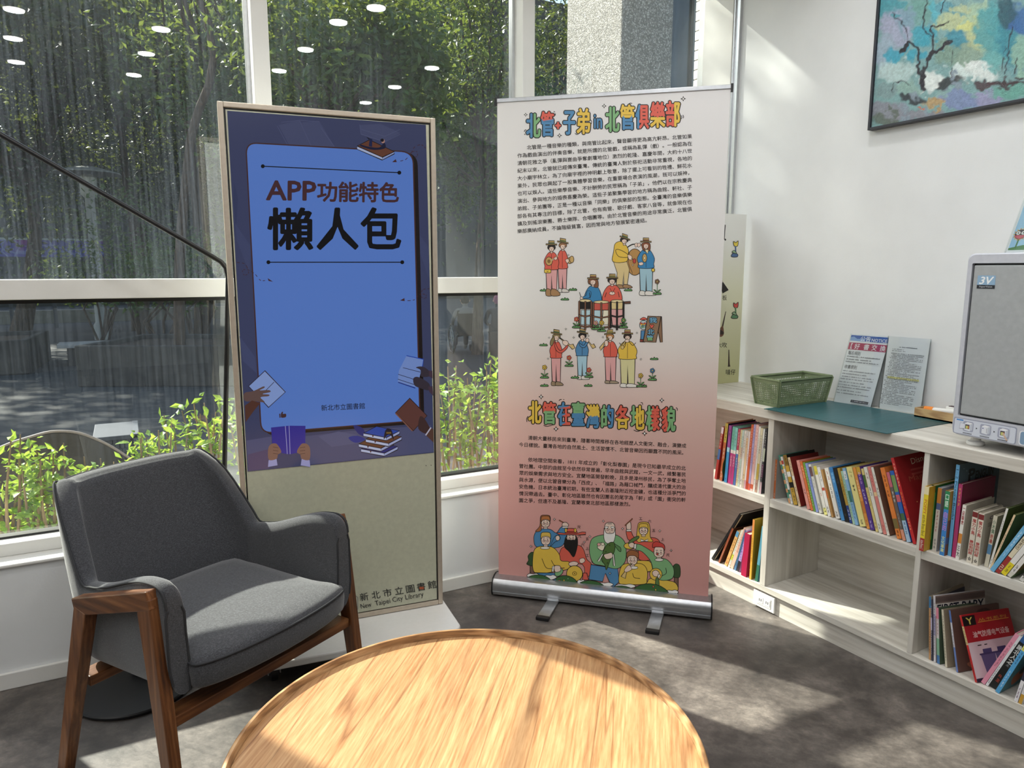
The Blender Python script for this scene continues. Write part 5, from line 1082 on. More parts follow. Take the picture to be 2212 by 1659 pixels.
ik.ell(1548, 650 + Y5, 58, 56, YEL, LWD, n=26); ik.blob(s5([(1515, 628), (1550, 612), (1580, 640), (1560, 672), (1525, 664)]), SKIN, LWD); ik.poly(s5([(1570, 648), (1592, 655), (1580, 686), (1562, 680)]), '#e6e2da', 4); ik.blob(s5([(1548, 690), (1572, 690), (1578, 768), (1545, 768)]), '#5c7a42', LWD)
ik.blob(s5([(1215, 600), (1250, 556), (1330, 548), (1420, 555), (1465, 610), (1465, 700), (1440, 742), (1250, 745), (1200, 720)]), YEL, LWD); head5(1328, 512, 44, 50); ik.blob(s5([(1278, 500), (1275, 450), (1310, 425), (1350, 428), (1385, 450), (1380, 500), (1350, 478), (1300, 478)]), '#9a6038', LWD); ik.ell(1340, 588 + Y5, 40, 14, '#e9e4da', 4)
ik.poly(s5([(1310, 545), (1320, 550), (1275, 628), (1262, 690), (1222, 670), (1258, 622)]), '#d8bc7c', LWD); ik.blob(s5([(1255, 605), (1295, 565), (1322, 600), (1295, 622), (1262, 630)]), SKIN, 4); sc5([(1330, 640), (1345, 680), (1400, 690)])
# clouds and bushes
for q in ((400, 655, 60), (560, 670, 60), (850, 715, 40), (1070, 740, 80), (1260, 755, 100), (1700, 810, 60)): ik.blob(s5([(q[0] - q[2], q[1] + 10), (q[0] - q[2] * .6, q[1] - 12), (q[0], q[1] - 8), (q[0] + q[2] * .5, q[1] - 14), (q[0] + q[2], q[1] + 8), (q[0] + q[2] * .3, q[1] + 30), (q[0] - q[2] * .5, q[1] + 28)]), '#eeebe6', LWD)
def bush(x0, x1, top, yl, yr):
    pts = [(x0 + (x1 - x0) * (1 - math.cos(math.pi * k / 12)) / 2, lerp(yl, yr, k / 12) - (lerp(yl, yr, .5) - top) * math.sin(math.pi * k / 12)) for k in range(13)]
    ik.poly(s5(pts), '#36622f', LWD + 1)
for b_ in ((575, 830, 662, 760, 785), (315, 590, 655, 735, 762), (800, 1090, 708, 785, 822), (1680, 1782, 828, 892, 905), (1310, 1690, 738, 850, 890), (1090, 1372, 758, 822, 855)): bush(*b_)
ik.poly(s5([(315, 728), (800, 782), (1090, 818), (1370, 850), (1782, 898), (1780, 908), (1370, 862), (1088, 830), (800, 794), (314, 740)]), '#7a5540', 4)
for x, y, c in ((604, 705, BLU), (645, 712, RED), (688, 708, YEL), (726, 692, GRN), (1524, 766, RED), (1546, 796, YEL), (1585, 818, YEL), (1625, 822, BLU)): ik.poly(s5([(x - 10, y - 8), (x + 10, y - 8), (x, y + 12)]), c, 3)
for x, y in ((598, 135), (1056, 152), (1236, 222), (378, 388), (930, 296), (1118, 640), (1585, 243), (1690, 426), (877, 348)): spark(x, y + Y5, 15)
for s_, x, y in (('五', 1528, 250), ('六', 1490, 165), ('工', 1405, 140), ('上', 905, 420), ('六', 862, 385), ('工', 906, 485), ('五', 905, 330), ('上', 1610, 335), ('尺', 828, 220), ('凡', 834, 305), ('尺', 1660, 480)): ik.text(s_, x - 15, y + Y5, x + 15, 32, INKC, bold=.02)
ik.build('illustration', INK, cv)
tag(ba, 'white to pink roll-up banner with Chinese text and cartoon musicians', 'banner')
# ================================================================== low bookcase and worktop along the right wall
es = Vector((0.055, -1.25, 0)).normalized(); ed = Vector((-es.y, es.x, 0)); SO = Vector((2.235, 2.3, 0))
FM = Matrix(((es.x, ed.x, 0, SO.x), (es.y, ed.y, 0, SO.y), (0, 0, 1, 0), (0, 0, 0, 1)))       # x along the front (to the right), y into the case, z up
def SP(s, d, z): return FM @ Vector((s, d, z))
Z_BOT, Z_MID, Z_TOP, DEPTH = .108, .485, .812, .335
bk = empty('bookcase', mat=FM)
_sx = lambda x, y: (on_plane(x, y, SO, ed) - SO).dot(es)
S_DIV = [(-.46, -.438), (_sx(1650, 1090), _sx(1662, 1090)), (_sx(1978, 1190), _sx(1990, 1190)), (1.56, 1.58), (1.86, 1.88)]
MB().box(-.46, 1.88, .015, .033, 0, .084, FM).build('plinth', LAMINATE, bk)
MB().box(-.46, 1.88, 0, DEPTH, .084, Z_BOT, FM).build('bottom_board', LAMINATE, bk, bevel=.0015)
MB().box(-.46, 1.88, DEPTH, DEPTH + .012, 0, Z_TOP, FM).build('back_panel', LAMINATE, bk)
for a, b in S_DIV: MB().box(a, b, 0, DEPTH, Z_BOT, Z_TOP, FM).build('divider', LAMINATE_V, bk, bevel=.0015)
for (a, b) in zip(S_DIV, S_DIV[1:]): MB().box(a[1], b[0], .001, DEPTH, Z_MID - .034, Z_MID, FM).build('shelf_board', LAMINATE, bk, bevel=.0015)
tag(bk, 'pale wood grain low bookcase along the right wall', 'bookcase')
wt = MB(); f0, f1 = SP(-.5, -.006, 0), SP(1.9, -.006, 0)
wt.prism([(f0.x, 2.788), (f1.x, f1.y), (XR - .001, f1.y), (XR - .001, 2.705), (XR - .021, 2.705), (XR - .021, 2.788)], Z_TOP + .0005, .8535)
o = wt.build('worktop', LAMINATE_T, bevel=.002); tag(o, 'pale wood grain worktop lying over the low bookcase', 'worktop')
ZW = .8535
# power outlet on the plinth
ol = empty('power_outlet', SP(.285, .015, .04)); p = on_x(1632, 1272, 2.262); q = on_x(1676, 1292, 2.262)
sa = (p - SO).dot(es); sb = (q - SO).dot(es)
MB().box(sa, sb, .005, .015, .006, .074, FM).build('cover_plate', WHITE_PL, ol, bevel=.003)
MB().box(sa + .018, sb - .018, .0035, .005, .020, .060, FM).build('insert', M('#dcdcda', .35), ol)
for c in (.36, .68):
    sx = lerp(sa, sb, c)
    MB().box(sx - .013, sx + .013, .0025, .0036, .028, .054, FM).build('socket', WHITE_PL, ol)
    MB().box(sx - .006, sx - .004, .0018, .0026, .036, .047, FM).box(sx + .003, sx + .005, .0018, .0026, .036, .047, FM).build('slot', BLACK, ol)
tag(ol, 'white double power outlet on the bookcase plinth', 'power outlet')

# ------------------------------------------------------------------ books
PAGE = M('#d8d0c0', .85, name='book_pages')
def s_at(xp, zb):
    s = .5
    for _ in range(4):
        y = px(SP(s, 0.02, zb))[1]; s = (on_plane(xp, y, SP(0, .02, 0), ed) - SP(0, .02, 0)).dot(es)
    return s
def scale_at(s, zb, lean=0):
    a, b = px(SP(s, .02, zb)), px(SP(s - .2 * math.sin(R(lean)), .02, zb + .2 * math.cos(R(lean))))
    return math.hypot(a[0] - b[0], a[1] - b[1]) / .2
SHELF = {'UA': ('upper left shelf', Z_MID), 'UB': ('upper middle shelf', Z_MID), 'UC': ('upper right shelf', Z_MID), 'LA': ('lower left shelf', Z_BOT), 'LC': ('lower right shelf', Z_BOT)}
_cnt = {}
def book(sh, xp, wp, lp, lean, word, base, bands=(), marks=(), dep=.17, d0=.02, cover=None, txt=None, back=None, yaw=0, lift=0, cfn=None, s_abs=None):
    """xp,wp: left edge and width of the spine foot, lp: spine length, all as measured; lean>0 top to the left"""
    nm, zb = SHELF[sh]; i = _cnt.get(sh, 0); _cnt[sh] = i + 1
    s0 = s_at(xp, zb); t = max(s_at(xp + wp, zb) - s0, .004) * math.cos(R(lean)) * .95; h = lp / scale_at(s0, zb, lean)
    if s_abs is not None: s0 = s_abs
    Rm = Matrix.Rotation(-R(lean), 4, 'Y')
    m_ = FM @ Matrix.Translation((s0, d0, zb + .0004 + lift)) @ Matrix.Rotation(R(yaw), 4, 'Z') @ Rm if lean >= 0 else FM @ Matrix.Translation((s0 + t, d0, zb + .0004 + lift)) @ Rm @ Matrix.Translation((-t, 0, 0))
    e = empty('book', mat=m_)
    th = min(.0022, t * .22)
    cb = MB().box(0, t, 0, th, 0, h, m_).box(0, th, th, dep, 0, h, m_).box(t - th, t, th, dep, 0, h, m_)
    cm = M(cover or base, .45); o = cb.build('cover', cm, e)
    MB().box(th, t - th, th, dep - .004, .003, h - .003, m_).build('page_block', PAGE, e)
    ik = Ink(lambda x, y: m_ @ Vector((x * t, 0, h * (1 - y))), (m_.to_3x3() @ Vector((0, -1, 0))), .0002, .00002)
    ik.rect(0.01, 0, .99, 1, base)
    for y0, y1, c in bands: ik.rect(.01, y0, .99, y1, c)
    rg = random.Random(hash((sh, i)) % 999 if False else sum(map(ord, sh)) * 31 + i)
    for y0, y1, c in marks:      # illegible small characters running down the spine
        n = max(int((y1 - y0) * h / (t * .62 + .004)), 2)
        for k in range(n):
            yy = lerp(y0, y1, (k + .5) / n); hh = (y1 - y0) / n * .38
            for q_ in range(rg.choice((2, 3, 3))):
                a = rg.uniform(.26, .42); b = rg.uniform(.55, .74); c0_ = yy - hh + hh * .75 * q_; ik.rect(a, c0_, b, c0_ + hh * .28, c)
            for q_ in range(rg.choice((1, 1, 2))):
                a = rg.uniform(.3, .66); ik.rect(a, yy - hh * rg.uniform(.3, 1), a + .07, yy + hh * rg.uniform(.3, 1), c)
    if txt:
        for (kind, s_, y0, y1, c, *bold) in txt:
            bo_ = bold[0] if bold else .03
            if kind == 'v':
                n = len(s_); hh = (y1 - y0) / n
                for k, ch_ in enumerate(s_):
                    if ch_ != ' ': ik.text(ch_, .16, y0 + hh * (k + .84), .84, hh * .98, c, bold=bo_)
            else:                # latin running down the spine
                v, f = text_geo(s_); X = [p_[0] for p_ in v]; Y = [p_[1] for p_ in v]; aw = max(X) - min(X); ah = max(Y) - min(Y)
                ik._put([(.18 + (p_[1] - min(Y)) / ah * .64, y0 + (p_[0] - min(X)) / aw * (y1 - y0)) for p_ in v], f, c) if kind == 'd' else None
                if kind == 'd': # turn so that the foot of the letters faces left
                    b_ = len(ik.v) - len(v); ik.v[b_:] = [tuple(ik.fn(.82 - (p_[1] - min(Y)) / ah * .64 if False else .18 + (p_[1] - min(Y)) / ah * .64, y0 + (p_[0] - min(X)) / aw * (y1 - y0)) + ik.nm * ik.d) for p_ in v]
    ik.build('spine_print', INK, e)
    if cfn:
        ck = Ink(lambda x, y: m_ @ Vector((t, x * dep, h * (1 - y))), (m_.to_3x3() @ Vector((1, 0, 0))), .0002, .00002); cfn(ck); ck.build('cover_print', INK, e)
    tag(e, f'{word} book, {ord_(i)} from left on the {nm}', 'book', 'books on the ' + nm); return e
K = '#2a2624'; Wt = '#e9e6de'
# upper left shelf
def c_red(k): k.blob([(.05, .12), (.5, .05), (.9, .4), (.6, .8), (.2, .7)], '#c79a32'); k.blob([(.1, .4), (.3, .3), (.45, .5), (.25, .6)], '#d8cfc0'); k.blob([(.35, .25), (.5, .2), (.6, .32), (.45, .4)], '#7a2b36')
book('UA', 1543, 5, 112, -7, 'red picture', '#b23a34', [(.0, .12, '#e8d8e0'), (.42, .62, '#4a6fae')], [(.12, .4, Wt)], dep=.2, cfn=c_red)
book('UA', 1554, 6, 124, -4.5, 'orange and black comic', '#c2683a', [(0, .33, '#c9b04a')], [(.05, .32, K), (.42, .62, Wt), (.82, .95, Wt)], cfn=lambda k: (k.rect(0, 0, 1, 1, '#1f2a3e'), k.blob([(0, .6), (.6, .5), (.9, .9), (.1, 1)], '#3d5a34')))
book('UA', 1564, 6, 122, -3, 'magenta and sky blue', '#a04a9a', [(.42, 1, '#3f9ad2'), (.38, .46, '#a8dcec')], [(.05, .2, K), (.92, .98, K)])
book('UA', 1572, 5.5, 122, -3, 'teal and pink first', '#79c4b0', [(.42, 1, '#c23a84'), (.40, .46, Wt)], [(.06, .35, '#4a8a7c'), (.5, .7, Wt)])
book('UA', 1577.7, 5.5, 122, -3, 'aqua and pink second', '#8fd2cc', [(.42, 1, '#c23a84'), (.40, .46, Wt)], [(.06, .35, '#4a8a8c'), (.5, .7, Wt)])
book('UA', 1584, 4.5, 121, -3, 'rose and blue thin', '#c24a62', [(.38, 1, '#4a74b8'), (.37, .44, Wt)], [(.05, .3, Wt), (.5, .7, Wt)])
book('UA', 1589, 3.6, 121, -3, 'cream speckled thin', '#e2d6a8', [(.55, .7, '#d8c8c0')], [(.05, .95, '#8a5a4a')])
book('UA', 1592.8, 3.6, 121, -3, 'mint speckled thin', '#c9dcd0', [(.3, .5, '#d8c0b0')], [(.1, .95, '#6a5a6a')])
book('UA', 1597, 5, 122, -3, 'plain white', '#e6e2da', [], [(.05, .4, '#8a847c'), (.85, .97, K)])
book('UA', 1602.2, 4.2, 123, -3, 'peach striped', '#e8cba0', [(0, .12, '#d8d4d0'), (.86, 1, '#c8b8a8')], [(.08, .3, '#b04a3a'), (.75, .85, K)])
book('UA', 1606.6, 3.2, 123, -3, 'white and pink slim', '#ece4e4', [(.85, 1, '#d8a8b8')], [(.3, .6, '#b85a6a')])
book('UA', 1610, 5, 139, -3, 'tall orange red', '#d2603a', [(.88, 1, '#b8442e')], [(.05, .5, '#f0c8a8')])
book('UA', 1615.2, 4.4, 141, -3, 'tall lavender', '#b3a8d2', [(.9, 1, '#d8604a')], [(.05, .3, '#5a4a8a'), (.35, .6, '#6a5a8a')])
book('UA', 1620, 6, 142, -3, 'tall pink', '#e8bcb4', [(.9, .97, '#c85a3a')], [(.05, .25, '#b85a4a'), (.3, .6, '#d87a6a')])
book('UA', 1626.2, 3.6, 140, -3, 'tall white slim', Wt, [], [(.1, .5, '#9a948c'), (.8, .9, K)])
book('UA', 1630, 5, 138, -3, 'yellow collage', '#dcd2b0', [(.55, .8, '#c9b050'), (.8, 1, '#b89080')], [(.1, .4, '#5a6a8a'), (.85, .97, K)])
book('UA', 1635.6, 3.4, 138, -3, 'pale grey slim', '#dcdcd6', [], [(.15, .8, '#7a6a6a')])
book('UA', 1639.4, 4.4, 140, -3, 'dark patterned', '#3a3a3e', [(.3, .5, '#c8d0b8'), (.55, .75, '#6a3a5a'), (.82, 1, '#c8a8b0')], [(.05, .9, '#cfd2cc')], dep=.2)
# upper middle shelf
book('UB', 1664.5, 5, 84, 0, 'upright orange and grey', '#c9713e', [], [(.1, .55, '#e8c8a8'), (.85, .97, Wt)], dep=.13, cover='#9a9690', yaw=-12, s_abs=S_DIV[1][1] + .001)
LB = 19.5
def UB(x, w, l, word, base, bands=(), marks=(), **k): return book('UB', x, w, l, k.pop('lean', LB), word, base, bands, marks, **k)
UB(1704, 4.5, 106, 'green and orange patterned', '#4f8a78', [(.12, .2, '#dba070'), (.3, .38, '#dba070'), (.52, .6, '#dba070'), (.7, .78, '#dba070'), (.9, 1, '#dba070')])
UB(1708.6, 4.6, 104, 'white patterned', Wt, [(.08, .16, '#b8443a'), (.2, .26, '#d8c24a'), (.7, .8, '#3f7a56')], [(.32, .6, K), (.84, .96, K)])
UB(1715, 9, 110, 'yellow and black', '#caa23c', [(.0, .22, '#8a6a24'), (.34, .44, Wt), (.55, .66, '#1d1a18')], [(.03, .22, K), (.68, .75, K), (.8, .95, K)], cover='#1d1a18')
UB(1725, 6, 108, 'cream with dark red cover', '#e2c8a4', [(.38, .46, Wt)], [(.04, .3, K), (.6, .7, K), (.8, .95, K)], cover='#7c2a26')
UB(1744, 7, 108, 'salmon pink', '#e39a90', [], [(.08, .3, '#c86a62'), (.58, .7, K)])
UB(1751.4, 6, 108, 'bright orange', '#d8703a', [], [(.08, .35, '#f4d8a8'), (.6, .9, '#f4d8b8')])
UB(1757.8, 5, 108, 'leaf green', '#6d9a3e', [], [(.1, .9, '#cfe0a0')])
UB(1763, 6, 108, 'lavender blue', '#8c9ad0', [], [(.15, .5, '#5a6aa8')])
UB(1770, 6.5, 108, 'grey white', '#d2d0c8', [(.05, .25, '#6a4a4a')], [(.3, .5, '#8a8680'), (.8, .95, K)])
UB(1781, 7.4, 108, 'yellow and white', '#e4dfd6', [(0, .18, '#d9c84a'), (.86, 1, '#e6e08a')], [(.1, .16, '#4a6a3a'), (.55, .62, '#b84a3a'), (.84, .97, K)])
UB(1789, 7, 108, 'white', '#e2deda', [(.42, .48, '#b8503c')], [(.1, .3, '#8a8680'), (.8, .94, K)])
UB(1796.6, 4, 105, 'tan and orange slim', '#b98f58', [(.4, .6, '#c8703a')], [(.2, .9, '#6a4a2a')])
UB(1806, 9.4, 112, 'thick white', '#e8e4dc', [], [(.06, .25, '#b05a5a'), (.3, .6, '#6a6660'), (.85, .97, K)])
UB(1817.6, 8, 118, 'sky blue lettered', '#4a90cc', [(.0, .1, '#3a7ab8')], [(.1, .3, '#a8d8f4'), (.45, .85, '#1d4a88')])
UB(1826, 9.6, 119, 'black spined', '#1a1a1c', [], [(.2, .3, '#4a4a4a'), (.85, .9, '#5a5a5a')])
UB(1836, 6.4, 122, 'gold and navy', '#b89640', [(.68, 1, '#24458c')], [(.2, .5, '#2a2212'), (.75, .95, Wt)])
UB(1842.8, 5, 118, 'mint slim', '#a9cdb4', [], [(.1, .9, '#4a6a5a')])
UB(1848, 7, 126, 'light blue', '#8cb8de', [(.05, .2, '#dfe8ee'), (.4, .6, '#3f7a6a')], [(.1, .2, K), (.55, .9, '#2a5a8a')])
UB(1858, 14, 132, 'pale yellow', '#e6dc92', [], [(.06, .2, '#8a8a4a'), (.3, .42, K), (.88, .97, K)])
UB(1873, 7, 136, 'orange animal', '#dc9448', [(.55, .75, '#c87a3a')], [(.2, .5, '#fff0d8'), (.85, .95, '#8a4a2a')])
UB(1880.6, 10, 140, 'purple', '#56388c', [(0, .12, '#c8a038')], [(.08, .3, '#d8b0e0'), (.35, .6, '#e0dcf0'), (.85, .97, '#c8b8e0')])
UB(1892, 6, 140, 'yellow flowered', '#d8c480', [(.1, .3, '#4a6a3a')], [(.35, .6, '#8a6a2a'), (.85, .96, K)])
UB(1899, 8, 146, 'cream white', '#e4e2d6', [], [(.08, .2, '#8a4a4a'), (.3, .45, '#4a4a44'), (.86, .95, K)])
UB(1908.6, 7.6, 150, 'pink', '#d8847c', [(.38, .44, '#e8c898')], [(.05, .3, '#a83a3a'), (.86, .95, '#a83a3a')])
UB(1916.6, 6.4, 152, 'off-white with brown cover', '#e2ded4', [], [(.1, .25, '#9a8a84'), (.3, .45, K), (.8, .95, '#8a847c')], cover='#7a5c4c', dep=.19)
UB(1938, 11, 158, 'tangerine', '#e0813a', [(.72, .86, '#7a6a3c')], [(.1, .28, '#6a3414'), (.32, .42, '#6a3414'), (.88, .97, '#6a3414')], dep=.18)
UB(1950, 8, 152, 'salmon and grey', '#6a5e58', [(0, .22, '#c86878'), (.84, 1, '#d8947a')], [(.28, .45, Wt), (.6, .8, '#b8b0a4')], dep=.18)
UB(1959, 10, 158, 'blue collage', '#2f62b4', [(.06, .3, '#7a9a5a'), (.34, .44, '#c8606c'), (.6, .7, '#4a6a4a'), (.7, 1, '#a8c4dc')], [(.72, .9, '#2a4a7a')], dep=.18)
def c_dis(k):
    k.rect(0, 0, 1, 1, '#9c1f24'); k.text('Disney', .42, .12, .95, .10, '#e8dcc8', y1=.10); k.text('Magical', .25, .31, .92, .09, '#b8604a', y1=.29)
    for y in (.17, .22): k.rect(.35, y, .95, y + .022, '#b8504a')
    for q in ((.3, .55), (.55, .5), (.75, .7), (.4, .8), (.6, .9), (.85, .85)): k.ell(q[0], q[1], .012, .008, '#e8c070', n=8)
UB(1972.5, 8, 193, 'large red hardcover', '#c0282c', [], [(.06, .35, '#f0d8b8'), (.4, .6, '#e8a850'), (.7, .85, '#f0c890')], dep=.215, lean=20.5, cover='#a8242a', cfn=c_dis)
# upper right shelf
def UC(x, w, l, lean, word, base, bands=(), marks=(), **k): return book('UC', x, w, l, lean, word, base, bands, marks, **k)
UC(1978, 10, 136, 0, 'yellow and red lettered', '#e6cf34', [(.8, 1, '#a8322c'), (0, .12, '#e8dcb0')], [], txt=[('d', 'POPPY', .2, .42, '#c03028'), ('d', 'and the Brass Band', .44, .76, K), ('d', 'Active Phonics 2', .83, .97, Wt)], cover='#c8a030', dep=.15, d0=-.016, s_abs=S_DIV[2][1] + .001)
UC(1990, 6, 134, 0, 'black and white thin', '#ddd8cc', [(0, .26, '#1c1c1e')], [(.3, .9, '#7a4a4a'), (.03, .2, Wt)])
UC(1997.5, 12.5, 137, 0, 'green', '#4f9a52', [(.84, 1, '#16201a'), (0, .1, '#16201a')], [(.15, .4, Wt), (.6, .75, '#bfe0c0')], cover='#3a7a40')
UC(2013.5, 9, 136, 0, 'orange and grey', '#d8d4cc', [(0, .24, '#c8843c'), (.24, .34, '#5a6a9a')], [(.36, .7, '#a84a4a'), (.8, .97, '#5a5a5a')], cover='#aab4c8', dep=.2, cfn=lambda k: [k.rect(.15 + .14 * a, .2 + .1 * b, .23 + .14 * a, .25 + .1 * b, '#3a4250') for a in range(3) for b in range(7)])
_pg = UC(2046.5, 8, 196, 0, 'tall slate hardcover', '#6fb0dc', [], [], dep=.25, d0=.02, cover='#44565f', txt=[('d', '1~2 Picture Books', .05, .6, '#16324a')], cfn=lambda k: (k.rect(0, 0, 1, 1, '#4a5f6a'), k.text('P', .24, .205, .38, .19, '#0c0d0e', y1=.20, bold=.06), k.text('ENGUIN', .40, .20, .84, .13, '#0c0d0e', y1=.19, bold=.06), [k.ell(.1 + (q * .37) % .8, .05 + (q * .23) % .5, .008, .006, '#9ab0b8', n=8) for q in range(12)]))
UC(2035, 11, 138, 0, 'blue and green with yellow cover', '#3d86cc', [(0, .28, '#2f8a5a')], [], dep=.14, cover='#b58a2c', d0=.004, txt=[('v', '口語', .04, .25, '#dff0e0'), ('v', '自己的', .32, .62, '#c88ad8'), ('v', '文化事業', .7, .95, '#e0e8a8')],
   cfn=lambda k: (k.rect(0, 0, 1, 1, '#b58a2c'), k.rect(0, .45, 1, 1, '#7a4a2c'), k.blob([(.15, .55), (.5, .42), (.9, .5), (.8, .75), (.3, .85)], '#2a211c'), k.rect(0, .72, .6, .82, '#4a5a8a'), k.text('0-5', .4, .12, .8, .08, '#7a3a2a')))
UC(2055.5, 9, 158, 0, 'maroon and pink', '#b03a6c', [], [(.05, .3, '#e8b848')], dep=.2, cover='#7c2440', d0=.02)
UC(2066.5, 8, 118, -2, 'white tiger comic', Wt, [(.52, .7, '#d88a3a')], [], cover='#cfc8ba', d0=.012, txt=[('v', '一迎貓虎', .02, .36, '#a83a3a'), ('v', '三大', .74, .95, K)])
UC(2088, 12, 112, -1.5, 'cream manga first', '#dcd4c4', [(.02, .12, '#7a2a2a')], [], cover='#c8c0b0', d0=.018, dep=.14, txt=[('v', '魔力小馬', .15, .46, '#b03030'), ('v', '藤田和日郎', .56, .84, '#b03030'), ('v', '☆', .88, .97, K)])
UC(2102.5, 12, 112, -1.5, 'cream manga second', '#dcd4c4', [(.02, .12, '#7a2a2a')], [], cover='#c8c0b0', d0=.014, dep=.14, txt=[('v', '魔力小馬', .15, .46, '#b03030'), ('v', '藤田和日郎', .56, .84, '#b03030'), ('v', '☆', .88, .97, K)], cfn=lambda k: (k.rect(0, 0, 1, 1, '#c8c0b0'), k.text('COMIC', .25, .14, .9, .09, '#2a2450', y1=.11, bold=.05), [k.rect(.2, .2 + q * .022, .8, .207 + q * .022, '#4a4640') for q in range(4)], k.blob([(.5, .35), (.75, .3), (.8, .5), (.6, .55)], '#5a2a2a'), k.rect(.5, .85, .85, .95, '#6a665e')))
UC(2122, 9, 112, -4, 'green lettered cream', '#cfc8b4', [(.56, .75, '#5a86a8')], [], cover='#b8b09c', d0=.03, txt=[('v', '小木偶', .08, .35, '#3f6a4a'), ('v', '奇緣', .36, .54, '#b03a30')])
UC(2131, 5, 134, -9, 'tall white slim', Wt, [], [(.2, .4, '#5a5650'), (.85, .95, K)], cover='#5a6a3c', d0=.03, dep=.2)
UC(2136, 4.6, 128, -15, 'cream peach slim', '#e4c8a0', [], [(.1, .2, '#7a5a3a'), (.35, .6, '#5a4a3a'), (.75, .9, K)], cover='#6a7a3c', d0=.022)
UC(2142, 11.5, 134, -25, 'light blue', '#72b4dc', [(.0, .12, '#4a8abc')], [(.2, .5, '#d8ecf8'), (.55, .7, '#b8dcf0')], d0=.006, cover='#4a86ac')
UC(2154, 11, 138, -26, 'cream and red', '#e2d8bc', [(.68, 1, '#a03430')], [], d0=.006, txt=[('v', '求人不如求己', .12, .52, '#6a5a44'), ('v', '己', .84, .94, '#e8d8c8')])
UC(2165.5, 13.5, 132, -26, 'white and yellow', '#e8e6e2', [(.76, 1, '#e6d22c')], [(.05, .4, K), (.8, .95, '#6a5a1a')], d0=.006)
UC(2180, 12, 130, -26, 'white with fruit cover', '#e6e2dc', [(.9, 1, '#d8d4c8')], [(.1, .5, '#c04a4a'), (.75, .9, K)], d0=.004, dep=.15, cover='#6a6a2c', cfn=lambda k: (k.rect(0, 0, 1, 1, '#7a6a2c'), k.ell(.3, .75, .14, .09, '#a02a24'), k.ell(.55, .45, .1, .06, '#8a2a3a'), k.blob([(0, .9), (.5, .82), (1, .9), (1, 1), (0, 1)], '#4a6a34')))
UC(2206, 11, 120, -26, 'black and white striped', '#d8d6d0', [(.6, .9, '#4a4a4a')], [(.1, .95, K)], d0=.004)
# lower left shelf
def LA(x, w, l, lean, word, base, bands=(), marks=(), **k): return book('LA', x, w, l, lean, word, base, bands, marks, **k)
LA(1536, 5, 112, -30, 'large black hardcover', '#141416', [], [], dep=.25, cover='#16120f', cfn=lambda k: (k.rect(0, 0, 1, 1, '#120f0e'), k.rect(.02, 0, .05, 1, '#d8ccae')))
LA(1551, 4, 80, -21, 'brown slim', '#8a4a30', [], [(.6, .95, '#c8a890')], dep=.2, cover='#4a2c1e')
LA(1564.5, 6, 78, -19, 'tan', '#d8a868', [(0, .15, '#5a94b8')], [(.2, .6, '#5a3a1a'), (.75, .95, '#a83a2a')])
LA(1572, 4, 84, -19, 'white and lime', '#dfe0d0', [(.65, .8, '#cfd84a')], [(.1, .95, K)])
LA(1576.5, 7, 90, -18, 'peach', '#dfb8a4', [], [(.05, .6, '#a86a5a')], dep=.16)
LA(1585, 4.5, 88, -14, 'steel blue slim', '#4a7498', [], [(.1, .9, '#20384c')])
LA(1591, 6, 92, -9, 'lilac flowered', '#b8a4d8', [(.75, 1, '#2a2228')], [(.1, .75, '#6a4aa8')])
LA(1606, 11.5, 91, -3, 'crimson dotted', '#b01e48', [], [], dep=.12, d0=.004, cover='#a41a40', cfn=lambda k: [k.ell(.15, .05 + .13 * q, .02, .012, '#e8b8c8', n=8) for q in range(7)])
LA(1618.5, 4.6, 113, -2.5, 'tall white slim', '#e4e0d8', [], [(.1, .3, K), (.5, .6, '#b84a3a'), (.65, .75, K)])
LA(1624, 4.4, 128, -.5, 'tall yellow', '#e0a840', [(0, .18, '#d88a4a')], [(.3, .7, '#a8742a')], dep=.17, d0=.004, cover='#a08428')
LA(1634, 6, 118, -5, 'teal', '#5a98ac', [(.7, 1, '#2f6a52')], [], dep=.16, d0=.01, cover='#35606c')
# lower right shelf
def LC(x, w, l, lean, word, base, bands=(), marks=(), **k): return book('LC', x, w, l, lean, word, base, bands, marks, **k)
LC(2006.5, 4.6, 136, 5, 'tan and blue', '#c99a6a', [(0, .18, '#3f7aa8')], [(.3, .9, '#7a4a2a')], dep=.2, cover='#a89c88')
LC(2011.5, 3.6, 132, 6, 'dark patterned slim', '#4a4a5a', [(.3, .5, '#b8b0c8')], [(.1, .9, '#d8d0e0')], dep=.2)
def c_baby(k): k.rect(0, 0, 1, 1, '#8a7a72'); k.rect(0, .02, 1, .10, '#6a5c58'); k.rect(0, .12, 1, .30, '#e2dcd6'); k.text('FIRST BABY', .04, .275, .97, .20, '#181a30', y1=.265, bold=.04); k.blob([(.1, .4), (.8, .35), (.9, .9), (.2, .95)], '#9c8a7c')
LC(2017, 6, 142, 7, 'white magazine lettered FIRST BABY', '#dcd8dc', [(.28, .6, '#b8b4d0')], [(.1, .9, '#4a4a6a')], dep=.20, cfn=c_baby, yaw=-17)
LC(2024, 8, 120, 8, 'pink and green', '#dcd4d4', [(0, .2, '#e08aa0'), (.55, .85, '#8ab89a'), (.85, 1, '#4a7ab0')], [(.2, .5, '#a84a5a')], dep=.15, cover='#4a5a48', yaw=-17)
LC(2042, 6, 124, 11, 'cream', '#dad2bc', [], [(.1, .9, '#6a6048')], dep=.15, cover='#9a8c78', yaw=-15)
def c_brown(k): k.rect(0, 0, 1, 1, '#6a5048'); k.rect(.3, .55, .75, .85, '#5a5468'); k.blob([(.2, .88), (.6, .84), (.9, .95), (.4, 1)], '#a8705a'); k.blob([(.5, .1), (.8, .08), (.85, .5), (.6, .45)], '#4f3c38')
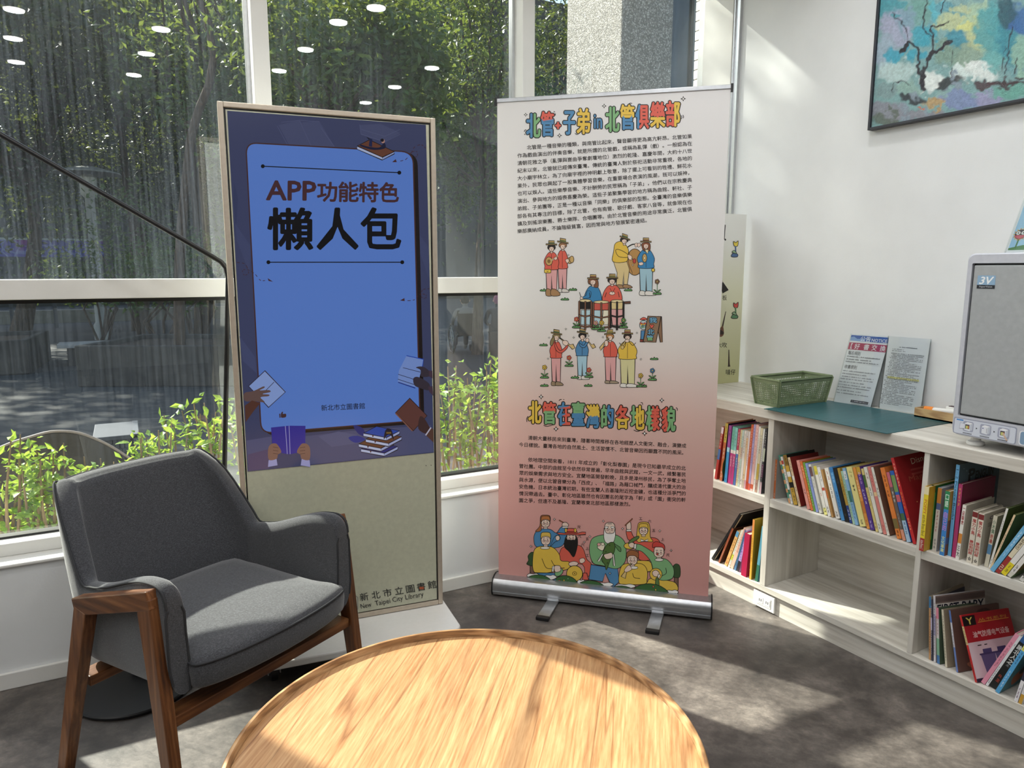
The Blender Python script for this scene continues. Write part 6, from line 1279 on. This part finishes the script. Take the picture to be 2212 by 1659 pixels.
LC(2066, 5.4, 134, 15, 'white and blue with brown cover', '#d2d0d8', [(0, .2, '#5a78b8'), (.6, 1, '#6a84c0')], [(.3, .6, '#6a6a7a')], dep=.20, cover='#6a5048', cfn=c_brown, yaw=-15)
def c_y(k):
    k.rect(0, 0, 1, .42, '#a41c24'); k.rect(0, .42, 1, 1, '#cfc0c4'); k.rect(.0, .02, .26, .17, '#14110f'); k.text('Y', .07, .15, .20, .15, '#d8c860', bold=.03)
    k.rect(.30, .135, .95, .145, '#d8a040'); k.text('油气防爆电气设备', .14, .35, .90, .10, '#e8d4cc', bold=.02); k.text('丛书系列', .32, .125, .9, .05, '#d8a040')
    k.rect(.18, .47, .26, .485, K); k.rect(.32, .47, .38, .485, K)
    for x in (.35, .65): k.poly([(x - .15, .62), (x + .15, .62), (x + .12, .95), (x - .10, .95)], '#5a567e'); k.poly([(x - .09, .54), (x + .09, .54), (x + .09, .62), (x - .09, .62)], '#464470'); k.rect(x - .17, .60, x + .17, .625, '#3c3a62')
    k.rect(0, .95, 1, 1, '#241c34')
LC(2110, 6.4, 148, 23, 'red paperback with letter Y', '#c82a2a', [(.17, .45, '#e0c890')], [(.18, .44, K), (.6, .95, '#7a1a1a')], dep=.195, cover='#c82a2a', cfn=c_y, yaw=-15, d0=.01)
LC(2118, 10, 128, -21.5, 'pink', '#e496ac', [], [(.15, .65, '#a04a62')], dep=.18)
LC(2128.5, 6, 128, -21, 'white slim', '#e2e2e4', [], [(.15, .2, K), (.6, .95, K)], dep=.18)
LC(2135, 19, 136, -21, 'thick black', '#121414', [(0, .16, '#2f5a90')], [(.75, .9, '#a83a2a'), (.5, .6, '#8a8a8a')], dep=.16, txt=[('v', '謝北人之', .2, .55, '#e2e0da')])
LC(2154, 10, 142, -19, 'bright blue', '#58a8dc', [(.14, .26, '#e0dc70')], [(.15, .25, K), (.28, .5, '#2a3a6a'), (.6, .9, '#c8e4f4')], dep=.17, d0=.006, cfn=lambda k: (k.rect(0, 0, 1, 1, '#3f7a84'), k.blob([(.2, .75), (.5, .65), (.7, .8), (.4, .95)], '#b0603a'), k.ell(.5, .68, .14, .09, '#1c1a1a'), k.rect(.5, .4, .9, .55, '#2f5a4a')))
LC(2196, 8, 160, -9, 'tall white and navy', '#e6e4e8', [(.1, .7, '#2a2a3e')], [(.2, .5, Wt), (.8, .95, '#6a3a6a')], dep=.2, d0=.004)
LC(2205, 8, 150, -9, 'tall white', '#dcdadc', [(.86, 1, '#c89a3a')], [(.1, .8, '#4a4a6a')], dep=.18, d0=.004)
# ================================================================== things on the worktop
# green desk mat
mp = [on_z(1650, 884, ZW), on_z(1916, 938, ZW), on_z(2066, 912, ZW), on_z(1790, 866, ZW)]
TEAL = NT('teal_mat'); v = TEAL.coord((3, 60, 1)); TEAL.base(TEAL.ramp(TEAL.noise(v, 3, 3), [(0.3, '#1d4a50'), (0.7, '#2c5f66')])); TEAL.set(Roughness=0.38); TEAL = TEAL.m
mb = MB().prism([(p.x, p.y) for p in mp], ZW + .0003, ZW + .0025); o = mb.build('desk_mat', TEAL); tag(o, 'dark teal desk mat lying over the worktop edge', 'desk mat')
ZM = ZW + .0028
# perforated green basket
GB_ = M('#7c8a68', .5, name='sage_plastic')
bs = empty('basket', (2.43, 2.08, ZM)); x0, x1, y0, y1, hB, fl_ = 2.285, 2.560, 2.018, 2.135, .108, .016
b4 = [Vector((x0, y0, ZM)), Vector((x1, y0, ZM)), Vector((x1, y1, ZM)), Vector((x0, y1, ZM))]
t4 = [Vector((x0 - fl_, y0 - fl_, ZM + hB)), Vector((x1 + fl_, y0 - fl_, ZM + hB)), Vector((x1 + fl_, y1 + fl_, ZM + hB)), Vector((x0 - fl_, y1 + fl_, ZM + hB))]
for k in range(4):
    a, b, c, d_ = b4[k], b4[(k + 1) % 4], t4[(k + 1) % 4], t4[k]; n = 30 if k % 2 == 0 else 14; w = MB()
    nrm = (b - a).cross(d_ - a).normalized()
    for i in range(n + 1):
        t = i / n; ww = .0035 if 0 < i < n else .014
        w.beam(a.lerp(b, t), d_.lerp(c, t), .0018, ww, nrm)
    for j in range(14):
        t = j / 13; ww = .0030 if 0 < j < 12 else .013
        w.beam(a.lerp(d_, t), b.lerp(c, t), .0018, ww, nrm)
    w.build('perforated_side', GB_, bs)
MB().box(x0, x1, y0, y1, ZM, ZM + .003).build('bottom', GB_, bs)
rim = [p + Vector((0, 0, .001)) for p in t4]; MB().tube(rim + [rim[0]], .0035, 6).build('rim', GB_, bs)
tag(bs, 'sage green perforated plastic basket on the worktop', 'basket')
# acrylic sign holders
ACR = NT('clear_acrylic'); ACR.n.remove(ACR.b)
_t = ACR.node('BsdfTransparent'); _t.inputs[0].default_value = (.95, .97, .97, 1); _g = ACR.node('BsdfGlossy'); _g.inputs['Roughness'].default_value = .03
_lw = ACR.node('LayerWeight'); _lw.inputs[0].default_value = .35; _m = ACR.node('MixShader'); ACR.link(ACR.math('ADD', ACR.math('MULTIPLY', _lw.outputs['Fresnel'], .35), .02, True), _m.inputs[0]); ACR.link(_t.outputs[0], _m.inputs[1]); ACR.link(_g.outputs[0], _m.inputs[2]); ACR.link(_m.outputs[0], ACR.out.inputs[0]); ACR = ACR.m
PAPER = M('#f0f0f2', .6, name='white_paper')
def holder(name, bl, br, up, label, draw, foot=.05):
    bl, br, up = Vector(bl), Vector(br), Vector(up); e = empty(name, (bl + br) / 2); ex = br - bl; n = ex.cross(up).normalized()
    if n.x > 0: n = -n
    def slab(mb, a, b, off, t_):
        vs = [a, b, b + up, a + up]; vs = [q + n * off for q in vs] + [q + n * (off - t_) for q in vs]
        mb.add(vs, [(0, 1, 2, 3), (7, 6, 5, 4), (0, 4, 5, 1), (1, 5, 6, 2), (2, 6, 7, 3), (3, 7, 4, 0)])
    w = MB(); slab(w, bl, br, .0045, .002); w.build('front_sheet', ACR, e)
    w = MB(); slab(w, bl, br, -.0005, .002); w.build('back_sheet', ACR, e)
    w = MB(); i_ = ex * .02; slab(w, bl + i_, br - i_, .0012, .0006); pp = w.build('paper', PAPER, e)
    w = MB(); q = Vector((n.x, n.y, 0)).normalized() * foot * -1
    w.add([bl, br, br + q, bl + q, bl + Vector((0, 0, .002)), br + Vector((0, 0, .002)), br + q + Vector((0, 0, .002)), bl + q + Vector((0, 0, .002))], [(0, 3, 2, 1), (4, 5, 6, 7), (0, 1, 5, 4), (1, 2, 6, 5), (2, 3, 7, 6), (3, 0, 4, 7)]); w.build('foot', ACR, e)
    k = Ink(lambda x, y: bl + ex * x + up * (1 - y) + n * .0013, n, .00015, .00002); draw(k); k.build('print', INK, pp)
    tag(e, label, 'sign holder'); return e
def dashes(k, x0, x1, y, h, c, rg, fill=.85):
    x = x0
    while x < x1:
        w = rg.uniform(.008, .016)
        if rg.random() < fill: k.rect(x, y, min(x + w, x1), y + h, c); k.rect(x + w * .2, y - h * .9, min(x + w * .5, x1), y + h * 1.3, c) if rg.random() < .6 else None
        x += w + .004
def notice(k):
    rg = random.Random(3)
    k.rect(0.02, .02, .98, .10, '#3f66b8'); k.poly([(.02, .05), (.1, .04), (.2, .07), (.4, .06), (.4, .10), (.02, .10)], '#8fb0e0')
    k.text('公告', .28, .092, .54, .075, '#f4f4fa', bold=.03); k.text('NOTICE', .57, .092, .95, .06, '#f4f4fa', bold=.03)
    k.rect(.02, .125, .99, .225, '#b8385e')
    for c, a in (('【', .08), ('好', .18), ('書', .42), ('交', .62), ('換', .83)): k.text(c, a, .207, a + (.13 if c != '【' else .04), .085, '#f6eef2', bold=.03)
    k.text('報名規則', .06, .295, .38, .06, '#5a5a62'); k.text('收書原則', .06, .495, .38, .06, '#3a3a40')
    for i, y in enumerate((.32, .36, .395, .53, .57, .61, .645, .69, .73, .765, .81, .85)): dashes(k, .06, .95 - (.25 if i % 3 == 1 else .05), y, .009, '#5a5a60', rg)
    k.rect(.50, .93, .95, .965, '#2c2c34'); dashes(k, .53, .93, .945, .006, '#e0e0e6', rg)
def rules(k):
    rg = random.Random(5)
    dashes(k, .30, .72, .135, .008, '#2a2a30', rg); dashes(k, .14, .42, .168, .006, '#5a5a62', rg); dashes(k, .14, .46, .190, .006, '#5a5a62', rg)
    k.rect(.12, .545, .86, .57, '#e8e29a')
    for i in range(34):
        y = .225 + i * .0205
        dashes(k, .13 + (.03 if i % 3 else 0), .90 - (.12 if i % 4 == 2 else 0) - (.3 if i % 7 == 5 else 0), y, .0065, '#3c3c44', rg)
holder('sign_holder', (2.598, 2.006, ZW + .001), (2.622, 1.846, ZW + .001), (.045, -.028, .288), 'slanted acrylic holder with the blue and red notice sheet', notice)
holder('sign_holder', (2.640, 1.826, ZW + .001), (2.655, 1.660, ZW + .001), (.018, -.004, .290), 'upright acrylic holder with a densely typed white sheet', rules, .0)
# wooden pen tray with pens
ty0, ty1, tx0, tx1 = 1.43, 1.652, 2.600, 2.662; tr_ = empty('pen_tray', (2.63, 1.54, ZM)); BIR = wood('birch_tray', [(0.3, '#a8835a'), (0.6, '#c9a878')], (14, 2, 14))
MB().box(tx0, tx1, ty0, ty1, ZM, ZM + .005).build('tray_floor', BIR, tr_)
for q in ((tx0, tx0 + .005, ty0, ty1), (tx1 - .005, tx1, ty0, ty1), (tx0 + .005, tx1 - .005, ty0, ty0 + .005), (tx0 + .005, tx1 - .005, ty1 - .005, ty1)): MB().box(*q, ZM, ZM + .034).build('tray_side', BIR, tr_)
tag(tr_, 'small light wood pen tray beside the book sterilizer', 'tray')
mk = empty('marker', (2.62, 1.55, ZM + .03)); MB().tube([(2.612, 1.620, ZM + .032), (2.616, 1.590, ZM + .033)], .0115, 14).build('cap', M('#e8862a', .4), mk, sm=50); MB().tube([(2.616, 1.590, ZM + .033), (2.626, 1.50, ZM + .036)], .010, 14).build('barrel', WHITE_PL, mk, sm=50); tag(mk, 'white marker with orange cap resting on the pen tray', 'marker')
gs = empty('correction_tape', (2.64, 1.53, ZM + .03)); MB().bprism(rrect(2.625, 2.658, 1.50, 1.555, .010), ZM + .036, ZM + .052, .003).build('case', WHITE_PL, gs, sm=40); MB().box(2.632, 2.650, 1.512, 1.545, ZM + .0515, ZM + .0545).build('dark_window', M('#4a3038', .3), gs); tag(gs, 'white correction tape lying over the pen tray', 'stationery')
# book sterilizer cabinet
SX0, SX1, SY0, SY1, SZ0, SZ1 = 2.30, 2.655, .80, 1.334, .886, 1.452
SHL = M('#c3c6cf', .35, name='silver_grey_shell'); DOOR = M('#a6aaac', .38, name='grey_door')
sz = empty('book_sterilizer', (2.47, 1.07, ZW)); fm = Matrix(((0, 0, 1, 0), (-1, 0, 0, 0), (0, -1 if False else 1, 0, 0), (0, 0, 0, 1)))
def front(u, v, d=0): return Vector((SX0 - d, SY1 - u, SZ0 + v))      # u to the right, v up, d outwards
Wd, Hd = SY1 - SY0, SZ1 - SZ0
fmx = Matrix(((0, 0, 1, SX0), (-1, 0, 0, SY1), (0, 1, 0, SZ0), (0, 0, 0, 1)))   # (u, v, depth)
MB().bprism(rrect(0, Wd, 0, Hd, .018), .012, SX1 - SX0, .010, fmx).build('housing', SHL, sz, sm=40)
bz = MB(); o_ = rrect(0.0, Wd, 0, Hd, .022, 5); i_ = rrect(.016, Wd - .016, .062, Hd - .030, .004, 5); n = len(o_)
for (pa, da), (pb, db) in (((o_, .014), (o_, .002)), ((o_, .002), ([(x + (.004 if x < Wd / 2 else -.004), y + (.004 if y < Hd / 2 else -.004)) for x, y in o_], -.002)), (([(x + (.004 if x < Wd / 2 else -.004), y + (.004 if y < Hd / 2 else -.004)) for x, y in o_], -.002), (i_, -.002)), ((i_, -.002), (i_, .012))):
    bz.add([(x, y, da) for x, y in pa] + [(x, y, db) for x, y in pb], [(k, (k + 1) % n, n + (k + 1) % n, n + k) for k in range(n)], fmx)
bz.build('front_bezel', SHL, sz, sm=40)
MB().box(.017, Wd - .017, .063, Hd - .031, .009, .012, fmx).build('door_recess', BLACK, sz)
dr = MB().box(.022, Wd - .02, .068, Hd - .036, -.001, .009, fmx).build('door', DOOR, sz, bevel=.003)
k = Ink(lambda x, y: front(x, y, .0012), (-1, 0, 0), .0003, .00003)
a, b = on_x(2113, 595, SX0), on_x(2149, 624, SX0); ua, ub, va, vb = SY1 - a.y, SY1 - b.y, a.z - SZ0, b.z - SZ0
k.rect(ua, vb, ub, va, '#8fb0cc'); k.rect(ua, vb, ub, lerp(vb, va, .28), '#1d2028')
k.text('3V', lerp(ua, ub, .12), lerp(vb, va, .36), lerp(ua, ub, .9), (va - vb) * .78, '#eef2f4', bold=.05, shear=.25, flip=1); k.text('HyperVision', lerp(ua, ub, .14), lerp(vb, va, .09), lerp(ua, ub, .86), (va - vb) * .20, '#c8ccd0', flip=1)
k.build('brand_plate', INK, dr)
k = Ink(lambda x, y: front(x, y, .0022), (-1, 0, 0), .0003, .00003)
k.poly(rrect(.006, .192, .004, .056, .006, 3), '#9a9fb2'); k.poly(rrect(.009, .189, .006, .053, .005, 3), '#d2d8e4')
for q in range(5): k.ell(.017 + q * .0042, .049, .0026, .0026, '#3f86cc', n=10)
for q, x in enumerate((.052, .104, .156)):
    k.poly(rrect(x - .016, x + .016, .016, .048, .005, 3), '#a3a8bc'); k.poly([(x - .011, .020), (x + .006, .018), (x + .006, .040), (x - .011, .041)], '#e2e6ee'); k.poly([(x + .006, .018), (x + .013, .023), (x + .013, .044), (x + .006, .040)], '#c2c8d4'); k.poly([(x - .011, .041), (x + .006, .040), (x + .013, .044), (x - .003, .046)], '#eef0f4')
    if q != 1: k.rect(x - .009, .024, x + .004, .038, '#4a424c'); k.rect(x - .007, .025, x - .001, .034, '#c8d07a'); k.rect(x - .001, .025, x + .003, .034, '#c8844a')
    else: k.rect(x - .009, .034, x - .006, .037, '#2a3a8a'); k.rect(x + .003, .022, x + .004, .037, '#5a5a66')
    if q == 0: k.poly([(x - .026, .022), (x - .011, .024), (x - .011, .039), (x - .025, .040)], '#dfe3ec', .0008, '#9a9fb2')
    if q == 2: k.poly([(x - .003, .030), (x + .001, .033), (x + .014, .012), (x + .010, .010)], '#d8b8a0')
    rg = random.Random(q); 
    for j in range(7): k.rect(x - .014 + j * .004, .0085, x - .0115 + j * .004, .0115, '#2a2e3a')
    if q < 2: k.poly([(x + .024, .028), (x + .028, .031), (x + .024, .034)], '#16181c')
k.poly(rrect(.200, .36, .006, .050, .008, 3), '#e6e8ee'); k.poly(rrect(.203, .357, .009, .047, .007, 3), '#7f9cb8')
k.build('instruction_panel', INK, sz)
for u, d_ in ((.05, .05), (Wd - .05, .05), (.05, .28), (Wd - .05, .28)):
    c = front(u, 0, -d_); MB().lathe([(.024, ZW + .0002), (.026, ZW + .004), (.024, ZW + .012), (.014, ZW + .016), (.014, SZ0 + .001)], 20, Matrix.Translation((c.x, c.y, 0))).build('foot', WHITE_PL, sz, sm=40)
tag(sz, 'silver grey book sterilizer cabinet standing on the worktop', 'sterilizer')
# sunflower card on top
def sunflower(k):
    k.rect(.03, .03, 1, .97, '#a9d2ee'); k.poly([(.03, .97), (.03, .95), (.2, .92), (.6, .90), (1, .93), (1, .97)], '#5a8a52')
    k.stroke([(.115, .95), (.12, .86)], .02, '#4a7a42')
    for q in range(14): a = q * .449; k.blob([(.12 + .062 * math.cos(a - .2), .81 + .045 * math.sin(a - .2)), (.12 + .092 * math.cos(a), .81 + .066 * math.sin(a)), (.12 + .062 * math.cos(a + .2), .81 + .045 * math.sin(a + .2))], ('#e0a24a', '#e8bc5a')[q % 2])
    k.ell(.12, .81, .070, .050, '#4a3438'); k.blob([(.06, .82), (.18, .82), (.165, .842), (.12, .855), (.075, .842)], '#d85a6a')
    for x in (.088, .152): k.ell(x, .795, .026, .019, '#f0eeea'); k.ell(x, .795, .009, .007, '#1c1a1a')
holder('sign_holder', (2.40, 1.283, SZ1 + .001), (2.42, 1.07, SZ1 + .001), (.02, -.062, .29), 'acrylic holder with a sunflower card on top of the sterilizer', sunflower)
# ================================================================== poster board in the corner behind the banner
pb = empty('poster_board', (2.42, 2.60, ZW)); zp = 1.665
def pmat():
    t = NT('poster_gradient'); sp_ = t.node('SeparateXYZ'); t.link(t.node('TexCoord').outputs['Object'], sp_.inputs[0]); t.base(t.ramp(sp_.outputs[2], [(0.05, '#b9b98a'), (0.45, '#dcdcc0'), (0.7, '#e6e6e0')])); t.set(Roughness=.5); return t.m
MB().box(2.20, 2.655, 2.60, 2.605, ZW + .0005, zp).build('board', pmat(), pb)
k = Ink(lambda x, y: on_y(1530 + x / 3.243, 460 + y / 3.243, 2.5998), (0, -1, 0), .0003, .00003)
k.poly([(55, 95), (118, 85), (112, 185), (55, 188)], '#d8c04a', 5); k.poly([(60, 108), (104, 100), (100, 172), (60, 176)], '#8fb08a', 4); k.poly([(78, 165), (98, 108), (90, 170)], '#f0eee4', 3); k.stroke([(104, 88), (116, 90), (118, 102)], 4)
k.poly([(112, 186), (119, 178), (126, 188), (118, 196)], K)
k.stroke([(84, 232), (84, 270), (74, 330), (72, 398)], 12, '#4a342c', True)
k.poly([(66, 470), (84, 456), (142, 540), (100, 564)], '#1e1a18'); k.stroke([(80, 495), (104, 480)], 4, '#d8d4c8'); k.text('板', 98, 608, 130, 40, K)
k.poly([(120, 690), (124, 690), (104, 800), (92, 800)], '#3a2a22'); k.blob([(92, 795), (104, 797), (108, 850), (84, 868), (58, 845), (70, 826)], '#6a4632'); k.blob([(58, 828), (84, 818), (110, 842), (84, 852)], '#2e2018'); k.text('大吹', 60, 940, 130, 40, K)
k.poly([(141, 958), (146, 958), (150, 1060), (154, 1076), (136, 1078), (138, 1060)], '#3a2a22'); k.text('噠仔', 122, 1130, 190, 40, K)
for y, c1, c2 in ((0, '#e0c84a', '#4a6a98'), (430, '#c84a44', '#5a8a62')):
    k.blob([(176, 200 + y), (192, 208 + y), (208, 196 + y), (204, 232 + y), (180, 230 + y)], c1, 4); k.stroke([(190, 232 + y), (192, 290 + y)], 9, c2); k.blob([(160, 305 + y), (175, 280 + y), (205, 290 + y), (200, 308 + y)], c2, 4); k.blob([(165, 275 + y), (182, 262 + y), (198, 285 + y)], '#8fb08a', 4)
k.build('print', INK, pb); tag(pb, 'tall poster board of instruments in the corner behind the banner', 'poster')
# ================================================================== painting
pl = on_x(1874, 282, XR - .03); py0, pz0 = pl.y, pl.z; PWd, PHt = 1.15, .78
pt = empty('framed_painting', (XR - .015, py0 - PWd / 2, pz0)); CHF = M('#2a2b33', .4, name='charcoal_frame')
for q in ((py0 - .010, py0, pz0, pz0 + PHt), (py0 - PWd, py0 - PWd + .010, pz0, pz0 + PHt), (py0 - PWd + .010, py0 - .010, pz0, pz0 + .010), (py0 - PWd + .010, py0 - .010, pz0 + PHt - .010, pz0 + PHt)):
    MB().box(XR - .032, XR - .001, *q).build('frame_bar', CHF, pt, bevel=.0015)
cvp = MB().box(XR - .022, XR - .004, py0 - PWd + .011, py0 - .011, pz0 + .011, pz0 + PHt - .011).build('canvas', M('#7fa8a8', .7), pt)
import numpy as np
def oil_painting():
    nu, nv = 330, 225; nr = np.random.RandomState(4)
    def vnoise(u, v, f, sd):
        g = np.random.RandomState(sd).rand(64, 64); x = u * f; y = v * f; xi = np.floor(x).astype(int); yi = np.floor(y).astype(int); fx = x - xi; fy = y - yi; fx = fx * fx * (3 - 2 * fx); fy = fy * fy * (3 - 2 * fy)
        q = lambda i, j: g[(xi + i) % 64, (yi + j) % 64]
        return (q(0, 0) * (1 - fx) + q(1, 0) * fx) * (1 - fy) + (q(0, 1) * (1 - fx) + q(1, 1) * fx) * fy
    U, V = np.meshgrid(np.linspace(0, 1, nu), np.linspace(0, 1, nv)); X = np.empty_like(U); Y = np.empty_like(U); P3 = []
    for j in range(nv):
        for i in range(nu):
            p = Vector((XR - .0224, py0 - .011 - U[j, i] * (PWd - .022), pz0 + .011 + V[j, i] * (PHt - .022))); P3.append(p)
            if i % 6 == 0 or j % 6 == 0 or True:
                q = px(p); X[j, i] = (q[0] - 1640) * 2.2185; Y[j, i] = q[1] * 2.2185
    X = np.where(X > 1269, 2538 - X, X); X = np.abs(X); Y = np.abs(Y); Y = np.where(Y > 900, 1800 - Y, Y)
    w1, w2 = vnoise(X, Y, .016, 1) - .5, vnoise(X, Y, .016, 2) - .5; w3, w4 = vnoise(X, Y, .06, 3) - .5, vnoise(X, Y, .06, 5) - .5
    XX = X + w1 * 46 + w3 * 26; YY = Y + w2 * 46 + w4 * 26
    col_ = np.ones((nv, nu, 3)) * np.array(C('#7fa6a8'))
    def dab(x, y, rx, ry, c, soft=.35):
        nonlocal col_
        d = np.sqrt(((XX - x) / rx) ** 2 + ((YY - y) / ry) ** 2); k = np.clip((1.15 - d) / soft, 0, 1)[..., None] * .9
        col_ = col_ * (1 - k) + np.array(C(c)) * k
    L_ = [(620,30,70,60,'#4f98a4'),(660,130,80,90,'#a3a8c0'),(600,260,60,90,'#9db0c0'),(705,100,50,60,'#7f9fb0'),(640,275,42,46,'#3a9fb8'),(735,270,30,42,'#3a9fb8'),(780,40,60,70,'#6f9f98'),(845,60,44,44,'#5ab0c0'),(800,170,60,60,'#3f9fb4'),(910,50,70,50,'#5f9aa8'),(930,105,80,34,'#b8c49a'),(1040,60,70,50,'#a8c4a8'),(1030,115,66,44,'#d2d68a'),(1060,200,56,66,'#c4cc98'),(935,250,100,80,'#7d9a8c'),(950,180,54,44,'#3f8fa4'),(1000,295,80,56,'#8fa898'),(1125,150,90,140,'#4fa0a8'),(1205,180,70,150,'#3f8fa0'),(1255,100,44,90,'#3a6aa8'),(1195,60,44,66,'#2f5a68'),(1245,255,46,80,'#8fb8a8'),(1120,290,60,50,'#6fb0b0'),
      (1050,345,100,48,'#dfe8e6'),(820,390,50,44,'#e2eae8'),(960,360,56,44,'#d0e0de'),(690,360,70,46,'#b4cccb'),(615,335,44,44,'#b4cccc'),(600,430,60,46,'#7f9a9c'),(700,435,56,34,'#8fb0a8'),(610,540,110,40,'#8a8c98'),(600,580,70,30,'#5f6a60'),(780,560,140,26,'#8a8a94'),(840,490,70,24,'#b89a6a'),(905,460,50,20,'#8fb0b0'),(965,475,90,34,'#8090b8'),(1095,465,80,34,'#9a98bc'),(1210,445,90,34,'#6aa89c'),(770,520,18,7,'#d8643a'),(725,480,60,20,'#26242c'),(910,400,62,28,'#2a262c'),(1190,392,80,20,'#3a2028'),(1085,410,56,15,'#4a3038')]
    for q in L_: dab(*q)
    for k in range(130):     # smaller strokes
        x, y = nr.uniform(560, 1269), nr.uniform(0, 600); i = int(nr.randint(len(L_))); near = min(L_, key=lambda q: (q[0] - x) ** 2 + (q[1] - y) ** 2 + nr.uniform(0, 9000)); dab(x, y, nr.uniform(8, 26), nr.uniform(8, 22), near[4] if near[4] not in ('#d8643a', '#26242c', '#2a262c') else '#8a9aa8', .5)
    def line(pts, w, c='#2b2932'):
        nonlocal col_
        P = smooth_open([(x, y) for x, y in pts], 4)
        for (x0, y0), (x1, y1) in zip(P, P[1:]):
            dx, dy = x1 - x0, y1 - y0; t = np.clip(((X + w3 * 14 - x0) * dx + (Y + w4 * 14 - y0) * dy) / (dx * dx + dy * dy + 1e-6), 0, 1); d = np.hypot(X + w3 * 14 - x0 - t * dx, Y + w4 * 14 - y0 - t * dy)
            k = np.clip((w / 2 + 1.5 - d) / 3, 0, 1)[..., None] * .93; col_ = col_ * (1 - k) + np.array(C(c)) * k
    for pts, w in (([(788,425),(775,370),(762,330),(768,260),(745,215),(712,205),(700,235),(670,250)],13),([(785,425),(795,330),(830,255),(870,240),(890,210),(930,200)],15),([(788,425),(780,350)],26),([(830,255),(835,180),(825,130),(870,125),(910,105)],9),([(835,180),(790,140),(795,60),(805,0)],7),([(712,205),(708,130),(660,90),(640,60)],5),([(870,60),(890,0)],6),([(1180,350),(1195,250),(1210,130)],5),([(1165,340),(1180,220)],4),([(1225,350),(1235,280)],6),([(640,440),(650,400),(690,390),(720,410)],5),([(920,370),(925,300),(930,240)],4)): line(pts, w)
    sp = vnoise(X, Y, .13, 9) * .6 + vnoise(X, Y, .3, 10) * .4; col_ = np.clip(col_ * (.78 + .44 * sp)[..., None], 0, 1)
    me = bpy.data.meshes.new('oil_painting'); inv = wm(cvp).inverted(); F_ = [(j * nu + i, j * nu + i + 1, (j + 1) * nu + i + 1, (j + 1) * nu + i) for j in range(nv - 1) for i in range(nu - 1)]
    hgt = ((sp - .5) * .0012 + (w3 * .0008)).ravel()
    me.from_pydata([tuple(inv @ (p + Vector((-.0008 - h_, 0, 0)))) for p, h_ in zip(P3, hgt)], [], F_)
    at_ = me.attributes.new('ink', 'FLOAT_COLOR', 'POINT'); at_.data.foreach_set('color', np.concatenate([col_.reshape(-1, 3), np.ones((nu * nv, 1))], 1).ravel().astype(np.float32)); me.update(); smooth(me, 180)
    t = NT('impasto_oil'); a_ = t.node('Attribute'); a_.attribute_name = 'ink'; t.base(a_.outputs['Color']); t.set(Roughness=.42); t.bump(t.noise(t.coord(), 90, 5, .65, 1.5), .55, .006)
    link_mesh('oil_painting', me, cvp, t.m)
oil_painting(); tag(pt, 'framed teal impasto painting of trees hanging on the right wall', 'painting')
